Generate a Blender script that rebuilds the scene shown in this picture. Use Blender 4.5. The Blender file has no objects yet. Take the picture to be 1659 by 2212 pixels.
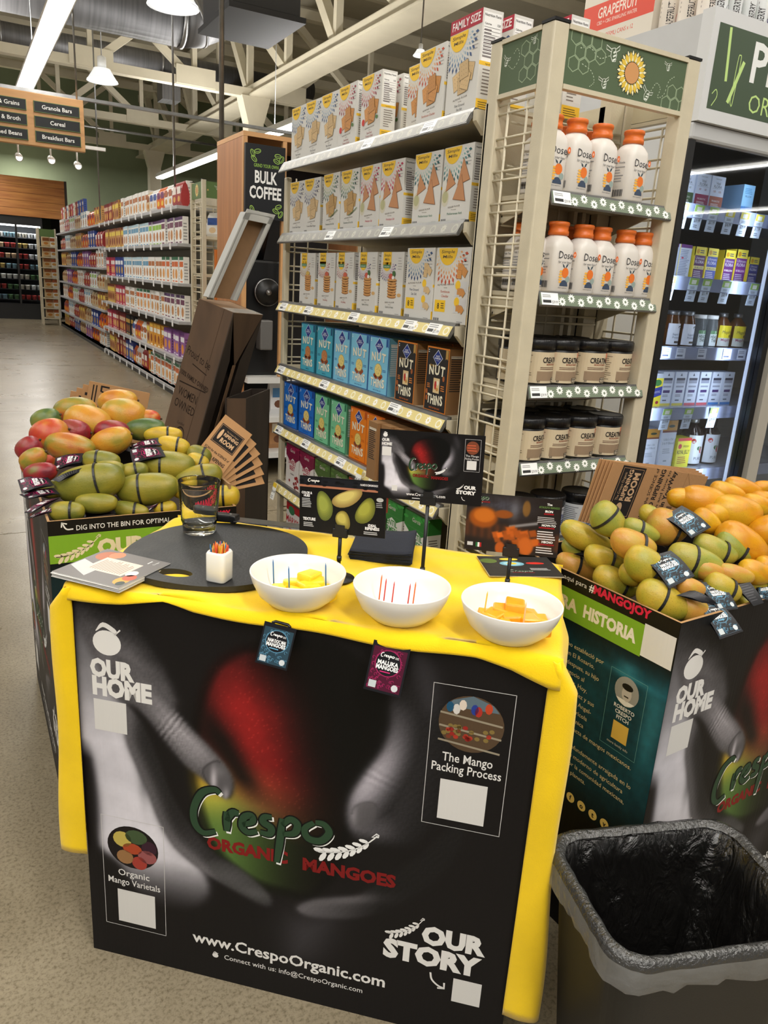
import bpy, bmesh, math, random
import numpy as np
from mathutils import Matrix, Vector
random.seed(7)
PI = math.pi
scene = bpy.context.scene
C = scene.collection

# ------------------------------------------------------------------ camera
cam_d = bpy.data.cameras.new('camera')
cam_d.sensor_fit = 'HORIZONTAL'; cam_d.sensor_width = 36.0
cam_d.lens = 1630.0 / 1659.0 * 36.0
cam_d.clip_start = 0.02; cam_d.clip_end = 200
cam = bpy.data.objects.new('camera', cam_d); C.objects.link(cam)
right = Vector((0.8772, -0.4761, 0.0622)); upv = Vector((0.0841, 0.2808, 0.9561)); fwd = Vector((0.4724, 0.8335, -0.2864))
right.normalize(); fwd = (fwd - right * fwd.dot(right)).normalized(); upv = right.cross(fwd)
M = Matrix((right, upv, -fwd)).transposed().to_4x4(); M.translation = Vector((0, 0, 1.5))
cam.matrix_world = M
scene.camera = cam

# ------------------------------------------------------------------ exposure, world
scene.view_settings.view_transform = 'Standard'
scene.view_settings.look = 'None'
scene.view_settings.gamma = 1.0
scene.view_settings.use_curve_mapping = False
scene.view_settings.exposure = 0.3
w = bpy.data.worlds.new('store_world'); scene.world = w; w.use_nodes = True
w.node_tree.nodes['Background'].inputs[0].default_value = (1.0, 0.98, 0.95, 1)
w.node_tree.nodes['Background'].inputs[1].default_value = 0.2

# ------------------------------------------------------------------ ceiling lamp rows (under the strip fixtures, plus fixtureless ones added to brighten front and back wall)
def strip_and_fill_lamp(x, y, z, length, power, width=0.16):
    d = bpy.data.lights.new('strip_and_fill_lamp', 'AREA'); d.shape = 'RECTANGLE'; d.size = width; d.size_y = length
    d.energy = power; d.color = (1.0, 0.972, 0.925)
    o = bpy.data.objects.new('strip_and_fill_lamp', d); C.objects.link(o); o.location = (x, y, z)
    return o
for x, y, z, l, p in [(-1.9, -0.4, 3.5, 7.0, 130), (0.55, -1.6, 3.5, 4.0, 95), (0.97, 5.6, 3.52, 7.0, 44), (0.97, 13.0, 3.52, 7.0, 60),
                      (2.5, 0.5, 4.2, 5.0, 60), (4.4, 15.0, 3.52, 9.0, 110), (-3.2, 12.0, 3.5, 12.0, 110), (6.5, 4.0, 4.2, 10.0, 150), (0.9, 21.5, 3.8, 3.0, 50), (2.0, 25.5, 4.6, 2.0, 150), (8.0, 24.0, 4.6, 4.0, 150), (14.0, -9.0, 4.2, 14.0, 200), (20.0, -9.0, 4.2, 14.0, 200)]:
    strip_and_fill_lamp(x, y, z, l, p)
# upward fill lamps added over the strip fixtures to brighten the roof
for x, y, z, l, p in [(0.97, 8.0, 3.72, 12.0, 190), (4.4, 14.5, 3.72, 10.0, 190), (-3.2, 12.0, 3.72, 12.0, 130), (2.5, 0.5, 4.4, 5.0, 70), (6.5, 4.0, 4.4, 10.0, 150), (-1.9, -0.4, 3.7, 7.0, 60)]:
    strip_and_fill_lamp(x, y, z, l, p).rotation_euler = (PI, 0, 0)
# ------------------------------------------------------------------ helpers
def lin(c):
    c = c[:3]
    return tuple(((x / 255.0) / 12.92 if x / 255.0 <= 0.04045 else (((x / 255.0) + 0.055) / 1.055) ** 2.4) for x in c)
def hexc(s): return tuple(int(s[i:i + 2], 16) for i in (0, 2, 4))
MATS = {}
def nt(m): return m.node_tree.nodes, m.node_tree.links
def pbr(name, col=(200, 200, 200), rough=0.5, metal=0.0, spec=0.5, vary=0.0, vscale=8.0, bump=0.0, bscale=60.0, coat=0.0, vcol=False, emis=0.0, trans=0.0, alpha=1.0, stretch=None, col2=None, rvary=0.0, ior=None, sheen=0.0):
    """a procedural material: principled surface, noise-mottled colour, noise bump"""
    if name in MATS: return MATS[name]
    m = bpy.data.materials.new(name); m.use_nodes = True; N, L = nt(m); b = N['Principled BSDF']; MATS[name] = m
    c = lin(col)
    b.inputs['Roughness'].default_value = rough; b.inputs['Metallic'].default_value = metal
    b.inputs['Specular IOR Level'].default_value = spec; b.inputs['Coat Weight'].default_value = coat; b.inputs['Coat Roughness'].default_value = 0.12
    if ior: b.inputs['IOR'].default_value = ior
    if sheen: b.inputs['Sheen Weight'].default_value = sheen
    b.inputs['Transmission Weight'].default_value = trans; b.inputs['Alpha'].default_value = alpha
    b.inputs['Base Color'].default_value = (*c, 1)
    src = None
    tc = N.new('ShaderNodeTexCoord'); mp = N.new('ShaderNodeMapping'); L.new(tc.outputs['Object'], mp.inputs['Vector'])
    if stretch: mp.inputs['Scale'].default_value = stretch
    if vcol:
        at = N.new('ShaderNodeAttribute'); at.attribute_name = 'Col'; src = at.outputs['Color']
    if vary > 0 or rvary > 0:
        nz = N.new('ShaderNodeTexNoise'); nz.inputs['Scale'].default_value = vscale; nz.inputs['Detail'].default_value = 6
        L.new(mp.outputs['Vector'], nz.inputs['Vector'])
    if vary > 0:
        if vcol:
            hs = N.new('ShaderNodeMapRange'); hs.inputs['To Min'].default_value = 1 - vary; hs.inputs['To Max'].default_value = 1 + vary
            L.new(nz.outputs['Fac'], hs.inputs['Value'])
            mx = N.new('ShaderNodeVectorMath'); mx.operation = 'SCALE'; L.new(src, mx.inputs[0]); L.new(hs.outputs['Result'], mx.inputs['Scale']); src = mx.outputs['Vector']
        else:
            cr = N.new('ShaderNodeValToRGB'); L.new(nz.outputs['Fac'], cr.inputs['Fac'])
            c2 = lin(col2) if col2 else None
            lo = c2 or tuple(max(0, x * (1 - vary)) for x in c); hi = c if c2 else tuple(min(1, x * (1 + vary)) for x in c)
            cr.color_ramp.elements[0].position = 0.3; cr.color_ramp.elements[1].position = 0.7
            cr.color_ramp.elements[0].color = (*lo, 1); cr.color_ramp.elements[1].color = (*hi, 1); src = cr.outputs['Color']
    if rvary > 0:
        rr = N.new('ShaderNodeMapRange'); rr.inputs['To Min'].default_value = max(0, rough - rvary); rr.inputs['To Max'].default_value = min(1, rough + rvary)
        L.new(nz.outputs['Fac'], rr.inputs['Value']); L.new(rr.outputs['Result'], b.inputs['Roughness'])
    if src is not None: L.new(src, b.inputs['Base Color'])
    if emis > 0:
        b.inputs['Emission Strength'].default_value = emis
        if vcol: L.new(src, b.inputs['Emission Color'])
        else: b.inputs['Emission Color'].default_value = (*c, 1)
    if bump > 0:
        n2 = N.new('ShaderNodeTexNoise'); n2.inputs['Scale'].default_value = bscale; n2.inputs['Detail'].default_value = 4
        L.new(mp.outputs['Vector'], n2.inputs['Vector'])
        bp = N.new('ShaderNodeBump'); bp.inputs['Strength'].default_value = bump; bp.inputs['Distance'].default_value = 0.004
        L.new(n2.outputs['Fac'], bp.inputs['Height']); L.new(bp.outputs['Normal'], b.inputs['Normal'])
    return m

# prints: one colour per printed shape, held by the mesh
PRINT = pbr('printed_board', vcol=True, rough=0.45, spec=0.35)
MATTE = pbr('printed_matte', vcol=True, rough=0.8, spec=0.2)
GLOSS = pbr('printed_gloss', vcol=True, rough=0.34, spec=0.28)
CARD = pbr('printed_corrugated', vcol=True, rough=0.5, spec=0.22, bump=0.1, bscale=4.0, stretch=(40, 40, 1))

class MB:
    """collects shapes (with a colour per vertex and a material slot per face) into ONE mesh"""
    def __init__(s): s.v = []; s.f = []; s.m = []; s.c = []; s.sm = []
    def add(s, vs, fs, col=(200, 200, 200), mat=0, smooth=False, lincol=None):
        b = len(s.v); s.v += [tuple(v) for v in vs]
        c = lincol or lin(col); s.c += [c] * len(vs)
        for f in fs: s.f.append(tuple(b + i for i in f)); s.m.append(mat); s.sm.append(smooth)
        return s
    def box(s, x0, x1, y0, y1, z0, z1, col=(200, 200, 200), mat=0):
        v = [(x, y, z) for x in (x0, x1) for y in (y0, y1) for z in (z0, z1)]
        return s.add(v, [(0, 1, 3, 2), (4, 6, 7, 5), (0, 4, 5, 1), (2, 3, 7, 6), (0, 2, 6, 4), (1, 5, 7, 3)], col, mat)
    def prism(s, pts, h0, h1, col=(200, 200, 200), mat=0, ax='z', smooth=False):
        """polygon extruded along an axis"""
        n = len(pts)
        def P(a, b, h): return {'z': (a, b, h), 'x': (h, a, b), 'y': (a, h, b)}[ax]
        v = [P(a, b, h0) for a, b in pts] + [P(a, b, h1) for a, b in pts]
        s.add(v, [tuple(reversed(range(n))), tuple(range(n, 2 * n))], col, mat)
        b = len(s.v) - 2 * n
        for i in range(n):
            j = (i + 1) % n; s.f.append((b + i, b + j, b + n + j, b + n + i)); s.m.append(mat); s.sm.append(smooth)
        return s
    def tube(s, pts, r, n=8, col=(200, 200, 200), mat=0, cap=True, closed=False):
        pts = [Vector(p) for p in pts]; k = len(pts); rs = r if isinstance(r, (list, tuple)) else [r] * k
        rings = []; ref = None
        for i, p in enumerate(pts):
            if closed: t = pts[(i + 1) % k] - pts[i - 1]
            else: t = pts[min(i + 1, k - 1)] - pts[max(i - 1, 0)]
            t = t.normalized() if t.length > 1e-9 else Vector((0, 0, 1))
            if ref is None: ref = Vector((0, 0, 1)) if abs(t.z) < 0.9 else Vector((1, 0, 0))
            a = t.cross(ref).normalized(); bb = t.cross(a).normalized(); ref = a.cross(t)
            rings.append([p + (a * math.cos(q) + bb * math.sin(q)) * rs[i] for q in [2 * PI * j / n + PI / n for j in range(n)]])
        v = [q for rg in rings for q in rg]; f = []
        for i in range(k if closed else k - 1):
            i2 = (i + 1) % k
            for j in range(n): f.append((i * n + j, i * n + (j + 1) % n, i2 * n + (j + 1) % n, i2 * n + j))
        if cap and not closed: f += [tuple(reversed(range(n))), tuple(range((k - 1) * n, k * n))]
        return s.add(v, f, col, mat, smooth=n > 5)
    def lathe(s, prof, n=24, col=(200, 200, 200), mat=0, c=(0, 0, 0), sx=1, sy=1, a0=0.0):
        """profile of (r, z) turned about z"""
        v = []; f = []; k = len(prof)
        for r, z in prof:
            for j in range(n):
                a = a0 + 2 * PI * j / n; v.append((c[0] + r * sx * math.cos(a), c[1] + r * sy * math.sin(a), c[2] + z))
        for i in range(k - 1):
            for j in range(n): f.append((i * n + j, i * n + (j + 1) % n, (i + 1) * n + (j + 1) % n, (i + 1) * n + j))
        if prof[0][0] > 1e-6: f.append(tuple(reversed(range(n))))
        if prof[-1][0] > 1e-6: f.append(tuple(range((k - 1) * n, k * n)))
        return s.add(v, f, col, mat, smooth=True)
    def grid(s, fn, nu, nv, col=(200, 200, 200), mat=0, smooth=True, colfn=None):
        b = len(s.v)
        for j in range(nv + 1):
            for i in range(nu + 1):
                u, v = i / nu, j / nv; s.v.append(tuple(fn(u, v))); s.c.append(lin(colfn(u, v)) if colfn else lin(col))
        for j in range(nv):
            for i in range(nu):
                a = b + j * (nu + 1) + i; s.f.append((a, a + 1, a + nu + 2, a + nu + 1)); s.m.append(mat); s.sm.append(smooth)
        return s
    def mesh(s, name, mats):
        me = bpy.data.meshes.new(name); me.from_pydata(s.v, [], s.f)
        for m in mats: me.materials.append(m)
        me.polygons.foreach_set('material_index', s.m); me.polygons.foreach_set('use_smooth', s.sm)
        ca = me.color_attributes.new('Col', 'FLOAT_COLOR', 'POINT')
        arr = np.ones((len(s.v), 4), dtype=np.float32); arr[:, :3] = np.array(s.c, dtype=np.float32).reshape(-1, 3)
        ca.data.foreach_set('color', arr.ravel()); me.update()
        return me
    def build(s, name, mats, parent=None, loc=None, rz=0.0, bev=0.0, bseg=2, sub=0, solid=0.0, rot=None):
        if not isinstance(mats, (list, tuple)): mats = [mats]
        return put(name, s.mesh(name, mats), parent, loc, rz, bev, bseg, sub, solid, rot)

def put(name, me, parent=None, loc=None, rz=0.0, bev=0.0, bseg=2, sub=0, solid=0.0, rot=None):
    o = bpy.data.objects.new(name, me); C.objects.link(o)
    if parent: o.parent = parent
    if loc: o.location = loc
    if rot: o.rotation_euler = rot
    elif rz: o.rotation_euler = (0, 0, rz)
    if solid:
        m = o.modifiers.new('solid', 'SOLIDIFY'); m.thickness = solid; m.offset = 0
    if bev:
        m = o.modifiers.new('bevel', 'BEVEL'); m.width = bev; m.segments = bseg; m.limit_method = 'ANGLE'; m.angle_limit = 0.7
    if sub:
        m = o.modifiers.new('sub', 'SUBSURF'); m.levels = sub; m.render_levels = sub
    return o
def tag(o, label, cat, group=None, kind=None):
    o['label'] = label
    if cat: o['category'] = cat
    if group: o['group'] = group
    if kind: o['kind'] = kind
    return o
def struct(o, label=None):
    o['kind'] = 'structure'
    if label: o['label'] = label
    return o
def thing(name, label, cat, loc=(0, 0, 0), rz=0.0, group=None, rot=None):
    o = bpy.data.objects.new(name, None); C.objects.link(o); o.location = loc; o.rotation_euler = rot or (0, 0, rz); o.empty_display_size = 0.05
    return tag(o, label, cat, group)
def copy_tree(o, parent=None):
    c = o.copy(); C.objects.link(c); c.parent = parent
    for ch in list(o.children): copy_tree(ch, c)
    return c
def dup(o, loc, label=None, rz=None, group=None, rot=None):
    c = copy_tree(o); c.location = loc
    if rz is not None: c.rotation_euler = (0, 0, rz)
    if rot is not None: c.rotation_euler = rot
    if label: c['label'] = label
    if group: c['group'] = group
    return c

# ------------------------------------------------------------------ flat print: shapes and lettering
_TXT = {}
def glyphs(sx, bold):
    k = (sx, bold)
    if k not in _TXT:
        cu = bpy.data.curves.new('t', 'FONT'); cu.body = sx; cu.size = 1; cu.resolution_u = 2; cu.offset = bold
        o = bpy.data.objects.new('t', cu); me = bpy.data.meshes.new_from_object(o)
        vs = np.array([v.co[:2] for v in me.vertices]) if len(me.vertices) else np.zeros((0, 2))
        fs = [tuple(p.vertices) for p in me.polygons]
        _TXT[k] = (vs, fs); bpy.data.objects.remove(o); bpy.data.curves.remove(cu); bpy.data.meshes.remove(me)
    return _TXT[k]
def bez(pts, n=6):
    """smooth line through points (Catmull-Rom)"""
    P = [np.array(p, float) for p in pts]; P = [2 * P[0] - P[1]] + P + [2 * P[-1] - P[-2]]; out = []
    for i in range(1, len(P) - 2):
        for t in np.linspace(0, 1, n, endpoint=False):
            out.append(0.5 * ((2 * P[i]) + (-P[i - 1] + P[i + 1]) * t + (2 * P[i - 1] - 5 * P[i] + 4 * P[i + 1] - P[i + 2]) * t * t + (-P[i - 1] + 3 * P[i] - 3 * P[i + 1] + P[i + 2]) * t ** 3))
    out.append(P[-2]); return out
class Pr:
    EPS = 0.00018
    def __init__(s): s.items = []
    def poly(s, pts, col, ly=1): s.items.append(([tuple(p) for p in pts], [tuple(range(len(pts)))], col, ly)); return s
    def rect(s, x0, y0, x1, y1, col, ly=1): return s.poly([(x0, y0), (x1, y0), (x1, y1), (x0, y1)], col, ly)
    def ell(s, cx, cy, rx, ry, col, ly=1, n=20, a0=0, a1=2 * PI):
        full = abs(a1 - a0 - 2 * PI) < 1e-6
        pts = [(cx + rx * math.cos(a0 + (a1 - a0) * i / (n if full else n - 1)), cy + ry * math.sin(a0 + (a1 - a0) * i / (n if full else n - 1))) for i in range(n)]
        return s.poly(pts, col, ly)
    def line(s, pts, w, col, ly=1, closed=False, taper=False):
        P = [np.array(p, float) for p in pts]; k = len(P); vs = []; fs = []
        for i in range(k):
            t = (P[(i + 1) % k] - P[i - 1]) if closed else (P[min(i + 1, k - 1)] - P[max(i - 1, 0)])
            t = t / (np.linalg.norm(t) + 1e-12); nn = np.array([-t[1], t[0]]); ww = w / 2
            if isinstance(taper, (list, tuple)): ww *= np.interp(i / (k - 1), np.linspace(0, 1, len(taper)), taper)
            vs += [tuple(P[i] + nn * ww), tuple(P[i] - nn * ww)]
        for i in range(k if closed else k - 1):
            j = (i + 1) % k; fs.append((2 * i, 2 * i + 1, 2 * j + 1, 2 * j))
        s.items.append((vs, fs, col, ly)); return s
    def frame(s, x0, y0, x1, y1, w, col, ly=1):
        return s.rect(x0, y0, x1, y0 + w, col, ly).rect(x0, y1 - w, x1, y1, col, ly).rect(x0, y0, x0 + w, y1, col, ly).rect(x1 - w, y0, x1, y1, col, ly)
    def text(s, t, x, y, h, col, ly=2, al='c', b=0.0, w=None, rot=0.0, shear=0.0, maxw=None):
        """cap height h, baseline at y; w fits the width, maxw only squeezes"""
        vs, fs = glyphs(t, b)
        if not len(vs): return s
        sc = h / 0.682; v = vs.copy(); x0, x1 = v[:, 0].min(), v[:, 0].max(); v[:, 0] -= x0; wd = (x1 - x0) * sc
        kx = sc
        if w: kx = sc * w / wd; wd = w
        elif maxw and wd > maxw: kx = sc * maxw / wd; wd = maxw
        v[:, 0] = v[:, 0] * kx + shear * v[:, 1] * sc; v[:, 1] *= sc
        v[:, 0] -= {'l': 0, 'c': wd / 2, 'r': wd}[al]
        c_, s_ = math.cos(rot), math.sin(rot)
        s.items.append(([(x + p[0] * c_ - p[1] * s_, y + p[0] * s_ + p[1] * c_) for p in v], fs, col, ly)); return s
    def bars(s, x0, y0, x1, y1, n, col, ly=2, fill=0.45, ragged=0.25, seed=0):
        """rows of print too fine to read"""
        rn = random.Random(seed); st = (y1 - y0) / n
        for i in range(n):
            y = y1 - st * (i + 0.75); s.rect(x0, y, x1 - (x1 - x0) * rn.random() * ragged, y + st * fill, col, ly)
        return s
    def scaled(s, sx, sy, ox=0, oy=0, dl=0):
        r = Pr(); r.items = [([(ox + x * sx, oy + y * sy) for x, y in v], f, c, l + dl) for v, f, c, l in s.items]; return r
    def merge(s, o): s.items += o.items; return s
    def onto(s, mb, fn, mat=0, eps=None):
        e = eps or s.EPS
        for v, f, c, l in s.items: mb.add([fn(x, y, l * e) for x, y in v], f, c, mat)
        return mb
def plane(o, u, v):
    o, u, v = Vector(o), Vector(u).normalized(), Vector(v).normalized(); n = u.cross(v)
    return lambda x, y, d: o + u * x + v * y + n * d
def cyl(r, zc=0.0, a0=-PI / 2, cx=0.0, cy=0.0):
    return lambda x, y, d: (cx + (r + d) * math.cos(a0 + x / r), cy + (r + d) * math.sin(a0 + x / r), zc + y)
def dense(pr, step):
    """cut long printed shapes so that they can follow a curve"""
    out = Pr()
    for v, f, c, l in pr.items:
        if len(f) == 1 and len(v) == 4 and abs(v[0][1] - v[1][1]) < 1e-9:
            x0, x1 = v[0][0], v[1][0]; k = max(1, int(abs(x1 - x0) / step) + 1)
            for i in range(k):
                a, b = x0 + (x1 - x0) * i / k, x0 + (x1 - x0) * (i + 1) / k
                out.rect(a, v[0][1], b, v[2][1], c, l)
        else: out.items.append((v, f, c, l))
    return out
# ------------------------------------------------------------------ the store shell
def concrete():
    m = bpy.data.materials.new('polished_concrete'); m.use_nodes = True; N, L = nt(m); b = N['Principled BSDF']
    tc = N.new('ShaderNodeNewGeometry')
    def noise(s, d=6, r=0.6):
        n = N.new('ShaderNodeTexNoise'); n.inputs['Scale'].default_value = s; n.inputs['Detail'].default_value = d; n.inputs['Roughness'].default_value = r
        L.new(tc.outputs['Position'], n.inputs['Vector']); return n.outputs['Fac']
    r1 = N.new('ShaderNodeValToRGB'); L.new(noise(1.3), r1.inputs['Fac'])
    r1.color_ramp.elements[0].position = 0.35; r1.color_ramp.elements[0].color = (*lin((128, 117, 96)), 1)
    r1.color_ramp.elements[1].position = 0.7; r1.color_ramp.elements[1].color = (*lin((152, 141, 119)), 1)
    r2 = N.new('ShaderNodeValToRGB'); L.new(noise(110, 3, 0.7), r2.inputs['Fac'])
    r2.color_ramp.elements[0].position = 0.30; r2.color_ramp.elements[0].color = (0.5, 0.47, 0.42, 1)
    r2.color_ramp.elements[1].position = 0.52; r2.color_ramp.elements[1].color = (1, 1, 1, 1)
    e = r2.color_ramp.elements.new(0.8); e.color = (1.14, 1.13, 1.1, 1)
    r3 = N.new('ShaderNodeValToRGB'); L.new(noise(14, 8, 0.7), r3.inputs['Fac'])
    r3.color_ramp.elements[0].position = 0.25; r3.color_ramp.elements[0].color = (0.92, 0.915, 0.9, 1)
    r3.color_ramp.elements[1].position = 0.6; r3.color_ramp.elements[1].color = (1.03, 1.03, 1.03, 1)
    def mul(a, c):
        x = N.new('ShaderNodeMix'); x.data_type = 'RGBA'; x.blend_type = 'MULTIPLY'; x.inputs['Factor'].default_value = 1
        L.new(a, x.inputs['A']); L.new(c, x.inputs['B']); return x.outputs['Result']
    L.new(mul(mul(r1.outputs['Color'], r2.outputs['Color']), r3.outputs['Color']), b.inputs['Base Color'])
    rr = N.new('ShaderNodeMapRange'); rr.inputs['To Min'].default_value = 0.18; rr.inputs['To Max'].default_value = 0.42
    L.new(noise(2.5), rr.inputs['Value']); L.new(rr.outputs['Result'], b.inputs['Roughness'])
    b.inputs['Specular IOR Level'].default_value = 0.4
    bp = N.new('ShaderNodeBump'); bp.inputs['Strength'].default_value = 0.05; bp.inputs['Distance'].default_value = 0.002
    L.new(noise(160, 2), bp.inputs['Height']); L.new(bp.outputs['Normal'], b.inputs['Normal'])
    return m
CONC = concrete()
CREAM = pbr('cream_painted_steel', (206, 198, 176), 0.55, vary=0.05, vscale=3)
DECK = pbr('cream_roof_deck', (176, 170, 152), 0.8, vary=0.08, vscale=1.5)
STEEL = pbr('galvanised_steel', (150, 150, 150), 0.38, 0.9, vary=0.15, vscale=12)
DUCT = pbr('spiral_duct_steel', (118, 118, 120), 0.5, 0.75, vary=0.2, vscale=5, bump=0.25, bscale=3, stretch=(6, 0.2, 0.2))
GREEN = pbr('green_wall_paint', (124, 134, 106), 0.85, vary=0.05, vscale=2)
BLACK = pbr('black_satin', (16, 16, 17), 0.4)
WHITE = pbr('white_enamel', (226, 226, 224), 0.35, vary=0.02)
GLOW = pbr('lit_diffuser', (255, 250, 240), 0.5, emis=5.0)
GLOW2 = pbr('lit_reflector', (255, 250, 238), 0.5, emis=3.0)

fl = MB().box(-9, 27, -20, 30, -0.12, -0.012).build('floor', pbr('joint_grout', (70, 64, 55), 0.9)); struct(fl)
ys = [-20, -3.6, 0.49, 4.62, 8.75, 12.88, 17.0, 21.1, 25.3, 30]; xs = [-9, -4.2, 4.6, 27]
for j in range(len(ys) - 1):
    for i in range(3):
        MB().box(xs[i] + .004, xs[i + 1] - .004, ys[j] + .004, ys[j + 1] - .004, -0.012, 0).build('slab', CONC, fl)
cl = struct(MB().box(-9, 27, -20, 30, 7.0, 7.15).build('ceiling', DECK))
for y in np.arange(-2, 29.5, 1.9): MB().box(-9, 16, y - .06, y + .06, 6.78, 7.0).build('joist', CREAM, cl)
wb = struct(MB().box(-9, 27, 27.4, 27.6, 0, 7).build('wall_back', GREEN))
struct(MB().box(26.8, 27, -20, 27.4, 0, 7).build('wall_right', pbr('pale_wall_paint', (196, 190, 172), 0.85)))

# roof girder down the store, cross trusses, columns
def bar(mb, a, b, w, h=None):
    """square bar between two points"""
    a, b = Vector(a), Vector(b); t = (b - a).normalized(); r = Vector((0, 0, 1)) if abs(t.z) < 0.95 else Vector((1, 0, 0))
    s = t.cross(r).normalized(); u = s.cross(t); h = h or w
    v = [p + s * (w / 2) * i + u * (h / 2) * j for p in (a, b) for i, j in ((-1, -1), (1, -1), (1, 1), (-1, 1))]
    mb.add(v, [(3, 2, 1, 0), (4, 5, 6, 7), (0, 1, 5, 4), (1, 2, 6, 5), (2, 3, 7, 6), (3, 0, 4, 7)]); return mb
g = thing('roof_girder', 'long cream steel girder running down the store under the roof', 'girder', (5.72, 0, 0)); struct(g)
MB().box(-.16, .16, 3, 27.4, 5.0, 5.22).build('bottom_chord', CREAM, g, bev=.02)
MB().box(-.26, .26, 3, 27.4, 4.96, 5.0).build('flange', CREAM, g)
MB().box(-.13, .13, 3, 27.4, 6.6, 6.8).build('top_chord', CREAM, g)
for i, y in enumerate(np.arange(4, 27, 2.15)):
    bar(MB(), (0, y, 5.2), (0, y, 6.6), .12).build('web', CREAM, g)
    bar(MB(), (0, y, 5.2), (0, y + 2.15 * (1 if i % 2 else .55), 6.6), .17).build('web', CREAM, g)
for i, (y, zb) in enumerate(((16.3, 4.95), (21.2, 4.95), (25.4, 4.95))):
    t = thing('roof_truss', ['cream steel roof truss crossing just behind the round ducts', 'cream steel roof truss crossing farther down the aisle', 'cream steel roof truss nearest the green back wall'][i], 'truss', (0, y, 0), group='roof trusses'); struct(t)
    MB().box(-8, 15, -.1, .1, zb, zb + .16).build('bottom_chord', CREAM, t)
    MB().box(-8, 15, -.1, .1, 6.55, 6.72).build('top_chord', CREAM, t)
    for k, x in enumerate(np.arange(-7, 15, 1.9)):
        bar(MB(), (x, 0, zb + .1), (x + 1.9, 0, 6.6) if k % 2 else (x - 1.9, 0, 6.6), .13).build('web', CREAM, t)
        bar(MB(), (x, 0, zb + .1), (x, 0, 6.6), .09).build('web', CREAM, t)
        MB().box(x - .38, x + .38, -.13, -.1, zb + .02, zb + .34).build('gusset', CREAM, t)
for i, (x, y) in enumerate(((5.6, 16.3), (5.6, 25.4))):
    c = thing('steel_column', ['cream steel column rising behind the coffee kiosk', 'cream steel column standing at the back wall'][i], 'column', (x, y, 0)); struct(c)
    MB().box(-.17, .17, -.17, .17, 0, 4.7).build('shaft', CREAM, c, bev=.02)
    MB().prism([(-.17, 4.5), (.17, 4.5), (.3, 4.96), (-.3, 4.96)], -.174, .174, ax='y').build('capital', CREAM, c)
# round ducts
d1 = thing('round_duct', 'large grey spiral air duct with upturned elbow, nearer of the two', 'duct', (0, 12, 4.88), group='air ducts')
MB().tube([(-6, 0, 0), (3.05, 0, 0)], .36, 28).build('pipe', DUCT, d1)
el = [(3.05 + .62 * math.sin(a), 0, .62 - .62 * math.cos(a)) for a in np.linspace(0, PI / 2, 6)] + [(3.67, 0, 2.0)]
MB().tube(el, .36, 28).build('elbow', DUCT, d1)
for k, p in enumerate([(-3, 0, 0), (.2, 0, 0), (3.05, 0, 0)]): MB().tube([(p[0] - .03, 0, 0), (p[0] + .03, 0, 0)], .375, 28).build('joint_band', STEEL, d1)
for a in (1, 2, 3, 4): MB().tube([Vector(el[a]) - (Vector(el[a + 1]) - Vector(el[a])) * .08, Vector(el[a]) + (Vector(el[a + 1]) - Vector(el[a])) * .08], .37, 28).build('joint_band', STEEL, d1)
d2 = thing('round_duct', 'slimmer grey spiral air duct running above the far truss', 'duct', (0, 19, 5.9), group='air ducts')
MB().tube([(-6, 0, 0), (8, 0, 0)], .2, 20).build('pipe', DUCT, d2)
for x in (-2, 1.2, 4.4, 7): MB().tube([(x - .03, 0, 0), (x + .03, 0, 0)], .212, 20).build('joint_band', STEEL, d2)
MB().box(4.35, 4.75, -.25, .25, -.75, -.3).build('grille_box', DUCT, d2)
h = thing('air_unit', 'dark rectangular air handling unit hung beside the duct elbow', 'air unit', (3.45, 10, 4.42))
MB().box(-.42, .42, -.4, .8, .06, .5).build('casing', pbr('dark_casing', (58, 58, 60), .6), h, bev=.02)
MB().box(-.47, .47, -.45, .85, 0, .06).build('bottom_flange', pbr('dull_flange', (58, 58, 60), .8), h)
# conduits and hanging rods
def rod(x, y, z0, z1, r, label):
    return tag(MB().tube([(x, y, z0), (x, y, z1)], r, 8).build('conduit_rod', STEEL), label, 'rod', 'hanging rods')
rod(2.0, 6.6, 2.5, 7.0, .02, 'thick bright steel conduit rising above the coffee kiosk')
rod(2.35, 9.6, 2.46, 7.0, .012, 'thin pale wire dropping to the far end of the strip light')
rod(2.32, 14.8, 2.3, 7.0, .012, 'thin pale conduit rising from the middle of the long grocery shelf')
MB_ = MB().tube([(-4, 20.3, 4.6), (7, 20.3, 4.6)], .03, 8); tag(MB_.build('sprinkler_pipe', STEEL), 'thin grey sprinkler pipe running under the far truss', 'pipe')

# strip lights
def strip(name, x, y0, y1, z, label, tilt=0):
    t = thing(name, label, 'strip light', (x, (y0 + y1) / 2, z), group='strip lights'); L_ = (y1 - y0) / 2
    MB().prism([(-.06, .09), (-.11, .0), (-.1, -.005), (.1, -.005), (.11, .0), (.06, .09)], -L_, L_, ax='y').build('housing', WHITE, t)
    n = max(1, int(round(2 * L_ / 2.4)))
    for k in range(n):
        a = -L_ + 2 * L_ * k / n + .012; b = -L_ + 2 * L_ * (k + 1) / n - .012
        MB().prism([(-.095, -.006), (-.07, -.035), (.07, -.035), (.095, -.006)], a, b, ax='y').build('diffuser', GLOW, t)
    for s in (-.7, .7): MB().tube([(0, s * L_, .09), (0, s * L_, 3.4)], .006, 6).build('hanger', STEEL, t)
    return t
strip('strip_light', .97, 2.2, 11.7, 3.6, 'long lit strip light hanging over the left aisle sign')
strip('strip_light', 4.4, 10.5, 19.4, 3.6, 'lit strip light hanging behind the long grocery shelf')
strip('strip_light', -1.9, -3.8, 3.1, 3.56, 'lit strip light hanging over the left aisle near the shopper')
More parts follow.
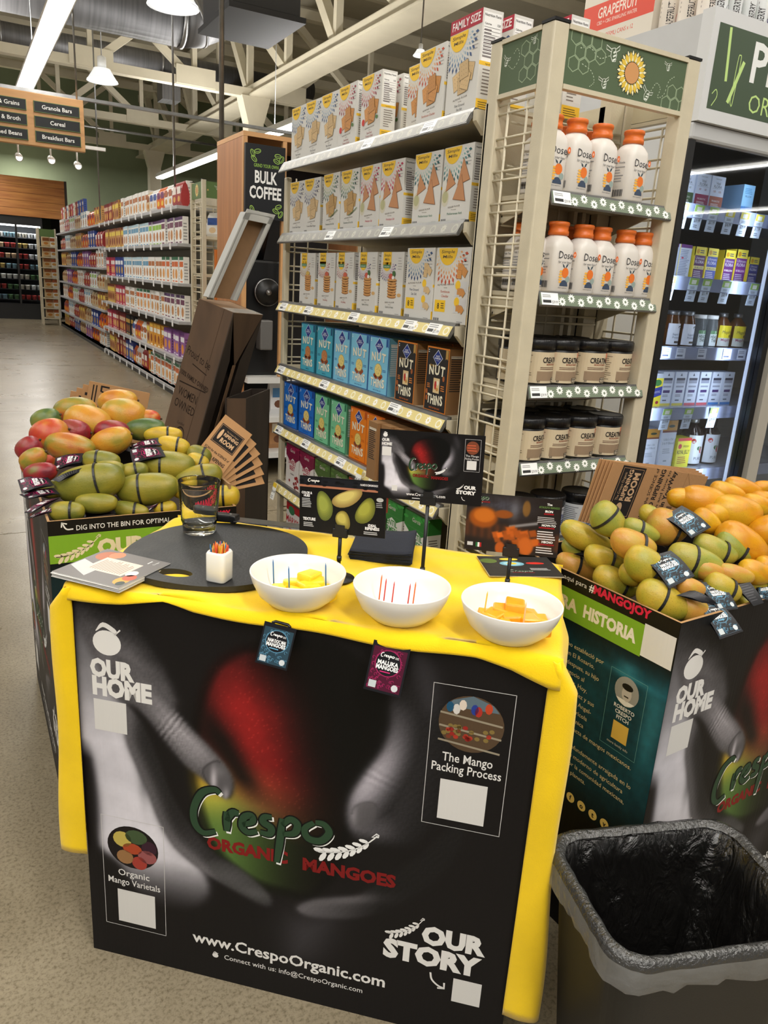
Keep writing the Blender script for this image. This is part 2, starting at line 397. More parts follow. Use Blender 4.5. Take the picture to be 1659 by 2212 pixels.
strip('strip_light', -3.2, 6, 18, 3.6, 'lit strip light hanging over the next aisle on the left')
strip('strip_light', 2.5, -2, 3, 4.26, 'lit strip light hanging over the display bins')
strip('strip_light', 6.5, -1, 9, 4.26, 'lit strip light hanging over the cooler aisle')
def highbay(x, y, z, label, k=1.0):
    t = thing('high_bay_lamp', label, 'lamp', (x, y, z), group='high bay lamps'); t.scale = (k, k, k)
    MB().lathe([(.05, .2), (.13, .19), (.15, .15), (.235, .02), (.25, 0), (.24, 0), (.225, .02), (.13, .14)], 24).build('shade', pbr('frosted_shade', (235, 238, 240), .2, trans=.4, emis=.6), t)
    MB().lathe([(0.0, .012), (.22, .012), (.24, .02)], 24).build('lens', GLOW2, t)
    MB().lathe([(.03, .38), (.07, .36), (.07, .2), (.05, .19)], 16).build('driver_housing', WHITE, t)
    MB().tube([(0, 0, .37), (0, 0, (6.9 - z) / k)], .008 / k, 6).build('cable', STEEL, t)
strip('strip_light', 14, -16, -2, 4.26, 'lit strip light far behind the shopper, nearer row')
strip('strip_light', 20, -16, -2, 4.26, 'lit strip light far behind the shopper, farther row')
highbay(2.08, 8.45, 3.96, 'large lit high bay lamp cut by the top of the picture')
highbay(2.4, 14.52, 4.42, 'small lit high bay lamp under the far ducts')
highbay(4.04, 7, 3.6, 'white shaded lamp hanging above the cracker cartons', .28)

# ------------------------------------------------------------------ back wall: wooden fascia over the dark dairy cases
PINE = pbr('knotty_pine', (206, 140, 66), .5, vary=.3, vscale=2.2, stretch=(.6, 1, 7), col2=(164, 96, 38), coat=.2)
fa = struct(MB().box(-5, 2.8, 23.62, 23.7, 2.68, 3.66).build('wall_fascia', pbr('dark_pine', (120, 74, 30), .6)))
for k in range(5):
    z0 = 2.68 + k * .196
    for q, (a, b) in enumerate(((-5, -1.2 + .5 * k), (-1.2 + .5 * k, 2.8))):
        MB().box(a + .003, b - .003, 23.585, 23.62, z0 + .003, z0 + .193).build('plank', PINE, fa)
struct(MB().box(-5, 2.8, 23.7, 27.4, 3.6, 3.66).build('trim_1', pbr('grey_trim', (120, 116, 104), .6)))
struct(MB().box(2.8, 2.86, 23.58, 27.4, 0, 3.66).build('wall_case_end', pbr('case_end_panel', (60, 52, 46), .6)))
SHELFK = pbr('black_shelf', (30, 30, 32), .5); CASEG = pbr('case_glass', (235, 240, 245), .03, trans=1.0, ior=1.05)
def case(x0, label):
    t = thing('dairy_case', label, 'fridge', (x0, 23.72, 0), group='dark dairy cases along the back wall')
    MB().box(0, 1.3, 0, .8, 0, .42).build('base', BLACK, t); MB().box(0, 1.3, .75, .8, .42, 2.68).build('back_panel', pbr('case_back', (50, 52, 54), .6), t)
    MB().box(0, 1.3, -.05, .8, 2.46, 2.68).build('canopy', BLACK, t)
    for a in (0, .62, 1.25): MB().box(a, a + .05, -.06, 0, .42, 2.46).build('door_frame', BLACK, t)
    for k in range(7): MB().box(.05, 1.25, .1, .74, .5 + k * .27, .52 + k * .27).build('shelf', SHELFK, t)
    for a in (.05, .67): MB().box(a, a + .57 if a < .1 else 1.25, -.035, -.03, .42, 2.46).build('glass_pane', CASEG, t)
    MB().box(.05, 1.25, .02, .06, 2.42, 2.46).build('lamp', pbr('case_led', (255, 250, 245), .5, emis=6), t)
    return t
case(-1.75, 'dark glass fronted dairy case at the left picture edge'); case(-.42, 'dark glass fronted dairy case left of the tall centre mullion'); case(.9, 'dark glass fronted dairy case under the hanging sign, second from the aisle end'); case(2.22 - .02, 'dark glass fronted dairy case ending behind the wire rack') if False else None
d_ = bpy.data.lights.new('case_lamp', 'AREA'); d_.shape = 'RECTANGLE'; d_.size = 3.9; d_.size_y = .05; d_.energy = 45
o_ = bpy.data.objects.new('case_lamp', d_); C.objects.link(o_); o_.location = (.22, 23.73, 2.4); o_.rotation_euler = (.35, 0, 0)
rn = random.Random(3)
ORDN = ['first', 'second', 'third', 'fourth', 'fifth', 'sixth', 'seventh', 'eighth', 'ninth', 'tenth', 'eleventh', 'twelfth', 'thirteenth', 'fourteenth', 'fifteenth', 'sixteenth', 'seventeenth', 'eighteenth', 'nineteenth', 'twentieth', 'twenty-first', 'twenty-second', 'twenty-third', 'twenty-fourth', 'twenty-fifth', 'twenty-sixth']
pal = [(225, 222, 214), (236, 232, 224), (214, 206, 190), (200, 170, 96), (120, 150, 160), (236, 236, 236), (172, 60, 54), (86, 120, 76), (226, 190, 150)]
TUBM = []
for ci, c_ in enumerate(pal):
    m = MB().lathe([(.055, 0), (.065, .1), (.07, .105), (.07, .125), (.0, .126)], 10, c_); Pr().rect(-.05, .02, .05, .085, tuple(int(q * .72) for q in c_)).onto(m, cyl(.064)); TUBM.append(m.mesh('tub', [PRINT]))
for bx in (-.42, .9):
    for k in range(7):
        cols = [rn.randrange(len(pal)) for _ in range(4)]
        for i in range(8):
            ci = cols[i // 2]; x = bx + .12 + i * .147
            tag(put('dairy_tub', TUBM[ci], loc=(x, 23.88, .52 + k * .27)), '%s tub on the %s shelf up in the %s dairy case' % (ORDN[i], ORDN[k], 'left' if bx < 0 else 'right'), 'tub', 'tubs in the far dairy cases')

# ------------------------------------------------------------------ hanging aisle sign
sg = thing('aisle_sign', 'wooden hanging aisle sign with black name boards', 'sign', (0, 8, 0))
OAK = pbr('oak_veneer', (196, 148, 96), .5, vary=.14, vscale=3, stretch=(1, 1, 9))
MB().box(-1.05, 1.15, 0, .06, 2.5, 2.93).build('board', OAK, sg, bev=.006)
names = [['Granola Bars', 'Cereal', 'Breakfast Bars'], ['Rice & Grains', 'Soup & Broth', 'Canned Beans']]
for j in range(3):
    z1 = 2.865 - j * .12
    for i, (a, b) in enumerate(((.735, 1.112), (.31, .675), (-.12, .25), (-.55, -.18))):
        m = MB().box(a, b, -.012, 0, z1 - .088, z1, (24, 26, 27)); p = Pr().frame(.0, 0, b - a, .088, .004, (96, 122, 70), 1)
        if i < 2: p.text(names[i][j], (b - a) / 2, .03, .032, (240, 240, 236), b=.012, maxw=(b - a) * .8)
        p.onto(m, plane((a, -.0121, z1 - .088), (1, 0, 0), (0, 0, 1))); m.build('name_board', PRINT, sg)
for x in (-.8, 1.1): MB().tube([(x, .03, 2.93), (x, .03, 6.9)], .008, 6).build('hanger', STEEL, sg)
for k, (x, z) in enumerate(((.62, 2.43), (.9, 2.44), (1.135, 2.42))):
    t = thing('track_spotlight', ['leftmost small spotlight under the aisle sign', 'middle small lit spotlight under the aisle sign', 'small lit spotlight at the right end of the aisle sign'][k], 'spotlight', (x, 8.4, z), group='spotlights by the aisle sign')
    MB().tube([(0, 0, 0), (0, .1, .03)], [.035, .028], 12).build('head', WHITE, t)
    MB().tube([(0, -.003, 0), (0, .0, 0)], .028, 12).build('bulb', pbr('spot_bulb', (255, 248, 230), .4, emis=8 if k else 2), t)
    MB().tube([(0, .06, .03), (0, .06, .16)], .008, 6).build('arm', WHITE, t)
tag(MB().box(-1, 1.4, 8.44, 8.48, 2.59, 2.62).build('light_track', WHITE), 'white lighting track carrying the small spotlights', 'track')
tag(MB().box(-1.6, 4.5, 8.95, 9.0, 3.1, 3.13).build('strut_rail', STEEL), 'thin steel strut rail crossing behind the aisle sign', 'rail')
# ------------------------------------------------------------------ shelving pieces
CRM = pbr('cream_powder_coat', (203, 193, 168), .38, vary=.05, vscale=20, bump=.12, bscale=300)
LIPM = pbr('shelf_lip_silver', (128, 128, 127), .34, .7, vary=.2, vscale=14)
FARSHELF = pbr('far_shelf_grey', (176, 176, 178), .45)
def side_grid(par, y0, y1, z0, z1, x, pitch=.152, gap=.02, name='wire', ax='y', r=.0032):
    """pairs of horizontal wires and upright wires, each a part"""
    z = z1
    while z > z0:
        for dz in (0, -gap):
            p = [(x, y0, z + dz), (x, y1, z + dz)] if ax == 'y' else [(y0, x, z + dz), (y1, x, z + dz)]
            MB().tube(p, r, 6).build(name, CRM, par)
        z -= pitch / 2
    for k in (.25, .75) if ax == 'y' else (.5,):
        yy = y0 + (y1 - y0) * k; p = [(x, yy, z0), (x, yy, z1)] if ax == 'y' else [(yy, x, z0), (yy, x, z1)]
        MB().tube(p, r, 6).build('upright_' + name, CRM, par)

# ------------------------------------------------------------------ long grocery shelf down the aisle
fg = thing('grocery_shelving', 'long grocery shelving down the left aisle', 'shelf', (2.32, 9.3, 0))
MB().box(0, .9, 0, 12.3, 0, .1).build('plinth', pbr('dark_plinth', (70, 68, 66), .6), fg)
MB().box(.44, .48, 0, 12.3, .1, 2.4).build('back_panel', CRM, fg)
lev1 = [.1, .5, .94, 1.38, 1.83, 2.24]; lev2 = [.1, .4, .76, 1.12, 1.5, 1.86, 2.24]
for z in lev1: MB().box(-.02, .44, .02, 5.5, z - .035, z).build('shelf', FARSHELF, fg)
for z in lev2: MB().box(.0, .44, 5.52, 12.3, z - .035, z).build('shelf', FARSHELF, fg)
MB().box(.1, .44, 8.2, 12.2, 2.5, 2.53).build('shelf', FARSHELF, fg)
rn = random.Random(11)
tk = [MB().prism([(0, 0), (0, -.07), (.012, -.075), (.012, 0)], 0, .035, (240, 240, 240), ax='y').mesh('price_flag', [PRINT])]
for z in lev1[:]:
    for k in range(11): put('price_flag', tk[0], fg, (-.05, .1 + k * .52 + rn.random() * .2, z - .0), 0)
FARM = []
def carton_mesh(w, d, h, body, band, spot, top=None, nm='carton'):
    """front faces -x; printed blocks on the front and the near end"""
    m = MB().box(0, d, -w, 0, 0, h, body); p = Pr()
    p.rect(.05 * w, .62 * h, .95 * w, .82 * h, band).ell(.5 * w, .34 * h, .3 * w, .2 * h, spot, 1, 10).rect(.2 * w, .03 * h, .8 * w, .08 * h, band)
    if top: p.rect(0, .88 * h, w, h, top)
    p.onto(m, plane((0, 0, 0), (0, -1, 0), (0, 0, 1)))
    Pr().bars(.15 * d, .1 * h, .85 * d, .8 * h, 6, tuple(int(q * .7) for q in body)).onto(m, plane((0, -w, 0), (1, 0, 0), (0, 0, 1)))
    return m.mesh(nm, [PRINT])
def pouch_mesh(w, d, h, body, band, spot, nm='pouch'):
    m = MB(); n = 5; zs = [0, .15, .5, .85, .95, 1]; th = [.55, 1, 1, .5, .08, .06]
    v = []; f = []
    for z, t in zip(zs, th):
        for a, b in ((-.5, -.5), (.5, -.5), (.5, .5), (-.5, .5)): v.append((d / 2 + a * d * t, -w / 2 + b * w * (1 if z < .9 else 1.02), z * h))
    for i in range(5):
        for j in range(4): f.append((i * 4 + j, i * 4 + (j + 1) % 4, i * 4 + 4 + (j + 1) % 4, i * 4 + 4 + j))
    f += [(3, 2, 1, 0), (20, 21, 22, 23)]
    m.add(v, f, body)
    Pr().rect(.12 * w, .5 * h, .88 * w, .78 * h, band).ell(.5 * w, .3 * h, .28 * w, .12 * h, spot, 2, 10).onto(m, plane((-.001, 0, 0), (0, -1, 0), (0, 0, 1)))
    return m.mesh(nm, [GLOSS])
spec = [((238, 236, 230), (184, 116, 70), (206, 150, 90), None), ((238, 236, 230), (120, 74, 96), (196, 140, 90), (96, 70, 110)), ((236, 238, 236), (150, 196, 80), (190, 130, 84), (88, 58, 100)),
        ((240, 238, 232), (214, 110, 60), (226, 160, 90), (60, 110, 80)), ((240, 240, 236), (110, 160, 190), (200, 150, 110), (190, 216, 226)), ((150, 60, 56), (220, 190, 160), (226, 176, 90), (110, 36, 40)),
        ((200, 150, 90), (236, 210, 90), (130, 60, 40), (120, 60, 40)), ((196, 76, 92), (236, 226, 220), (230, 190, 110), (150, 40, 70)), ((60, 84, 160), (240, 240, 240), (220, 170, 60), (40, 50, 120)), ((226, 160, 60), (240, 236, 220), (150, 80, 30), (240, 190, 80)),
        ((150, 100, 160), (240, 236, 240), (230, 150, 60), (110, 60, 130)), ((44, 42, 44), (190, 150, 70), (150, 90, 50), None)]
for s_ in spec: FARM.append(carton_mesh(.19, .07, .3, *s_, nm='cereal_carton'))
POU = [pouch_mesh(.2, .1, .27, *s_, nm='snack_pouch') for s_ in [((240, 238, 234), (180, 100, 60), (214, 160, 90)), ((224, 110, 40), (120, 50, 100), (240, 200, 70)), ((232, 230, 226), (60, 90, 160), (220, 190, 150)), ((214, 190, 150), (150, 90, 50), (196, 130, 60)), ((120, 140, 190), (240, 240, 240), (230, 200, 120)), ((170, 60, 60), (240, 230, 220), (220, 170, 90))]]
kinds1 = {0: [6, 5, 8, 9, 3, 3], 1: [7, 5, 11, 6, 9, 10], 2: [6, 7, 0, 3, 0, 1], 3: [7, 8, 4, 4, 0, 3], 4: [6, 6, 4, 4, 2, 1], 5: [5, 6, 0, 0, 'p', 'p']}
names_far = ['tan fronted carton', 'plum topped carton', 'lime banded carton', 'green topped carton', 'pale blue topped white carton', 'dark red carton', 'brown and yellow carton', 'pink carton', 'deep blue carton', 'orange yellow carton', 'mauve carton', 'black carton']
for li, z in enumerate(lev1):
    for i in range(26):
        k = kinds1[li][5 - min(5, i * 6 // 26)] ; y = 9.3 + .06 + .2 + i * .207
        if k == 'p' or (li in (0, 1) and 9 < i < 15):
            tag(put('snack_pouch', POU[(i // 2 + li) % 6], loc=(2.36, y, z)), 'glossy snack pouch, near run of the aisle shelving, %s shelf up, %s along' % (ORDN[li], ORDN[i]), 'pouch', 'pouches on the long aisle shelving')
        else:
            tag(put('cereal_carton', FARM[k], loc=(2.36 + .03 * rn.random(), y, z)), names_far[k] + ', near run of the aisle shelving, %s shelf up, %s along' % (ORDN[li], ORDN[i]), 'carton', 'cartons on the long aisle shelving')
    if li == 5:
        for i in range(24): tag(put('cereal_carton', FARM[[0, 1, 0, 3, 4][i // 5 % 5]], loc=(2.48, 9.56 + i * .2, z + .0)), names_far[[0, 1, 0, 3, 4][i // 5 % 5]] + ' in the back row, top aisle shelf, %s along' % ORDN[i], 'carton', 'cartons on the long aisle shelving') if i % 2 else None
for li, z in enumerate(lev2):
    for i in range(21):
        y = 14.82 + .3 + i * .3; k = rn.randrange(12)
        if (i // 3 + li) % 2: tag(put('snack_pouch', POU[(i // 3 + li) % 6], loc=(2.36, y, z)), 'glossy snack pouch, far run of the aisle shelving, %s shelf up, %s along' % (ORDN[li], ORDN[i]), 'pouch', 'pouches on the long aisle shelving')
        else:
            k = (i // 3 * 5 + li * 3) % 12; tag(put('cereal_carton', FARM[k], loc=(2.36, y, z)), names_far[k] + ', far run of the aisle shelving, %s shelf up, %s along' % (ORDN[li], ORDN[i]), 'carton', 'cartons on the long aisle shelving')
for i in range(11): tag(put('cereal_carton', FARM[[8, 8, 8, 5, 0, 7, 5, 4, 5, 0, 7][i]], loc=(2.44, 17.8 + i * .36, 2.53)), names_far[[8, 8, 8, 5, 0, 7, 5, 4, 5, 0, 7][i]] + ' on the raised far shelf, %s along' % ORDN[i], 'carton', 'cartons on the long aisle shelving')

# end rack of that shelving: cream posts, wire sides, green header
def header_print(w, h, flower=None, bees=(), hexes=(), trails=(), base=(78, 96, 70)):
    p = Pr(); lc = (176, 190, 160)
    for cx, cy, r in hexes: p.line([(cx + r * math.cos(a), cy + r * math.sin(a)) for a in [PI / 6 + PI / 3 * k for k in range(6)]], .0022, (150, 168, 136), 1, closed=True)
    for tr in trails:
        q = bez(tr, 7)
        for i in range(0, len(q) - 1, 2): p.line([q[i], q[i + 1]], .0016, (190, 204, 178), 1)
    for bx, by, s, ro in bees:
        def R(x, y): return (bx + s * (x * math.cos(ro) - y * math.sin(ro)), by + s * (x * math.sin(ro) + y * math.cos(ro)))
        W_ = (228, 234, 222)
        for k in range(3): p.line([R(-.16 + .09 * k, -.5 + .3 * k), R(.34 - .02 * k, -.42 + .3 * k)], s * .16, W_, 2)
        p.line([R(*q) for q in [(-.2, -.6), (-.36, -.1), (-.1, .5), (.3, .5), (.42, -.1), (.2, -.65)]], s * .07, W_, 2, closed=True)
        p.line([R(*q) for q in [(-.2, .2), (-.8, .55), (-.75, .9), (-.1, .4)]], s * .07, W_, 2, closed=True)
        p.line([R(*q) for q in [(.3, .1), (.85, .25), (.95, .6), (.3, .35)]], s * .07, W_, 2, closed=True)
    if flower:
        fx, fy, r = flower
        for ly, (cc, off, rr) in enumerate((((240, 236, 200), .1, 1.0), ((224, 190, 70), 0, .93))):
            for k in range(17):
                a = 2 * PI * k / 17 + off * 1.8; t = (math.cos(a), math.sin(a)); n_ = (-t[1], t[0]); wd = .12 * r
                q = [(fx + t[0] * r * .45, fy + t[1] * r * .45), (fx + t[0] * r * .72 + n_[0] * wd, fy + t[1] * r * .72 + n_[1] * wd), (fx + t[0] * r * rr, fy + t[1] * r * rr), (fx + t[0] * r * .72 - n_[0] * wd, fy + t[1] * r * .72 - n_[1] * wd)]
                p.poly([(fx + (x - fx) * 1.06, fy + (y - fy) * 1.06) for x, y in q], (60, 60, 40), 1 + ly * 2); p.poly(q, cc, 2 + ly * 2)
        p.ell(fx, fy, r * .5, r * .5, (60, 50, 36), 5, 24).ell(fx, fy, r * .47, r * .47, (206, 150, 96), 6, 24)
    return p
def end_rack(nm, label, loc, w, d, H, shelves, hh, post=.045, big=True, lipcol=None, wires=True):
    t = thing(nm, label, 'shelf rack', loc)
    for x in (0, w - post):
        for y in (0, d - post): MB().box(x, x + post, y, y + post, 0, H).build('post', CRM, t, bev=.004)
    for x in (0, w - post):
        for y in (0, d - post): MB().box(x - .001, x + post + .001, y - .001, y + post + .001, H, H + .006).build('post_cap', BLACK, t)
    return t
fe = end_rack('end_rack', 'cream wire end rack with a green header at the long shelving end', (2.4, 8.62, 0), .52, .5, 2.47, [], .2)
m = MB().box(.045, .475, .012, .02, 2.29, 2.455, (92, 118, 66)); header_print(.43, .165, (.02, .08, .01), [(.12, .11, .03, .2)], [(.3 + .05 * i, .05 + .04 * j, .028) for i in range(3) for j in range(2)]).onto(m, plane((.045, .0119, 2.29), (1, 0, 0), (0, 0, 1))); m.build('header', PRINT, fe)
m = MB().box(.012, .02, .045, .455, 2.29, 2.455, (92, 118, 66)); header_print(.41, .165, (.2, .085, .07)).onto(m, plane((.0119, .455, 2.29), (0, -1, 0), (0, 0, 1))); m.build('header', PRINT, fe)
for z in (.3, .7, 1.1, 1.5, 1.9): MB().box(.02, .5, .02, .48, z - .03, z).build('shelf', CRM, fe)
side_grid(fe, .045, .455, 1.0, 2.25, .02, .3, .05, r=.006); side_grid(fe, .045, .475, 1.0, 2.25, .48, .3, .05, ax='x', r=.006)
for k in range(3): tag(put('snack_pouch', POU[[2, 0, 1][k]], loc=(2.55 + .11 * k, 9.0 - .06 * k, 1.9), rz=PI / 2 * .3), ['blue and white snack pouch on the far end rack', 'white snack pouch in the middle of the far end rack', 'orange snack pouch on the far end rack'][k], 'pouch', 'pouches on the far end rack')
# floor display in front of it
fd = thing('floor_display', 'orange floor display with a rounded white sign panel', 'display stand', (2.36, 8.0, 0))
m = MB().box(0, .62, 0, .04, .9, 1.75, (206, 112, 40)); p = Pr().ell(.36, .55, .34, .24, (226, 214, 208), 1, 30).text('FOUR SIGM', .33, .62, .07, (70, 66, 66), b=.01, rot=.1).text('Expect', .34, .47, .085, (214, 110, 70), b=.012).text('from', .32, .36, .085, (214, 110, 70), b=.012).rect(0, 0, .62, .2, (196, 92, 30), 1)
p.onto(m, plane((0, -.0001, .9), (1, 0, 0), (0, 0, 1))); m.build('sign_panel', PRINT, fd)
MB().box(0, .62, -.25, .04, 0, .9, (196, 120, 50)).build('bin', PRINT, fd)
for k in range(2): tag(put('snack_pouch', POU[1], loc=(2.56 + .22 * k, 7.86, .9), rz=PI / 2), ['orange pouch at the left of the floor display', 'orange pouch at the right of the floor display'][k], 'pouch', 'pouches on the floor display')
# far wire rack by the dairy cases
fr = end_rack('wire_rack', 'tall cream wire rack at the far end of the aisle', (1.9, 21.7, 0), .42, .45, 2.35, [], .2, post=.035)
MB().box(.035, .385, .01, .02, 2.15, 2.33, (92, 118, 66)).build('header', PRINT, fr)
for k in range(8): MB().box(.02, .4, .02, .43, .15 + k * .25, .17 + k * .25).build('shelf', CRM, fr)
for k in range(8):
    for i in range(2): tag(put('snack_pouch', POU[[3, 0][i]], loc=(1.99 + .17 * i, 21.85, .17 + k * .25), rz=PI / 2), 'small pouch on the far wire rack, %s shelf up, %s side' % (ORDN[k], ['left', 'right'][i]), 'pouch', 'pouches on the far wire rack')

# ------------------------------------------------------------------ bulk coffee kiosk
ck = thing('coffee_kiosk', 'wooden bulk coffee kiosk with a black header board', 'kiosk', (1.82, 5.5, 0))
WD = pbr('kiosk_wood', (178, 122, 78), .45, vary=.16, vscale=3, stretch=(6, 6, .5))
MB().box(0, .03, .031, .62, 0, 2.429).build('side_panel', WD, ck); MB().box(.92, .95, .031, .62, 0, 2.429).build('side_panel', WD, ck)
MB().box(-.001, .951, -.001, .62, 2.43, 2.46).build('top_panel', MATS.get('kiosk_edge') or pbr('kiosk_edge', (206, 156, 104), .45, vary=.1, vscale=5), ck); MB().box(.031, .919, .58, .615, 0, 2.428).build('back_panel', pbr('kiosk_dark', (22, 20, 20), .6), ck)
for x in (0, .29, .92): MB().box(x, x + .03, 0, .03, .785, 2.429).build('front_stile', pbr('kiosk_edge', (206, 156, 104), .45, vary=.1, vscale=5), ck)
for z in (.2, .48, .78): MB().box(.032, .918, -.05, .57, z - .04, z).build('shelf', WHITE, ck)
m = MB().box(.0, .29, -.05, -.02, 1.9, 2.38, (26, 28, 32)); p = Pr()
p.text('BULK', .15, .235, .075, (240, 240, 238), b=.03, w=.165).text('COFFEE', .147, .135, .075, (240, 240, 238), b=.03, w=.235).text('GRIND YOUR OWN', .15, .335, .022, (150, 190, 80), b=.01, w=.18)
for cx, cy in ((.05, .42), (.085, .435), (.06, .385), (.235, .42), (.262, .4), (.225, .385), (.05, .06), (.085, .035), (.04, .03), (.225, .06), (.262, .04), (.245, .09)):
    a = cx * 40; q = [(cx + .024 * math.cos(k) * math.cos(a) - .013 * math.sin(k) * math.sin(a), cy + .024 * math.cos(k) * math.sin(a) + .013 * math.sin(k) * math.cos(a)) for k in np.linspace(0, 2 * PI, 14)[:-1]]
    p.line(q, .004, (168, 206, 96), 2, closed=True).line([(cx - .018 * math.cos(a), cy - .018 * math.sin(a)), (cx + .004, cy - .003), (cx + .018 * math.cos(a), cy + .018 * math.sin(a))], .003, (168, 206, 96), 2)
p.onto(m, plane((.0, -.0501, 1.9), (1, 0, 0), (0, 0, 1))); m.build('header_board', PRINT, ck)
gr = thing('coffee_grinder', 'black coffee grinder with a round chrome ringed dial in the kiosk', 'grinder', (2.02, 5.72, .78))
MB().box(-.14, .14, -.1, .25, 0, .85).build('body', BLACK, gr, bev=.02)
MB().tube([(.02, -.1, .62), (.02, -.16, .62)], .095, 24).build('dial', BLACK, gr); MB().lathe([(.093, 0), (.1, .0), (.1, .02), (.093, .02)], 28).build('dial_ring', STEEL, gr, loc=(.02, -.13, .62), rot=(PI / 2, 0, 0))
MB().lathe([(0, .03), (.02, .02), (.024, 0)], 14).build('dial_knob', STEEL, gr, loc=(.02, -.16, .62), rot=(PI / 2, 0, 0))
MB().box(-.05, .05, -.2, -.1, .2, .42).build('bag_chute', pbr('chute_grey', (120, 118, 116), .5, .5), gr, bev=.01); MB().lathe([(.06, .85), (.11, 1.1), (.11, 1.12), (0, 1.12)], 20).build('hopper', BLACK, gr, loc=(0, .08, 0))
for k, (c1, c2) in enumerate((((238, 238, 240), (90, 140, 190)), ((190, 140, 96), (240, 230, 214)), ((190, 140, 96), (240, 230, 214)), ((60, 110, 80), (220, 210, 200)))):
    tag(put('coffee_bag', pouch_mesh(.14, .09, .26, c1, c2, (120, 80, 60), 'coffee_bag'), loc=(2.09 + .1 * (k % 2), 5.6, (.48, .2)[k > 0] + 0), rz=PI / 2), ['white coffee bag with a blue label on the kiosk shelf', 'brown coffee bag on the low kiosk shelf', 'second brown coffee bag on the low kiosk shelf', 'green coffee bag on the low kiosk shelf'][k], 'bag', 'bags on the kiosk shelves')
# ------------------------------------------------------------------ cracker gondola (front faces -x)
gd = thing('cracker_gondola', 'cream shelving unit filled with cracker cartons', 'shelf', (0, 0, 0))
MB().box(1.58, 1.62, 1.72, 3.14, 0, 2.0).build('back_panel', CRM, gd)
MB().box(1.22, 1.6, 1.72, 3.14, 0, .1).build('plinth', pbr('dark_plinth', (70, 68, 66), .6), gd)
for y in (1.695, 3.13): MB().box(1.58, 1.625, y, y + .045, 0, 2.04).build('upright', CRM, gd)
MB().box(1.222, 1.245, 3.135, 3.165, 0, 1.9).build('end_post', CRM, gd, bev=.004)
side_grid(gd, 1.245, 1.6, .35, 1.86, 3.15, .152, .02, ax='x')
MB().tube([(1.33, 3.15, .3), (1.33, 3.15, 1.9)], .0035, 6).build('upright_wire', CRM, gd); MB().tube([(1.27, 3.15, .3), (1.27, 3.15, 1.9)], .0035, 6).build('upright_wire', CRM, gd)
YEL = (228, 208, 130)
def daisy(p, cx, cy, r, col=(245, 244, 240), ly=2, n=12, core=None):
    pts = []
    for k in range(2 * n): a = PI * k / n; rr = r * (1 if k % 2 == 0 else .62); pts.append((cx + rr * math.cos(a), cy + rr * math.sin(a)))
    p.poly(pts, col, ly); p.ell(cx, cy, r * .3, r * .3, core or YEL, ly + 1, 8)
LEV = [1.949, 1.68, 1.41, 1.148, .886, .625, .36]
rn = random.Random(5)
tagpos = {0: [2.36, 1.99], 1: [2.62, 2.2], 2: [3.06, 2.80, 2.40, 2.02, 1.88], 3: [3.07, 2.62, 2.08], 4: [3.08, 2.78, 2.45], 5: [2.5], 6: [2.4]}
for li, z in enumerate(LEV):
    dep = .375 if li < 6 else .36
    sh = MB().box(1.215, 1.58, 1.79, 3.12, z - .022, z).build('shelf', CRM, gd)
    m = MB().prism([(1.218, z + .004), (1.205, z + .003), (1.182, z - .036), (1.184, z - .04), (1.19, z - .038), (1.21, z - .004), (1.218, z - .004)], 1.79, 3.13, (216, 216, 214), ax='y')
    # prism along y gives (x, y, z)
    m.build('lip', LIPM, sh)
    L_ = 1.335; p = Pr().rect(.0, .004, L_, .036, (222, 206, 140) if li >= 2 else (142, 140, 133), 1)  # upper two shelves: glossy sheen of the strip put into its colours
    for k in range(24):
        cx = .03 + k * .0558
        if k % 2 == 0: daisy(p, cx, .02, .015, (246, 244, 238) if li >= 2 else (176, 174, 164), 2, 10, (222, 206, 140) if li >= 2 else (160, 156, 140))
        else: p.line([(cx + .012 * math.cos(a), .02 + .011 * math.sin(a)) for a in np.linspace(0, 2 * PI, 11)[:-1]], .005, (240, 236, 214) if li >= 2 else (166, 164, 152), 2, closed=True)
    for y in tagpos[li]:
        u = 3.128 - y; p.rect(u - .035, .004, u + .035, .038, (246, 246, 244), 3).bars(u - .03, .008, u + .0, .02, 1, (90, 90, 90), 4, .8, 0).bars(u - .03, .024, u + .03, .036, 2, (150, 150, 150), 4)
        p.text('$5.99', u + .018, .009, .009, (50, 50, 50), 4)
    m = MB(); p.onto(m, plane((1.1808, 3.128, z - .037), (0, -1, 0), (.0215, 0, .0385))); m.build('label_strip', GLOSS, sh)
    m = MB().prism([(1.2, z - .004), (1.2, z - .03), (1.23, z - .06), (1.55, z - .1), (1.56, z - .004)], 1.772, 1.788, ax='y'); m.build('bracket', CRM, sh)
    m = MB().tube([(1.235, 1.7715, z - .03), (1.235, 1.7725, z - .03)], .008, 10, (20, 20, 20)); m.build('bracket_hole', PRINT, sh)

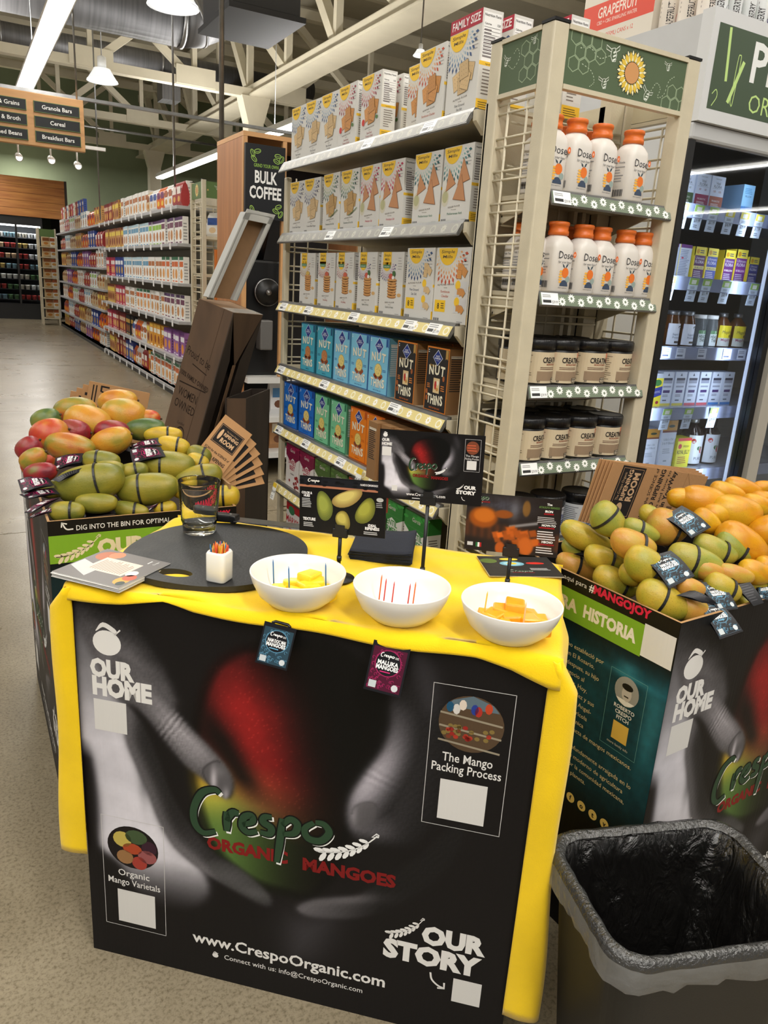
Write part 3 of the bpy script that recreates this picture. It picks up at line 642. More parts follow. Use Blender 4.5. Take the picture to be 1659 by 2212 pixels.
# ---- cracker cartons
INK = (84, 70, 56)
def rays(p, cx, cy, r, cols, w):
    for row, (rr, sz) in enumerate(((1.22, .55), (1.45, .7), (1.72, .85), (2.0, 1.0))):
        n = 16
        for k in range(n + 1):
            a = PI + PI * 1.05 * (k + .5 * (row % 2)) / n + .0
            x, y = cx + math.cos(a) * r * rr, cy + math.sin(a) * r * rr
            if 0.03 * w < x < .97 * w and y < cy - r * .1:
                t = (math.cos(a), math.sin(a)); s_ = r * .2 * sz; q = r * .1 * sz
                p.poly([(x - t[0] * s_, y - t[1] * s_), (x - t[1] * q, y + t[0] * q), (x + t[0] * s_, y + t[1] * s_), (x + t[1] * q, y - t[0] * q)], cols[min(row, len(cols) - 1)], 2)
def square_cracker(p, cx, cy, s, a, c, ly=2):
    v = [(cx + s * math.cos(a + PI / 4 + PI / 2 * k), cy + s * math.sin(a + PI / 4 + PI / 2 * k)) for k in range(4)]
    p.poly([(cx + (x - cx) * 1.05, cy + (y - cy) * 1.05) for x, y in v], tuple(int(q * .66) for q in c), ly).poly(v, c, ly + 1)
    for i in (-1, 0, 1):
        for j in (-1, 0, 1):
            ca, sa = math.cos(a), math.sin(a); p.ell(cx + s * .38 * (i * ca - j * sa), cy + s * .38 * (i * sa + j * ca), s * .045, s * .045, tuple(int(q * .75) for q in c), ly + 2, 6)
def mills(kind, w=.145, d=.05, h=.195, family=False, snack=False):
    """white cracker carton with a yellow sun, ray pattern and cracker picture"""
    cols = {'salt': ((190, 206, 216), (150, 176, 196), (100, 130, 165), (60, 86, 130)), 'tomato': ((236, 200, 196), (220, 150, 150), (190, 80, 90), (150, 40, 66)), 'cheddar': ((240, 214, 170), (232, 170, 110), (220, 120, 70), (196, 80, 50)),
            'pepper': ((200, 204, 214), (150, 156, 180), (90, 96, 130), (56, 56, 90)), 'rosemary': ((214, 216, 160), (150, 170, 110), (70, 120, 90), (36, 84, 70)), 'himal': ((240, 200, 200), (226, 140, 150), (206, 70, 96), (180, 40, 80)),
            'herb': ((190, 216, 206), (130, 176, 170), (70, 130, 130), (40, 96, 100)), 'seedo': ((236, 220, 190), (220, 190, 140), (190, 150, 100), (170, 120, 80)), 'seede': ((240, 210, 200), (220, 150, 140), (180, 90, 90), (140, 50, 60)), 'seedg': ((216, 200, 220), (170, 130, 180), (120, 80, 140), (70, 60, 110))}[kind]
    m = MB().box(0, d, -w, 0, 0, h, (220, 218, 212)); p = Pr(); seed = kind.startswith('seed')
    hh = h * (.86 if family else 1)
    cx, cy, r = w * .30, hh * .99, w * .29
    if snack: cx, r = w * .34, w * .27
    if seed: p.rect(w * .1, hh * .8, w * .46, hh, (246, 200, 50), 3); cx, cy, r = w * .28, hh * .84, w * .19
    rays(p, cx, cy, r, cols, w)
    if seed: p.rect(cx - w * .16, hh * .745, cx + w * .16, hh * .8, (70, 130, 80), 4).text('ORGANIC', cx, hh * .758, hh * .022, (240, 244, 236), 5, w=w * .26)
    p.ell(cx, cy, r, r, (246, 200, 50), 3, 22, PI, 2 * PI)
    ty = hh * (.93 if seed else .925)
    p.text('Simple', cx, ty, hh * .04, INK, 4, w=r * 1.45, b=.008, shear=.15).text('Mills', cx, ty - hh * .065, hh * .038, INK, 4, w=r * 1.05, b=.008, shear=.15)
    if family: p.rect(0, hh, w, h, (176, 36, 58), 2).text('FAMILY SIZE', w / 2, hh + (h - hh) * .25, (h - hh) * .55, (246, 240, 238), 3, w=w * .88, b=.02)
    p.bars(w * .76, hh * .72, w * .95, hh * .93, 5, (170, 166, 162), 2, .25, .4)
    cc = (222, 190, 140) if kind in ('salt', 'pepper') else (214, 150, 84) if kind in ('cheddar', 'tomato') else (204, 164, 104)
    rn2 = random.Random(hash(kind) % 97 if False else len(kind) * 7)
    if snack:
        for j in range(2):
            y = hh * (.46 - j * .22); p.poly([(w * .62, y - hh * .1), (w * .94, y - hh * .08), (w * .96, y + hh * .1), (w * .64, y + hh * .1)], (214, 214, 214), 2).ell(w * .7, y + hh * .05, w * .075, w * .075, (246, 200, 50), 3, 12)
            for k in range(3): square_cracker(p, w * (.74 + .06 * k), y - hh * (.03 + .01 * k), w * .07, .4 * k, cc, 3 + 2 * k)
        for k in range(4): square_cracker(p, w * (.72 + .07 * (k % 3)), hh * (.74 - .03 * k), w * .09, .5 * k, cc, 2 + 2 * k)
        p.rect(w * .05, hh * .14, w * .37, hh * .3, (246, 200, 40), 2).text('8', w * .16, hh * .18, hh * .075, (60, 50, 30), 3, b=.02).bars(w * .24, hh * .18, w * .35, hh * .27, 3, (110, 90, 40), 3)
        ly = {'salt': ('Fine Ground', 'Sea Salt', (70, 80, 100)), 'cheddar': ('Farmhouse', 'Cheddar', (190, 80, 50))}[kind]
        p.text('ALMOND FLOUR', w * .34, hh * .5, hh * .022, INK, 2, w=w * .5, rot=.05).text('CRACKERS', w * .34, hh * .462, hh * .012, INK, 2).text(ly[0], w * .34, hh * .4, hh * .035, ly[2], 2, maxw=w * .46).text(ly[1], w * .34, hh * .34, hh * .035, ly[2], 2, maxw=w * .46)
    elif seed:
        for k in range(7): p.ell(w * (.55 + .012 * rn2.uniform(-1, 1)), hh * (.3 + .043 * k), w * .2, hh * .03, (150, 96, 50), 2 + k, 14).ell(w * (.55 + .012 * rn2.uniform(-1, 1)), hh * (.308 + .043 * k), w * .195, hh * .024, (206, 150, 88), 3 + k, 14)
        if kind == 'seedg': p.ell(w * .5, hh * .62, w * .1, hh * .045, (206, 90, 70), 11, 10).ell(w * .62, hh * .66, w * .07, hh * .05, (70, 110, 60), 12, 8).ell(w * .6, hh * .6, w * .06, hh * .03, (240, 236, 230), 13, 8)
        else: p.ell(w * .55, hh * .615, w * .12, hh * .04, (200, 96, 70) if kind == 'seede' else (214, 180, 90), 11, 10)
        p.ell(w * .87, hh * .33, w * .09, hh * .03, (212, 170, 110), 2, 10)
        nm = {'seedo': ('Original', (196, 150, 60)), 'seede': ('Everything', (180, 70, 60)), 'seedg': ('Garlic & Herb', (84, 92, 84))}[kind]
        p.text('SEED FLOUR', w * .48, hh * .195, hh * .022, INK, 2, w=w * .42, rot=.04).text('CRACKERS', w * .48, hh * .162, hh * .012, INK, 2).text(nm[0], w * .48, hh * .115, hh * .032, nm[1], 2, maxw=w * .55)
    elif kind in ('himal', 'herb'):
        bc = (196, 140, 96); p.ell(w * .13, hh * .34, w * .13, hh * .12, (214, 208, 186), 2, 16).ell(w * .13, hh * .35, w * .1, hh * .08, (186, 184, 140), 3, 12)
        for q, (x, y, s_, a) in enumerate(((.27, .55, .2, .3), (.72, .62, .24, .15), (.64, .4, .25, -.1))):
            tr = [(w * x + w * s_ * math.cos(a + PI / 2 + 2 * PI * k / 3) * .95, hh * y + w * s_ * math.sin(a + PI / 2 + 2 * PI * k / 3) * 1.15) for k in range(3)]
            gx, gy = sum(t[0] for t in tr) / 3, sum(t[1] for t in tr) / 3
            p.poly([(gx + (x_ - gx) * 1.07, gy + (y_ - gy) * 1.07) for x_, y_ in tr], (140, 88, 52), 4 + 2 * q).poly(tr, bc, 5 + 2 * q)
        nm = {'himal': ('Himalayan Salt', (206, 70, 96)), 'herb': ('Mediterranean Herb', (60, 120, 90))}[kind]
        p.text('VEGGIE FLOUR', w * .46, hh * .2, hh * .022, INK, 2, w=w * .42, rot=.05).text('PITA CRACKERS', w * .46, hh * .165, hh * .012, INK, 2).text(nm[0], w * .5, hh * .105, hh * .032, nm[1], 2, maxw=w * .76)
    else:
        for k, (x, y, a) in enumerate(((.35, .42, .3), (.72, .5, -.2), (.52, .36, .1), (.58, .48, .5), (.62, .4, -.3), (.56, .53, .15))): square_cracker(p, w * x, hh * y, w * .19, a, tuple(int(q * (1 - .04 * (k % 3))) for q in cc), 2 + 2 * k)
        if kind == 'tomato': p.ell(w * .18, hh * .3, w * .07, w * .07, (206, 50, 40), 15, 12).ell(w * .84, hh * .33, w * .06, w * .04, (80, 120, 60), 15, 8)
        if kind == 'rosemary': p.line(bez([(w * .5, hh * .24), (w * .75, hh * .3), (w * .95, hh * .36)]), .003, (90, 120, 70), 15)
        nm = {'salt': ('Fine Ground', 'Sea Salt', (80, 80, 84)), 'tomato': ('Sun-Dried', 'Tomato & Basil', (160, 40, 50)), 'cheddar': ('Farmhouse Cheddar', None, (190, 90, 60)), 'pepper': ('Cracked Black Pepper', None, (70, 66, 70)), 'rosemary': ('Rosemary & Sea Salt', None, (60, 90, 80))}[kind]
        p.text('ALMOND FLOUR', w * .48, hh * .195, hh * .022, INK, 2, w=w * .46, rot=.05).text('CRACKERS', w * .48, hh * .162, hh * .012, INK, 2).text(nm[0], w * .48, hh * .11, hh * .032, nm[2], 2, maxw=w * .76)
        if nm[1]: p.text(nm[1], w * .48, hh * .062, hh * .03, nm[2], 2, maxw=w * .76)
    for k in range(3): p.rect(w * (.04 + .06 * k), hh * .02, w * (.085 + .06 * k), hh * .055, (120, 120, 120), 2)
    p.bars(w * .74, hh * .02, w * .95, hh * .04, 1, (150, 150, 150), 2)
    p.onto(m, plane((0, 0, 0), (0, -1, 0), (0, 0, 1)))
    # the end with the nutrition panel faces -y
    q = Pr().rect(d * .08, h * .5, d * .92, h * .97, (244, 243, 240)).text('Nutrition Facts', d * .5, h * .93, h * .024, (40, 36, 36), 2, w=d * .8, b=.02).text('Calories', d * .12, h * .85, h * .018, (40, 36, 36), 2, al='l', b=.02, maxw=d * .45).text('150', d * .9, h * .85, h * .022, (40, 36, 36), 2, al='r', b=.02)
    for k in range(9): q.rect(d * .1, h * (.825 - .034 * k), d * .9, h * (.829 - .034 * k), (90, 80, 80), 2)
    q.bars(d * .12, h * .53, d * .7, h * .82, 9, (120, 112, 112), 2, .4, .4, 2).rect(0, h * .46, d, h * .5, (243, 196, 60)).text('Ingredients', d * .5, h * .47, h * .016, (70, 56, 30), 2, maxw=d * .8)
    q.bars(d * .2, h * .17, d * .85, h * .44, 8, (130, 120, 112), 2, .35, .5, 4).rect(0, 0, d, h * .13, (243, 196, 60)).bars(d * .1, h * .02, d * .9, h * .11, 4, (110, 90, 40), 2, .35)
    q.onto(m, plane((0, -w, 0), (1, 0, 0), (0, 0, 1)))
    return m.mesh('cracker_carton', [PRINT])
def nutthins(bg, dark, kind, w=.14, d=.055, h=.19, arti=False):
    m = MB().box(0, d, -w, 0, 0, h, tuple(int(q * .8) for q in bg) if not arti else (150, 112, 74)); p = Pr()
    edge = dark if not arti else (224, 130, 40)
    p.rect(0, 0, w, h, edge, 1).rect(w * .03, h * .022, w * .97, h * .978, bg, 2)
    lc = (246, 240, 214); cx, cy, r = w * .5, h * .84, w * .2
    p.poly([(cx - r * 1.1, cy), (cx, cy - r), (cx + r * 1.1, cy), (cx, cy + r)], (226, 232, 244), 3).poly([(cx - r, cy), (cx, cy - r * .9), (cx + r, cy), (cx, cy + r * .9)], (30, 56, 140), 4)
    p.text('BLUE', cx, cy + h * .012, h * .026, (236, 240, 250), 5, b=.02, w=r * .75).text('DIAMOND', cx, cy - h * .022, h * .026, (236, 240, 250), 5, b=.02, w=r * 1.35).text('ALMONDS', cx, cy - h * .048, h * .014, (200, 210, 236), 5, w=r * .7)
    for t, y, rot_ in (('NUT', .585, -1), ('THiNS', .12, 1)):
        # lettering on a slight arch
        chars = list(t); ws = {'N': 1.0, 'U': .98, 'T': .9, 'H': 1.0, 'i': .42, 'S': .88}; tot = sum(ws[c] for c in chars); span = w * .74; x = w * .13
        for i, c in enumerate(chars):
            cw = span * ws[c] / tot; xm = x + cw / 2; dx = (xm - w / 2) / (w / 2); yy = h * y + rot_ * h * .03 * dx * dx * (1 if t == 'THiNS' else 1); a = rot_ * dx * .12
            p.text(c, xm + h * .006, yy - h * .006, h * .138, dark if not arti else (10, 10, 10), 3, w=cw * .82, b=.035, rot=a).text(c, xm, yy, h * .138, lc, 4, w=cw * .82, b=.035, rot=a); x += cw
    if arti:
        p.rect(w * .38, h * .3, w * .66, h * .53, (226, 200, 150), 3).ell(w * .48, h * .42, w * .05, h * .07, (190, 50, 50), 4, 8).ell(w * .58, h * .46, w * .05, h * .04, (240, 230, 210), 4, 8).ell(w * .56, h * .36, w * .06, h * .03, (206, 150, 80), 4, 8)
        for x, y, a in ((.82, .54, .3), (.1, .3, -.3), (.12, .2, .4)): p.ell(w * x, h * y, w * .05, h * .045, (170, 96, 50), 4, 8)
        p.bars(w * .72, h * .34, w * .9, h * .44, 3, (214, 130, 60), 4).bars(w * .1, h * .36, w * .26, h * .44, 3, (214, 130, 60), 4).text('Artisan', w * .3, h * .7, h * .04, (206, 160, 70), 4, shear=.2, maxw=w * .3)
    else:
        cr = {'almond': (200, 132, 80), 'rice': (238, 214, 130), 'pec': (240, 214, 120)}[kind]
        for x, y in ((.36, .32), (.66, .32), (.42, .29), (.6, .285)): p.ell(w * x, h * y, w * .085, h * .04, (150, 74, 38), 3, 10)
        p.ell(w * .51, h * .42, w * .185, h * .118, tuple(int(q * .72) for q in cr), 4, 20).ell(w * .505, h * .422, w * .17, h * .108, cr, 5, 20)
        rn3 = random.Random(3)
        for k in range(14): p.ell(w * .505 + w * .14 * rn3.uniform(-.8, .8), h * .422 + h * .09 * rn3.uniform(-.8, .8), w * .014, w * .012, tuple(int(q * .8) for q in cr), 6, 6)
        p.bars(w * .72, h * .4, w * .93, h * .45, 2, dark, 3).bars(w * .08, h * .4, w * .26, h * .45, 2, dark, 3)
    p.poly([(w * .84, h * .975), (w * .95, h * .975), (w * .95, h * .83), (w * .895, h * .85), (w * .84, h * .83)], dark if not arti else (190, 150, 80), 3).bars(w * .06, h * .9, w * .12, h * .96, 2, (230, 236, 240), 3)
    p.text('HINT OF SEA SALT' if kind == 'rice' else 'ALMONDS', w * .5, h * .05, h * .025, dark if not arti else (206, 110, 40), 3, maxw=w * .6, b=.01)
    p.onto(m, plane((0, 0, 0), (0, -1, 0), (0, 0, 1)))
    q = Pr().bars(d * .12, h * .35, d * .88, h * .9, 16, (226, 230, 230) if not arti else (60, 50, 44), 1, .5, .3, 3).rect(d * .1, h * .86, d * .9, h * .9, (236, 236, 230) if not arti else (230, 220, 200), 1)
    q.onto(m, plane((0, -w, 0), (1, 0, 0), (0, 0, 1)))
    return m.mesh('nut_cracker_carton', [PRINT])
KM = {}
def kmesh(k):
    if k not in KM:
        if k == 'fam': KM[k] = mills('salt', .15, .062, .235, family=True)
        elif k == 'snack_salt': KM[k] = mills('salt', .158, .07, .205, snack=True)
        elif k == 'snack_ched': KM[k] = mills('cheddar', .17, .075, .205, snack=True)
        elif k.startswith('nt_'):
            KM[k] = {'nt_teal': lambda: nutthins((72, 172, 196), (24, 84, 120), 'almond'), 'nt_sky': lambda: nutthins((130, 202, 232), (40, 90, 160), 'rice'), 'nt_dark': lambda: nutthins((40, 38, 38), (20, 20, 20), 'rice', arti=True, w=.118, d=.06),
                     'nt_blue': lambda: nutthins((28, 112, 208), (16, 66, 150), 'rice', w=.15), 'nt_green': lambda: nutthins((126, 206, 158), (40, 120, 84), 'pec'), 'nt_orange': lambda: nutthins((242, 134, 24), (196, 84, 10), 'pec', w=.13)}[k]()
        else: KM[k] = mills(k, d=.052)
    return KM[k]
rows = [
 (0, [('salt', 3.10), ('salt', 2.957), ('salt', 2.812), ('tomato', 2.660), ('tomato', 2.482), ('cheddar', 2.27), ('cheddar', 2.120), ('fam', 1.962)]),
 (1, [('pepper', 3.095), ('pepper', 2.949), ('rosemary', 2.763), ('rosemary', 2.612), ('himal', 2.46), ('himal', 2.312), ('herb', 2.103), ('herb', 1.945)]),
 (2, [('seedo', 2.974), ('seede', 2.791), ('seede', 2.622), ('seedg', 2.446), ('seedg', 2.285), ('snack_salt', 2.112), ('snack_ched', 1.948)]),
 (3, [('nt_teal', 2.995), ('nt_teal', 2.938), ('nt_teal', 2.776), ('nt_sky', 2.615), ('nt_sky', 2.478), ('nt_sky', 2.33), ('nt_dark', 2.139), ('nt_dark', 1.957)]),
 (4, [('nt_blue', 3.115), ('nt_blue', 2.944), ('nt_green', 2.778), ('nt_green', 2.624), ('nt_orange', 2.452), ('nt_orange', 2.322)])]
LABK = {'salt': 'sun logo carton with blue rays', 'tomato': 'sun logo carton with crimson rays', 'cheddar': 'sun logo carton of orange cheddar crackers', 'fam': 'red topped family size white cracker carton', 'pepper': 'sun logo carton with slate rays', 'rosemary': 'sun logo carton with green rays', 'himal': 'sun logo carton with pink rays and triangle crackers', 'herb': 'sun logo carton with teal rays and triangle crackers',
        'seedo': 'carton with a cracker stack and beige rays', 'seede': 'carton with a cracker stack and red rays', 'seedg': 'carton with a cracker stack and violet rays', 'snack_salt': 'white eight pack cracker carton with blue rays', 'snack_ched': 'white eight pack cracker carton with orange rays', 'nt_teal': 'teal nut cracker carton', 'nt_sky': 'sky blue nut cracker carton', 'nt_dark': 'black and orange nut cracker carton', 'nt_blue': 'royal blue nut cracker carton', 'nt_green': 'mint green nut cracker carton', 'nt_orange': 'orange nut cracker carton'}
ORD = ['farthest', 'middle', 'nearest']
for li, its in rows:
    cnt = {}
    for k, y in its: cnt.setdefault(k, []).append(y)
    for k, y in its:
        n = len(cnt[k]); i = cnt[k].index(y)
        pos = '' if n == 1 else (' farther one of two' if i == 0 else ' nearer one of two') if n == 2 else [' farthest of three', ' middle of three', ' nearest of three'][i]
        setback = .05 if (k == 'cheddar' and i == 0) else .03 if (k == 'nt_teal' and i == 0) else 0
        x = 1.222 + rn.random() * .004 + setback
        tag(put('cracker_carton', kmesh(k), loc=(x, y, LEV[li]), rz=rn.uniform(-.03, .03)), LABK[k] + ' in front' * (not pos) + pos, 'carton', 'front cartons on the cracker shelves')
        nb = 2 if li in (0,) else 3
        for q in range(1, nb):
            if k == 'snack_ched' and q > 2: continue
            dd = .063 if k not in ('snack_salt', 'snack_ched', 'fam') else .08
            tag(put('cracker_carton', kmesh(k), loc=(x + dd * q + .004, y - rn.uniform(.0, .012), LEV[li]), rz=rn.uniform(-.02, .02)), LABK[k] + ', %s row%s' % (['second', 'third'][q - 1], ', ' + pos.strip().split()[0] + ' stack' if pos else ''), 'carton', 'cartons stacked behind on the cracker shelves')
tag(put('cracker_carton', kmesh('fam'), loc=(1.42, 1.86, LEV[0])), 'red topped family size carton half hidden by the green header', 'carton', 'cartons stacked behind on the cracker shelves')
for k in range(4): tag(put('cracker_carton', kmesh('nt_dark'), loc=(1.27 + .01 * k, 2.17 - .068 * k, LEV[4]), rz=-PI / 2), 'black carton turned sideways, %s right of the orange pair' % ['first', 'second', 'third', 'fourth'][k], 'carton', 'sideways black cartons')
# pouches on the lower shelves
def gaiapouch(top, body, txt, tc, spot, w=.145, h=.19, d=.05, t2=None, brand=True):
    m = MB().box(0, d, -w, 0, 0, h, body); p = Pr().rect(0, h * .72, w, h, top)
    rn4 = random.Random(len(txt)); p.poly([(0, h * .72), (w * .3, h * .6), (w * .6, h * .72)], top, 2).poly([(w * .4, h * .72), (w * .75, h * .63), (w, h * .72)], top, 2)
    for k in range(7): p.ell(w * rn4.random(), h * (.86 + .12 * rn4.random()), w * .1, h * .03, tuple(min(255, int(q * 1.25)) for q in top), 2, 7)
    p.text('Garcia', w * .5, h * .83, h * .07, (236, 226, 220), 3, shear=.2, maxw=w * .5)
    for i, l_ in enumerate(txt): p.text(l_, w * .5, h * (.54 - .13 * i), h * .1, tc, 3, b=.02, maxw=w * .86)
    p.text('crackers', w * .5, h * (.56 - .13 * len(txt)), h * .045, (110, 100, 96), 3, maxw=w * .5)
    for k in range(9): p.ell(w * (.66 + .3 * rn4.random()), h * (.03 + .26 * rn4.random()), w * .08, h * .04, tuple(int(q * (.8 + .3 * rn4.random())) for q in spot), 3 + k % 2, 8)
    p.ell(w * .3, h * .14, w * .06, h * .035, spot, 3, 8)
    p.onto(m, plane((0, 0, 0), (0, -1, 0), (0, 0, 1)))
    Pr().rect(0, h * .72, d, h, top).bars(d * .1, h * .1, d * .9, h * .65, 12, (120, 116, 110), 2, .4).onto(m, plane((0, -w, 0), (1, 0, 0), (0, 0, 1)))
    return m.mesh('veg_cracker_carton', [PRINT])
GA = [gaiapouch((126, 22, 62), (232, 226, 222), ['SWEET', 'BEET'], (178, 36, 70), (150, 40, 40)), gaiapouch((74, 104, 44), (226, 226, 214), ['KALE'], (80, 120, 50), (90, 120, 60)), gaiapouch((170, 60, 40), (232, 226, 218), ['TOMATO'], (190, 60, 40), (200, 90, 50)), gaiapouch((52, 130, 56), (236, 236, 230), ['LENTIL', 'TURMERIC'], (56, 140, 60), (204, 160, 60))]
for i, (k, y, l_) in enumerate(((0, 3.07, 'maroon topped beet cracker carton, farther of two'), (0, 2.915, 'maroon topped beet cracker carton, nearer of two'), (1, 2.755, 'green topped kale cracker carton, farther of two'), (1, 2.6, 'green topped kale cracker carton, nearer of two'), (2, 2.44, 'red topped tomato cracker carton behind the small signs'), (2, 2.28, 'red topped tomato cracker carton, nearer, behind the signs'))):
    tag(put('veg_cracker_carton', GA[k], loc=(1.225, y, LEV[5])), l_, 'carton', 'vegetable cracker cartons')
MARY = MB().box(0, .06, -.15, 0, 0, .19, (232, 226, 222)); Pr().rect(0, .155, .15, .19, (170, 30, 40)).ell(.06, .16, .035, .02, (60, 120, 80), 2, 14).text("MARY'S", .07, .1, .03, (186, 40, 50), 2, b=.015).bars(.03, .03, .12, .08, 3, (200, 120, 120), 2).onto(MARY, plane((0, 0, 0), (0, -1, 0), (0, 0, 1))); MARY = MARY.mesh('red_cracker_carton', [PRINT])
for i, y in enumerate((3.05, 2.88)): tag(put('red_cracker_carton', MARY, loc=(1.225, y, LEV[6])), ['white and red carton at the far end of the bottom shelf', 'white and red carton second from the far end of the bottom shelf'][i], 'carton', 'cartons on the bottom cracker shelf')
for i, y in enumerate((2.5, 2.34, 2.18, 2.02)): tag(put('veg_cracker_carton', GA[3 if i else 2], loc=(1.225, y, LEV[5] if i > 1 else LEV[6])), ['tomato cracker carton under the small signs', 'green lentil carton, farthest, under the small signs', 'green lentil carton, middle, under the small signs', 'green lentil carton nearest the cream post'][i], 'carton', 'lentil cracker cartons')
tgm = MB().box(-.001, 0, -.04, 0, -.075, 0, (245, 245, 240)); Pr().rect(0, -.02, .04, 0, (236, 200, 60)).text('$4.49', .02, -.045, .012, (50, 50, 50), 2).bars(.006, -.07, .034, -.055, 2, (150, 150, 150), 2).onto(tgm, plane((-.0011, 0, 0), (0, -1, 0), (0, 0, 1)))
for i, (y, z) in enumerate(((3.09, .63), (2.28, .89), (1.98, .63))): tag(put('hanging_price_tag', tgm.mesh('hanging_price_tag', [PRINT]), loc=(1.178, y, z), rot=(0, .25, 0)), ['yellow topped price tag at the far end of the gondola', 'white price tag left of the largest small sign', 'white price tag under the largest small sign'][i], 'price tag', 'hanging price tags')
# ------------------------------------------------------------------ end rack with the white bottles and black tubs
er = end_rack('end_rack', 'cream wire end rack with sunflower header and white bottles', (1.2, 1.5, 0), .472, .235, 2.082, [], .118, post=.044)
SAGE = (84, 100, 74)
m = MB().box(.044, .43, .004, .014, 1.962, 2.072, SAGE)
header_print(.386, .11, (.205, .057, .048), [(.14, .085, .024, .3), (.122, .022, .018, .3), (.262, .02, .02, -.2), (.32, .09, .014, .2)],
             [(.025 + .031 * i + (.0155 if j % 2 else 0), .1 - .027 * j, .0165) for i in range(3) for j in range(3) if i + j < 4] + [(.33 + .031 * i + (.0155 if j % 2 else 0), .012 + .027 * j, .0165) for i in range(2) for j in range(2)],
             [[(.04, .08), (.07, .085), (.1, .07), (.13, .08)], [(.05, .05), (.08, .04), (.092, .02), (.08, .008)], [(.275, .03), (.29, .05), (.305, .04), (.3, .02), (.32, .03), (.33, .06), (.35, .075)]]).onto(m, plane((.044, .0039, 1.962), (1, 0, 0), (0, 0, 1))); m.build('header', PRINT, er)
m = MB().box(.004, .014, .044, .191, 1.962, 2.072, SAGE)
header_print(.147, .11, None, [(.02, .07, .016, -.2), (.12, .095, .013, .3)], [(.09 + .031 * i + (.0155 if j % 2 else 0), .03 + .027 * j, .0165) for i in range(2) for j in range(3)], [[(.03, .06), (.05, .05), (.07, .07), (.06, .09), (.045, .08)]]).onto(m, plane((.0039, .191, 1.962), (0, -1, 0), (0, 0, 1))); m.build('header', PRINT, er)
for z in (1.953, 2.072): 
    MB().box(.044, .428, .0, .018, z, z + .01).build('header_rail', CRM, er); MB().box(.0, .018, .044, .191, z, z + .01).build('header_rail', CRM, er); MB().box(.454, .472, .044, .191, z, z + .01).build('header_rail', CRM, er)
MB().box(.454, .46, .044, .191, 1.962, 2.072, (200, 190, 160)).build('header_back', PRINT, er)
MB().box(.0, .472, .225, .235, .1, 1.95).build('back_panel', CRM, er)
for s_ in (.3, .33): MB().box(s_, s_ + .012, .2, .224, .2, 1.95).build('slotted_strip', CRM, er)
side_grid(er, .044, .191, .3, 1.94, .012, .1505, .02); side_grid(er, .044, .191, .3, 1.94, .46, .1505, .02)
side_grid(er, .05, .42, 1.2, 1.93, .19, .24, .02, ax='x')
ESH = [1.741, 1.51, 1.281, 1.08, .86, .62]
for li, z in enumerate(ESH):
    sh = MB().box(.046, .43, .012, .225, z - .014, z - .003).build('shelf', CRM, er)
    MB().prism([(.012, z + .002), (.006, z + .002), (-.006, z - .03), (-.004, z - .034), (.012, z - .006)], .046, .448, ax='x').build('lip', LIPM, sh)
    p = Pr().rect(0, .002, .398, .03, (120, 132, 112), 1)
    for k in range(11): daisy(p, .07 + k * .031, .021 if k % 2 else .012, .0125, (244, 244, 240), 2, 11, (120, 132, 112))
    p.rect(.004, .002, .058, .032, (246, 246, 244), 4).bars(.008, .005, .034, .013, 1, (60, 60, 60), 5, .9, 0).text('$39.99', .046, .006, .007, (50, 50, 50), 5, maxw=.018).bars(.008, .02, .04, .028, 2, (150, 150, 150), 5)
    mm = MB(); p.onto(mm, plane((.048, -.0068, z - .031), (1, 0, 0), (0, .012, .032))); mm.build('label_strip', GLOSS, sh)
    for x in (.05, .428): MB().prism([(.02, z - .014), (.22, z - .014), (.22, z - .08)], x, x + .004, ax='x').build('bracket', CRM, sh)
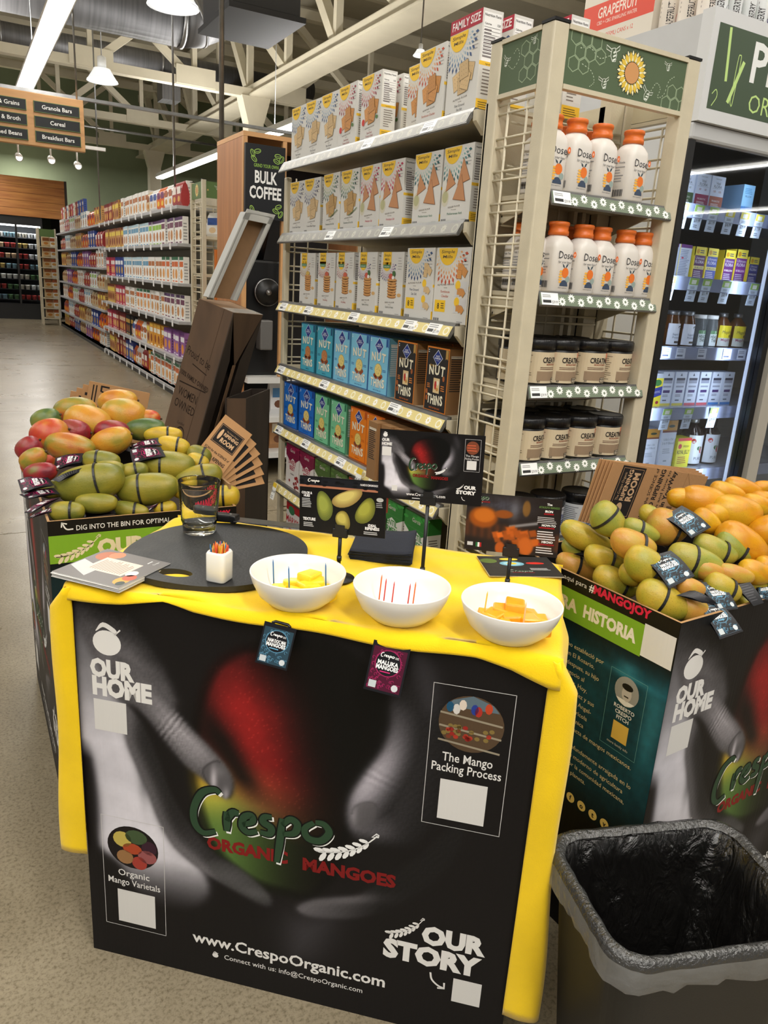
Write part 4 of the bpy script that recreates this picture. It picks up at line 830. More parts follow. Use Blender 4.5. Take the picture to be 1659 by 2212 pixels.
# white bottles
PLW = pbr('white_plastic', (226, 220, 212), .38, vary=.02); PLO = pbr('orange_plastic', (224, 112, 40), .4)
def sellipse(hx, hy, z, n=24, e=3.6):
    return [(hx * abs(math.cos(a)) ** (2 / e) * math.copysign(1, math.cos(a)), hy * abs(math.sin(a)) ** (2 / e) * math.copysign(1, math.sin(a)), z) for a in [2 * PI * k / n + PI / n for k in range(n)]]
def loft(mb, rings, col=(200, 200, 200)):
    n = len(rings[0]); v = [p for r in rings for p in r]; f = []
    for i in range(len(rings) - 1):
        for j in range(n): f.append((i * n + j, i * n + (j + 1) % n, (i + 1) * n + (j + 1) % n, (i + 1) * n + j))
    f += [tuple(reversed(range(n))), tuple(range((len(rings) - 1) * n, len(rings) * n))]; return mb.add(v, f, col, smooth=True)
def make_bottle():
    t = thing('supplement_bottle', 'x', 'bottle', (0, 0, 0), group='white orange capped bottles')
    loft(MB(), [sellipse(.034, .03, 0), sellipse(.038, .034, .006), sellipse(.038, .034, .105), sellipse(.036, .032, .118), sellipse(.028, .026, .13, e=2.6), sellipse(.022, .022, .135, e=2), sellipse(.022, .022, .138, e=2)]).build('body', PLW, t)
    MB().lathe([(.022, .136), (.0255, .137), (.0255, .146), (.0235, .148), (.0235, .158), (.0255, .159), (.0255, .166), (.023, .168), (0, .168)], 24).build('cap', PLO, t)
    p = Pr().text('Dose', .0, .082, .0165, (44, 46, 54), 1, b=-.002).text('for your liver*', 0, .071, .0058, (90, 92, 98), 1).ell(.004, .049, .012, .012, (232, 120, 44), 1, 18).ell(.015, .034, .0075, .0075, (150, 166, 160), 1, 14)
    p.ell(.003, .017, .0145, .0145, (62, 76, 98), 1, 16, 0, PI).poly([(.001, .06), (-.006, .063), (-.009, .07), (-.002, .066)], (60, 76, 86), 2).poly([(.003, .06), (.006, .068), (.013, .071), (.009, .063)], (60, 76, 86), 2)
    for k in range(5): p.ell(-.011, .027 + k * .0062, .0075 - .0008 * abs(k - 2), .0026, (244, 182, 70), 1, 8)
    p.text('dietary supplement', 0, .012, .0028, (120, 120, 124), 1).text('8', .031, .0905, .005, (250, 236, 226), 3, b=.02).ell(.031, .093, .0055, .0075, (226, 110, 50), 2, 12)
    m = MB(); p.onto(m, plane((0, -.03425, 0), (1, 0, 0), (0, 0, 1)))
    q = Pr().text('Milk Thistle', -.02, .088, .005, (100, 100, 104), 1, al='l').bars(-.022, .045, .018, .084, 6, (150, 150, 152), 1, .3, .5, 1)
    for k in range(14): q.rect(-.018 + k * .0026, .012, -.0168 + k * .0026 + (k % 3) * .0004, .028, (70, 70, 74), 1)
    m.build('front_label', PRINT, t); m = MB(); q.onto(m, plane((-.03825, 0, 0), (0, -1, 0), (0, 0, 1))); m.build('side_label', PRINT, t); return t
bt = make_bottle(); first = True
def place(proto, used, loc, rz, label, group=None):
    o = proto if not used else copy_tree(proto); o.location = loc; o.rotation_euler = (0, 0, rz); o['label'] = label
    if group: o['group'] = group
    return o
# x, y, shelf, turn
spots = [(1.338, 1.545, 0, .15, 'white bottle, left of three in front on the top rack shelf'), (1.421, 1.545, 0, .15, 'white bottle, middle of three in front on the top rack shelf'), (1.522, 1.54, 0, .12, 'white bottle standing alone at the right of the top rack shelf'),
         (1.268, 1.552, 0, .05, 'white bottle half hidden by the left rack post, top shelf'), (1.30, 1.632, 0, .1, 'white bottle second row left on the top rack shelf'), (1.385, 1.632, 0, .1, 'white bottle second row behind the left pair on the top shelf'), (1.47, 1.632, 0, .1, 'white bottle second row right on the top rack shelf'),
         (1.32, 1.545, 1, .12, 'white bottle, first of five along the second rack shelf'), (1.402, 1.545, 1, .12, 'white bottle, second of five along the second rack shelf'), (1.468, 1.55, 1, .12, 'white bottle, third of five along the second rack shelf'), (1.548, 1.545, 1, .12, 'white bottle, fourth of five along the second rack shelf'), (1.617, 1.55, 1, .1, 'white bottle, last of five along the second rack shelf'),
         (1.266, 1.575, 1, .05, 'white bottle seen through the side wires, second rack shelf'), (1.30, 1.66, 1, .05, 'white bottle in the back row, left, second rack shelf'), (1.42, 1.63, 1, .1, 'white bottle in the back row, middle, second rack shelf'), (1.52, 1.63, 1, .1, 'white bottle in the back row, right, second rack shelf')]
for i, (x, y, s_, rz, l_) in enumerate(spots): place(bt, i > 0, (x, y, ESH[s_]), rz, l_)
# black tubs
def make_tub(kind):
    t = thing('powder_tub', 'x', 'tub', (0, 0, 0), group='black powder tubs')
    MB().lathe([(.044, 0), (.048, .003), (.048, .088), (.046, .091)], 28).build('body', BLACK, t)
    MB().lathe([(.0465, .09), (.05, .091), (.05, .112), (.047, .116), (.044, .114), (0, .114)], 36).build('lid', pbr('black_lid', (20, 20, 22), .32, bump=.3, bscale=8, stretch=(40, 40, .1)), t)
    W = .26; p = Pr()
    if kind == 0:
        p.rect(-W / 2, .006, W / 2, .084, (206, 190, 160), 1).text('CREATINE', .0, .058, .013, (40, 34, 32), 4, b=.03, w=.06).text('MONOHYDRATE', 0, .0515, .0042, (150, 80, 56), 4, b=.02, w=.036)
        p.rect(-.042, .012, .045, .036, (150, 128, 104), 2).poly([(-.042, .012), (-.02, .03), (-.004, .02), (.012, .034), (.03, .02), (.045, .03), (.045, .012)], (84, 66, 54), 3).poly([(.02, .084), (.045, .084), (.045, .06), (.038, .062)], (206, 120, 88), 2).line(bez([(.035, .06), (.03, .045), (.035, .03)]), .006, (190, 170, 150), 3)
        p.bars(-.035, .04, .03, .048, 2, (110, 80, 64), 4, .4).rect(.005, .008, .04, .02, (40, 36, 34), 4).text('EARTH FED', .0225, .0155, .0035, (220, 206, 180), 5, b=.02, w=.03).text('MUSCLE', .0225, .0095, .0045, (220, 206, 180), 5, b=.03, w=.031).text('60', -.036, .008, .005, (60, 50, 44), 4, b=.02)
        p.bars(-.1, .012, -.055, .078, 12, (130, 116, 96), 3, .35, .3, 1).bars(.058, .012, .105, .078, 12, (130, 116, 96), 3, .35, .3, 2)
    else:
        p.rect(-W / 2, .006, W / 2, .084, (222, 226, 230), 1).text('BLUE RASPBERRY', 0, .074, .0055, (40, 50, 80), 4, b=.01, w=.07).text('STAM', .024, .05, .013, (44, 66, 130), 5, b=.03, w=.036).text('PEDE', .026, .034, .013, (44, 66, 130), 5, b=.03, w=.036)
        rn5 = random.Random(2)
        for k in range(12): p.ell(-.03 + .035 * rn5.random(), .02 + .045 * rn5.random(), .007 * rn5.random() + .003, .006, rn5.choice([(120, 140, 176), (176, 188, 206), (90, 110, 150)]), 2 + k % 2, 9)
        p.rect(-.042, .008, .045, .024, (70, 92, 150), 2).bars(-.1, .012, -.055, .078, 12, (120, 124, 132), 3, .35, .3, 1)
    m = MB(); dense(p, .008).onto(m, cyl(.0482)); m.build('label', PRINT, t); return t
tb = make_tub(0); used = False
ts = [(1.275, 1.60, 2, .9, 'black tub seen through the side wires on the third rack shelf'), (1.302, 1.555, 2, .35, 'black tub half behind the left post on the third rack shelf'), (1.378, 1.552, 2, .1, 'black tub, second from left on the third rack shelf'), (1.484, 1.555, 2, .0, 'black tub, third from left on the third rack shelf'), (1.577, 1.555, 2, .35, 'black tub at the right end of the third rack shelf'),
      (1.40, 1.655, 2, .1, 'black tub in the back row on the third rack shelf'), (1.51, 1.655, 2, .1, 'black tub in the back row, right, on the third rack shelf'),
      (1.262, 1.61, 3, .9, 'black tub seen through the side wires on the fourth rack shelf'), (1.295, 1.552, 3, .4, 'black tub half behind the left post on the fourth rack shelf'), (1.382, 1.552, 3, .2, 'black tub, second from left on the fourth rack shelf'), (1.478, 1.552, 3, .1, 'black tub, third from left on the fourth rack shelf'), (1.576, 1.553, 3, .0, 'black tub at the right end of the fourth rack shelf'),
      (1.36, 1.655, 3, .1, 'black tub in the back row, left, on the fourth rack shelf'), (1.47, 1.655, 3, .1, 'black tub in the back row, middle, on the fourth rack shelf'), (1.575, 1.655, 3, .1, 'black tub in the back row, right, on the fourth rack shelf')]
for i, (x, y, s_, rz, l_) in enumerate(ts): place(tb, i > 0, (x, y, ESH[s_]), rz, l_)
tb2 = make_tub(1)
for i, (x, l_) in enumerate(((1.30, 'blue and white labelled tub behind the left post'), (1.405, 'blue and white labelled tub in the middle of the low rack shelf'), (1.52, 'blue and white labelled tub partly behind the paper bags'))): place(tb2, i > 0, (x, 1.555, ESH[4]), .0 if i < 2 else .5, l_, 'blue and white labelled tubs')

# ------------------------------------------------------------------ glass door cooler (front faces -y)
co = thing('glass_cooler', 'white glass door cooler with a green sign header', 'fridge', (2.2, 2.0, 0))
CW = 1.4; GREY = pbr('cooler_grey', (196, 197, 198), .4, vary=.03)
MB().box(0, .05, 0, .9, 0, 2.41).build('side_panel', GREY, co); MB().box(CW - .05, CW, 0, .9, 0, 2.41).build('side_panel', GREY, co)
MB().box(.05, CW - .05, .0, .9, 2.36, 2.408).build('top_panel', GREY, co); MB().box(.05, CW - .05, .68, .9, .3, 2.36).build('back_panel', pbr('cooler_back', (66, 66, 68), .5), co); MB().box(.05, CW - .05, 0, .9, 0, .3).build('base', GREY, co)
m = MB().box(0, CW, -.05, 0, 2.09, 2.42, (216, 217, 218)); p = Pr().rect(.03, .04, CW - .03, .29, (70, 86, 66), 1).line([(.085, .285), (.1, .13)], .012, (196, 226, 140), 2).line([(.125, .07), (.175, .2)], .014, (196, 226, 140), 2).line(bez([(.138, .075), (.143, .2), (.15, .215), (.157, .2), (.15, .075), (.143, .066), (.138, .075)], 4), .003, (196, 226, 140), 3).line(bez([(.05, .05), (.07, .08), (.062, .1), (.045, .085)], 4), .003, (196, 226, 140), 3)
p.text('PROBIOTICS', .215, .15, .115, (240, 242, 240), 2, al='l', b=.02).text('ORGANIC', .232, .058, .056, (196, 226, 140), 2, al='l', b=-.004)
p.onto(m, plane((0, -.0501, 2.09), (1, 0, 0), (0, 0, 1))); m.build('header', PRINT, co)
MB().box(0, CW, -.035, 0, 2.035, 2.09).build('door_rail', GREY, co, bev=.01)
for x in (.0, .60): MB().box(x, x + .03, -.03, .02, .3, 2.035).build('door_frame', BLACK, co)
MB().box(.635, .70, -.05, .02, .3, 2.035).build('door_stile', pbr('pale_stile', (186, 180, 168), .5), co)
MB().box(.03, .60, -.012, -.006, .3, 2.035).build('glass_pane', pbr('cooler_glass', (238, 244, 250), .02, trans=1.0, ior=1.45, spec=.5), co)
MB().box(.73, CW - .05, -.012, -.006, .3, 2.035).build('glass_pane', MATS['cooler_glass'], co)
CSH = [1.852, 1.6, 1.343, 1.107, .845]
SHG = pbr('cooler_shelf', (170, 180, 200), .2, .3)
for z in CSH:
    MB().box(.05, CW - .05, .08, .6, z - .01, z).build('shelf', SHG, co)
    MB().box(.05, CW - .05, .06, .08, z - .045, z + .004).build('shelf_edge', pbr('edge_strip', (150, 160, 190), .15, .3), co)
MB().box(.612, .618, .03, .045, .4, 2.0).build('led_strip', pbr('cool_led', (214, 228, 255), .5, emis=.45), co)
for x in (2.34, 2.7):
    d_ = bpy.data.lights.new('cooler_lamp', 'AREA'); d_.shape = 'RECTANGLE'; d_.size = .05; d_.size_y = 1.5; d_.energy = 1.3; d_.color = (.8, .89, 1.0)
    o_ = bpy.data.objects.new('cooler_lamp', d_); C.objects.link(o_); o_.location = (x, 2.035, 1.3); o_.rotation_euler = (PI / 2, 0, 0)
def cbox(w, d, h, body, paint, nm='supplement_carton'):
    m = MB().box(0, w, 0, d, 0, h, body); p = Pr(); paint(p, w, h); p.onto(m, plane((0, 0, 0), (1, 0, 0), (0, 0, 1))); return m.mesh(nm, [PRINT])
def vital(c, n): 
    def f(p, w, h):
        p.rect(0, 0, w, h * .42, c).text('Vital', w / 2, h * .76, h * .075, (60, 64, 84), 2, maxw=w * .6).text('FLORA', w / 2, h * .66, h * .08, (60, 64, 84), 2, maxw=w * .8).rect(w * .1, h * .635, w * .9, h * .64, (90, 90, 100), 2)
        p.text(n, w * .3, h * .53, h * .06, c, 2, maxw=w * .3).text(n, w * .7, h * .53, h * .06, c, 2, maxw=w * .3).text('PROBIOTIC', w / 2, h * .26, h * .05, (236, 232, 226), 2, maxw=w * .8).bars(w * .15, h * .12, w * .85, h * .22, 3, (220, 210, 206), 2).text('VITAL PLANET', w / 2, h * .9, h * .03, (90, 90, 100), 2, maxw=w * .7)
    return f
def ultimate(c, c2, n):
    def f(p, w, h):
        p.rect(0, h * .74, w, h, (240, 222, 80)).rect(w * .1, 0, w, h * .74, c).rect(0, 0, w * .1, h, (240, 214, 60), 1).ell(w * .3, h * .86, w * .14, w * .14, (214, 160, 40), 2, 10).bars(w * .48, h * .8, w * .92, h * .92, 2, (60, 66, 120), 2)
        p.text('Ultimate', w * .55, h * .62, h * .08, (230, 226, 240), 2, maxw=w * .75).text('FLORA', w * .55, h * .5, h * .09, (240, 238, 246), 2, maxw=w * .75, b=.01).rect(w * .1, h * .32, w, h * .42, c2, 2).text(n, w * .55, h * .34, h * .055, (250, 250, 246) if c2 != (236, 226, 150) else (60, 50, 90), 3, maxw=w * .8, b=.015).bars(w * .18, h * .06, w * .9, h * .28, 4, (214, 206, 226), 2)
    return f
def backp(p, w, h): p.rect(0, h * .9, w, h, (110, 60, 130)).bars(w * .1, h * .08, w * .9, h * .86, 16, (130, 140, 170), 2, .4, .3, 5).rect(0, 0, w * .05, h, (240, 220, 70), 2).ell(w * .3, h * .6, w * .1, h * .03, (190, 60, 90), 3, 8)
def million(c): 
    def f(p, w, h): p.rect(0, 0, w, h * .07, c).poly([(w * .4, h * .88), (w * .6, h * .88), (w * .5, h * .96)], (70, 80, 100), 2).rect(w * .12, h * .75, w * .88, h * .82, (56, 60, 80), 2).rect(w * .12, h * .66, w * .88, h * .75, (150, 156, 176), 2).bars(w * .15, h * .52, w * .85, h * .6, 1, (150, 156, 176), 2, .6, 0).rect(w * .2, h * .38, w * .8, h * .46, (70, 50, 110), 2).bars(w * .2, h * .26, w * .8, h * .34, 2, (120, 124, 140), 2).bars(w * .25, h * .12, w * .7, h * .2, 1, (80, 90, 110), 2)
    return f
def udo(p, w, h): p.rect(0, h * .78, w, h, (190, 136, 40)).rect(0, h * .75, w, h * .79, (120, 60, 40), 2).ell(w * .6, h * .88, w * .22, h * .03, (40, 60, 40), 3, 12).text("Udo's Oil", w / 2, h * .58, h * .05, (110, 124, 150), 2, maxw=w * .75).text('3-6-9 Blend', w / 2, h * .5, h * .05, (110, 124, 150), 2, maxw=w * .8).bars(w * .2, h * .3, w * .8, h * .42, 3, (160, 170, 190), 2).bars(w * .35, h * .12, w * .65, h * .18, 1, (140, 150, 170), 2)
def jelly(p, w, h): p.rect(0, h * .9, w, h, (206, 56, 60)).ell(w * .2, h * .72, w * .13, w * .13, (206, 56, 60), 2, 12).text('FRESH', w * .65, h * .68, h * .07, (70, 60, 30), 2, maxw=w * .5).text('ROYAL JELLY', w / 2, h * .46, h * .13, (40, 40, 30), 2, w=w * .9, b=.01).bars(w * .15, h * .12, w * .85, h * .38, 4, (170, 110, 30), 2)
def natural(p, w, h): p.rect(0, 0, w, h * .86, (236, 222, 60)).ell(w * .6, h * .72, w * .3, h * .1, (60, 130, 70), 2, 12).poly([(0, h * .5), (w, h * .62), (w, h * .35), (0, h * .2)], (46, 60, 150), 2).text('PROBIOTIC', w * .5, h * .4, h * .06, (240, 240, 246), 3, w=w * .8, rot=.12).ell(w * .75, h * .12, w * .12, h * .05, (170, 30, 60), 2, 10)
def bluebox(p, w, h): p.rect(0, h * .3, w, h, (150, 200, 236)).rect(0, 0, w, h * .3, (60, 130, 200)).text('BILLION', w / 2, h * .6, h * .06, (40, 70, 130), 2, maxw=w * .8).bars(w * .15, h * .7, w * .85, h * .9, 4, (90, 150, 200), 2)
PALE = (206, 214, 230)
def cp(z, x, y, me, label, cat='carton', rz=0): return tag(put('supplement_carton', me, loc=(2.2 + x, 2.0 + y, z), rz=rz), label, cat, 'cartons in the glass cooler')
vs = [cbox(.074, .05, .122, PALE, vital((70, 96, 60), '60')), cbox(.074, .05, .122, PALE, vital((140, 40, 76), '60')), cbox(.074, .05, .122, PALE, vital((160, 76, 46), '100'))]
for i, x in enumerate((.166, .25, .33)): cp(CSH[0], x, .13, vs[i], ['white carton with a green base in the cooler', 'white carton with a crimson base in the cooler', 'white carton with a rust base in the cooler'][i])
cp(CSH[0], .515, .13, cbox(.066, .2, .112, (150, 190, 226), bluebox), 'pale blue carton on the top cooler shelf')
um = [cbox(.066, .05, .122, PALE, backp), cbox(.064, .05, .12, (240, 220, 70), ultimate((96, 44, 100), (236, 226, 150), '50 BILLION')), cbox(.064, .05, .12, (240, 220, 70), ultimate((76, 90, 170), (236, 226, 150), '30 BILLION')), cbox(.064, .05, .12, (240, 220, 70), ultimate((110, 60, 130), (130, 60, 130), '90 BILLION')), cbox(.07, .05, .128, (240, 220, 70), ultimate((120, 50, 140), (150, 60, 160), '60 BILLION')), cbox(.062, .05, .105, (240, 220, 70), ultimate((50, 60, 140), (70, 60, 130), '100 BILLION'))]
for x, i, l_ in ((.145, 0, 'pale backed carton turned round, at the left of the cooler'), (.219, 0, 'pale backed carton turned round, beside the plum one'), (.301, 1, 'plum and yellow carton in the cooler'), (.372, 2, 'blue and yellow carton in the cooler'), (.474, 3, 'violet and yellow carton in the cooler'), (.542, 4, 'tallest purple and yellow carton in the cooler'), (.627, 5, 'short navy and yellow carton in the cooler')): cp(CSH[1], x, .13, um[i], l_)
mm_ = [cbox(.064, .06, .136, PALE, million(c)) for c in ((214, 200, 90), (206, 100, 110), (70, 130, 200))]
for k in range(6): cp(CSH[3], .242 + k * .0735, .13, mm_[k // 2], ['yellow footed slim white carton, left one', 'yellow footed slim white carton, right one', 'pink footed slim white carton, left one', 'pink footed slim white carton, right one', 'blue footed slim white carton, left one', 'blue footed slim white carton, right one'][k])
cp(CSH[3], .162, .12, cbox(.074, .06, .13, (196, 204, 220), natural), 'yellow and blue carton beside the slim white cartons')
for k in range(2): cp(CSH[4], .193 + k * .1, .13, cbox(.084, .08, .168 + .032 * k, PALE, udo), ['shorter pale oil carton with a golden top', 'taller pale oil carton with a golden top'][k])
cp(CSH[4], .384, .12, cbox(.082, .06, .125, (232, 226, 60), jelly), 'bright yellow carton at the bottom of the cooler')
CG = pbr('clear_jar_glass', (232, 240, 244), .03, trans=.9, ior=1.3); AMB = pbr('amber_glass', (120, 70, 30), .08, trans=.5); DKG = pbr('dark_cherry_glass', (24, 12, 14), .05)
def cjar(nm, x, z, r, h, gm, capm, body, paint, label, neck=.5, y=.17, cat='jar', capr=None):
    t = thing(nm, label, cat, (2.2 + x, 2.0 + y, z), group='jars in the glass cooler'); capr = capr or r * .72
    MB().lathe([(r * .92, 0), (r, .006), (r, h * .66), (r * neck, h * .86), (r * neck, h * .9)], 20).build('body', gm, t)
    MB().lathe([(capr, h * .88), (capr, h), (0, h)], 18).build('cap', capm, t)
    p = Pr(); paint(p, r * 2.2, h * .6); p2 = p.scaled(1, 1, -r * 1.1, h * .04); m = MB(); dense(p2, r * .3).onto(m, cyl(r * 1.01)); m.build('label', PRINT, t); return t
def s8(p, w, h): p.rect(0, 0, w, h, (222, 226, 236)).poly([(0, h), (0, h * .66), (w, h * .66), (w, h)], (214, 120, 50), 2).poly([(0, h), (0, h * .74), (w * .4, h)], (50, 60, 150), 3).ell(w * .7, h * .84, w * .16, h * .07, (30, 40, 36), 4, 12).text('Super 8', w / 2, h * .45, h * .1, (60, 80, 120), 3, maxw=w * .8).text('Probiotic', w * .55, h * .3, h * .1, (60, 80, 120), 3, maxw=w * .6).rect(w * .4, h * .08, w * .75, h * .18, (70, 60, 50), 3)
def he(p, w, h): p.rect(w * .2, 0, w, h * .8, (206, 214, 214)).text('HEALTHY', w * .6, h * .4, h * .16, (60, 76, 66), 2, maxw=w * .7, b=.02).text('THING', w * .6, h * .2, h * .16, (60, 76, 66), 2, maxw=w * .6, b=.02).rect(w * .2, h * .62, w, h * .8, (90, 130, 90), 2).text('3', w * .5, h * .64, h * .14, (236, 240, 236), 3)
def mf(p, w, h): p.rect(0, 0, w, h, (206, 210, 206)).poly([(0, h), (w, h), (w, h * .4), (0, h * .55)], (232, 214, 50), 2).text('MegaFood', w / 2, h * .62, h * .14, (60, 50, 60), 3, maxw=w * .7, shear=.2).ell(w * .7, h * .5, w * .16, h * .09, (80, 40, 36), 3, 10).text('MegaFlora', w / 2, h * .25, h * .12, (140, 50, 90), 3, maxw=w * .7, b=.01)
def ch(p, w, h): p.rect(0, 0, w, h, (206, 212, 220)).ell(w * .2, h * .8, w * .1, w * .1, (170, 50, 46), 2, 12).ell(w * .65, h * .48, w * .14, h * .12, (170, 50, 46), 2, 10).ell(w * .5, h * .55, w * .12, h * .08, (70, 110, 70), 2, 10).text('PURE', w / 2, h * .14, h * .1, (60, 70, 100), 2, maxw=w * .85)
for k in range(3): cjar('supplement_jar', (.198, .283, .368)[k], CSH[2], .036, .136, AMB, STEEL, 0, s8, ['amber jar with an orange label, left, partly hidden by the rack', 'amber jar with an orange and blue label, middle', 'amber jar with an orange and blue label, right'][k], .75, capr=.028)
for k in range(2): cjar('supplement_jar', .44 + .071 * k, CSH[2], .033, .126, CG, WHITE, 0, he, ['clear jar with a green number label', 'clear jar with dark lettering'][k], .85, capr=.029)
for k in range(2): cjar('supplement_jar', .586 + .092 * k, CSH[2], .038, .138, AMB, STEEL, 0, mf, ['yellow labelled bottle, left of two', 'yellow labelled bottle, right of two'][k], .4, capr=.018)
for k in range(2): cjar('juice_bottle', .525 + .105 * k, CSH[4], .047, .205, DKG, STEEL, 0, ch, ['dark cherry bottle, left of two in the cooler', 'dark cherry bottle, right of two in the cooler'][k], .32, cat='bottle', capr=.02)
ptm = {}
def ptag(top, price):
    if (top, price) not in ptm:
        m = MB().box(0, .05, 0, .0012, -.085, 0, (206, 220, 240)); p = Pr().rect(0, -.032, .056, 0, top).rect(.014, -.028, .042, -.008, (236, 240, 232), 2).text(price, .03, -.078, .016, (44, 50, 66), 2, w=.036, b=.01).bars(.012, -.052, .046, -.04, 2, (120, 130, 150), 2).bars(.014, -.105, .042, -.088, 2, (120, 130, 150), 2)
        p.scaled(.893, .739).onto(m, plane((0, 0, 0), (1, 0, 0), (0, 0, 1))); ptm[(top, price)] = m.mesh('price_tag', [PRINT])
    return ptm[(top, price)]
GT, YT = (156, 196, 96), (226, 214, 76)
for x, z, c_, pr in ((.096, 0, GT, '$39.99'), (.177, 0, GT, '$39.99'), (.256, 0, GT, '$57.99'), (.348, 0, YT, '$16.99'), (.433, 0, YT, '$29.99'), (.52, 0, YT, '$17.99'), (.091, 1, GT, '$19.99'), (.214, 1, GT, '$31.99'), (.288, 1, GT, '$31.99'), (.4, 1, GT, '$38.99'), (.567, 1, GT, '$33.99'), (.19, 3, GT, '$19.99'), (.314, 3, GT, '$19.99'), (.465, 3, GT, '$79.99')):
    tag(put('price_tag', ptag(c_, pr), loc=(2.2 + x, 2.0 + .055, CSH[z]), rot=(.12, 0, 0)), '%s topped price tag reading %s under the %s cooler shelf%s' % ('green' if c_ == GT else 'yellow', pr, ['top', 'second', '', 'fourth'][z], {.348: ', fourth along', .433: ', fifth along', .52: ', last along', .256: ', third along', .4: ', fourth along', .567: ', last along', .465: ', right one', .096: ' at the left', .177: ', second from left', .214: ', left of the pair', .288: ', right of the pair', .19: ', left one', .314: ', middle one'}.get(x, '')), 'price tag', 'price tags in the cooler')
for x in (.13, .21, .33, .48, .57):
    m = MB().box(0, .05, 0, .001, -.04, 0, (200, 208, 226)); Pr().bars(.005, -.036, .045, -.022, 1, (90, 96, 120), 2).bars(.005, -.018, .045, -.004, 2, (140, 150, 170), 2).onto(m, plane((0, 0, 0), (1, 0, 0), (0, 0, 1)))
    tag(m.build('shelf_label', PRINT, loc=(2.2 + x, 2.0 + .058, CSH[2])), 'small white shelf label under the jar shelf, %d cm from the hinge' % (x * 100) if False else {.13: 'small shelf label under the first amber jar', .21: 'small shelf label under the second amber jar', .33: 'small shelf label under the clear jars', .48: 'small shelf label under the left yellow labelled bottle', .57: 'small shelf label at the right end under the jars'}[x], 'label', 'shelf labels in the cooler')
# on top of the cooler
gp = MB().box(0, .36, 0, .26, 0, .3, (226, 218, 204)); Pr().rect(0, .06, .36, .15, (226, 82, 62)).text('GRAPEFRUIT', .18, .1, .034, (246, 232, 220), 2, b=.015, w=.2).text('CBD + CBG SPARKLING WATER', .18, .078, .012, (246, 232, 220), 2, w=.2).ell(.18, .235, .06, .06, (220, 80, 66), 2, 24).text('(355ML) CANS x 12', .2, .03, .014, (226, 82, 62), 2, w=.14).line([(.04, .18), (.045, .23)], .01, (40, 40, 40), 2).onto(gp, plane((0, 0, 0), (1, 0, 0), (0, 0, 1)))
Pr().rect(0, .06, .26, .15, (226, 82, 62)).onto(gp, plane((0, .26, 0), (0, -1, 0), (0, 0, 1)))
tag(gp.build('drink_carton', PRINT, loc=(2.205, 2.585, 2.41), rz=-PI / 2), 'cream and coral twelve pack of drink cans atop the cooler', 'carton')
def canmesh(body, c1, c2, txt):
    m = MB().lathe([(.026, 0), (.03, .006), (.03, .135), (.025, .148), (.025, .152), (.022, .15), (0, .15)], 20, body); p = Pr().text(txt, -.001, .03, .022, (50, 46, 46), 3, rot=PI / 2, b=.01, maxw=.09).ell(.026, .03, .016, .018, c1, 2, 14).ell(.03, .06, .01, .012, c2, 2, 10).bars(-.05, .03, -.018, .11, 6, (120, 110, 106), 2)
    p.onto(m, cyl(.0301)); return m.mesh('drink_can', [PRINT])
cm = [canmesh((236, 226, 214), (226, 70, 60), (240, 160, 60), 'GRAPEFRUIT'), canmesh((224, 226, 226), (60, 50, 70), (90, 130, 70), 'BLACKBERRY')]
for k in range(7): tag(put('drink_can', cm[0 if k < 3 else 1], loc=((2.24 + .012 * k, 2.185 - .068 * k, 2.41) if k < 3 else (2.28 + .068 * (k - 3) + .02, 2.03, 2.41)), rz=.25 * (k % 3 - 1)), ['grapefruit drink can at the left corner of the cooler', 'second grapefruit drink can on the cooler', 'third grapefruit drink can on the cooler', 'blackberry drink can beside the grapefruit cans', 'second blackberry drink can on the cooler', 'third blackberry drink can on the cooler', 'fourth blackberry drink can on the cooler'][k], 'can', 'drink cans on the cooler')
bb = MB().box(0, .3, 0, .2, 0, .13, (70, 66, 110)); Pr().text('TE', .02, .06, .04, (236, 232, 240), 2, al='l', b=.02).onto(bb, plane((0, 0, 0), (1, 0, 0), (0, 0, 1)))
tag(bb.build('drink_carton', PRINT, loc=(2.76, 2.03, 2.42)), 'purple drink carton at the right picture edge on the cooler', 'carton')
# ------------------------------------------------------------------ printed display bins
POLY = {
  'shirt': [(-4,840),(9,823),(41,752),(77,680),(105,643),(103,577),(121,523),(149,455),(174,386),(208,330),(263,289),(281,230),(234,174),(147,162),(83,254),(31,294),(20,365),(23,457),(16,506),(1,527)],
  'arm': [(-1,895),(126,895),(166,811),(198,738),(214,669),(108,658),(77,680),(41,752),(0,832)],
  'thumb': [(81,762),(146,746),(184,699),(240,639),(305,580),(342,527),(333,482),(309,491),(269,516),(234,539),(195,581),(152,633),(117,664),(82,690)],
  'nail': [(274,538),(305,564),(329,543),(337,507),(324,477),(305,490),(283,509)],
  'fing': [(103,647),(138,626),(176,539),(210,449),(282,350),(350,316),(422,262),(414,231),(327,258),(263,289),(208,330),(174,386),(149,455),(121,523),(103,577)],
  'ftip': [(291,317),(350,316),(422,262),(414,231),(346,252),(295,281)],
  'mango': [(398,846),(346,826),(297,781),(267,714),(248,620),(241,538),(249,477),(282,371),(327,310),(395,276),(462,270),(515,274),(562,339),(582,415),(602,488),(626,603),(645,711),(641,779),(613,822),(564,852),(515,871),(471,864)],
  'rhand': [(649,765),(657,806),(696,848),(750,792),(775,676),(762,569),(725,472),(666,445),(604,441),(579,482),(583,541),(611,604),(641,661),(652,717)],
  'rnail': [(589,512),(611,534),(634,535),(639,506),(618,474),(595,477)],
  'rfing': [(483,246),(515,274),(564,294),(619,318),(675,378),(728,437),(775,507),(810,524),(795,445),(745,363),(684,300),(614,254),(542,234),(500,231)],
  'low': [(467,211),(554,233),(552,185),(521,130),(470,115)],
  'upf': [(675,856),(701,879),(734,820),(731,764),(710,768)],
  'yel': [(239,538),(274,522),(313,477),(370,476),(478,462),(502,369),(440,272),(372,286),(309,337),(256,459)]}
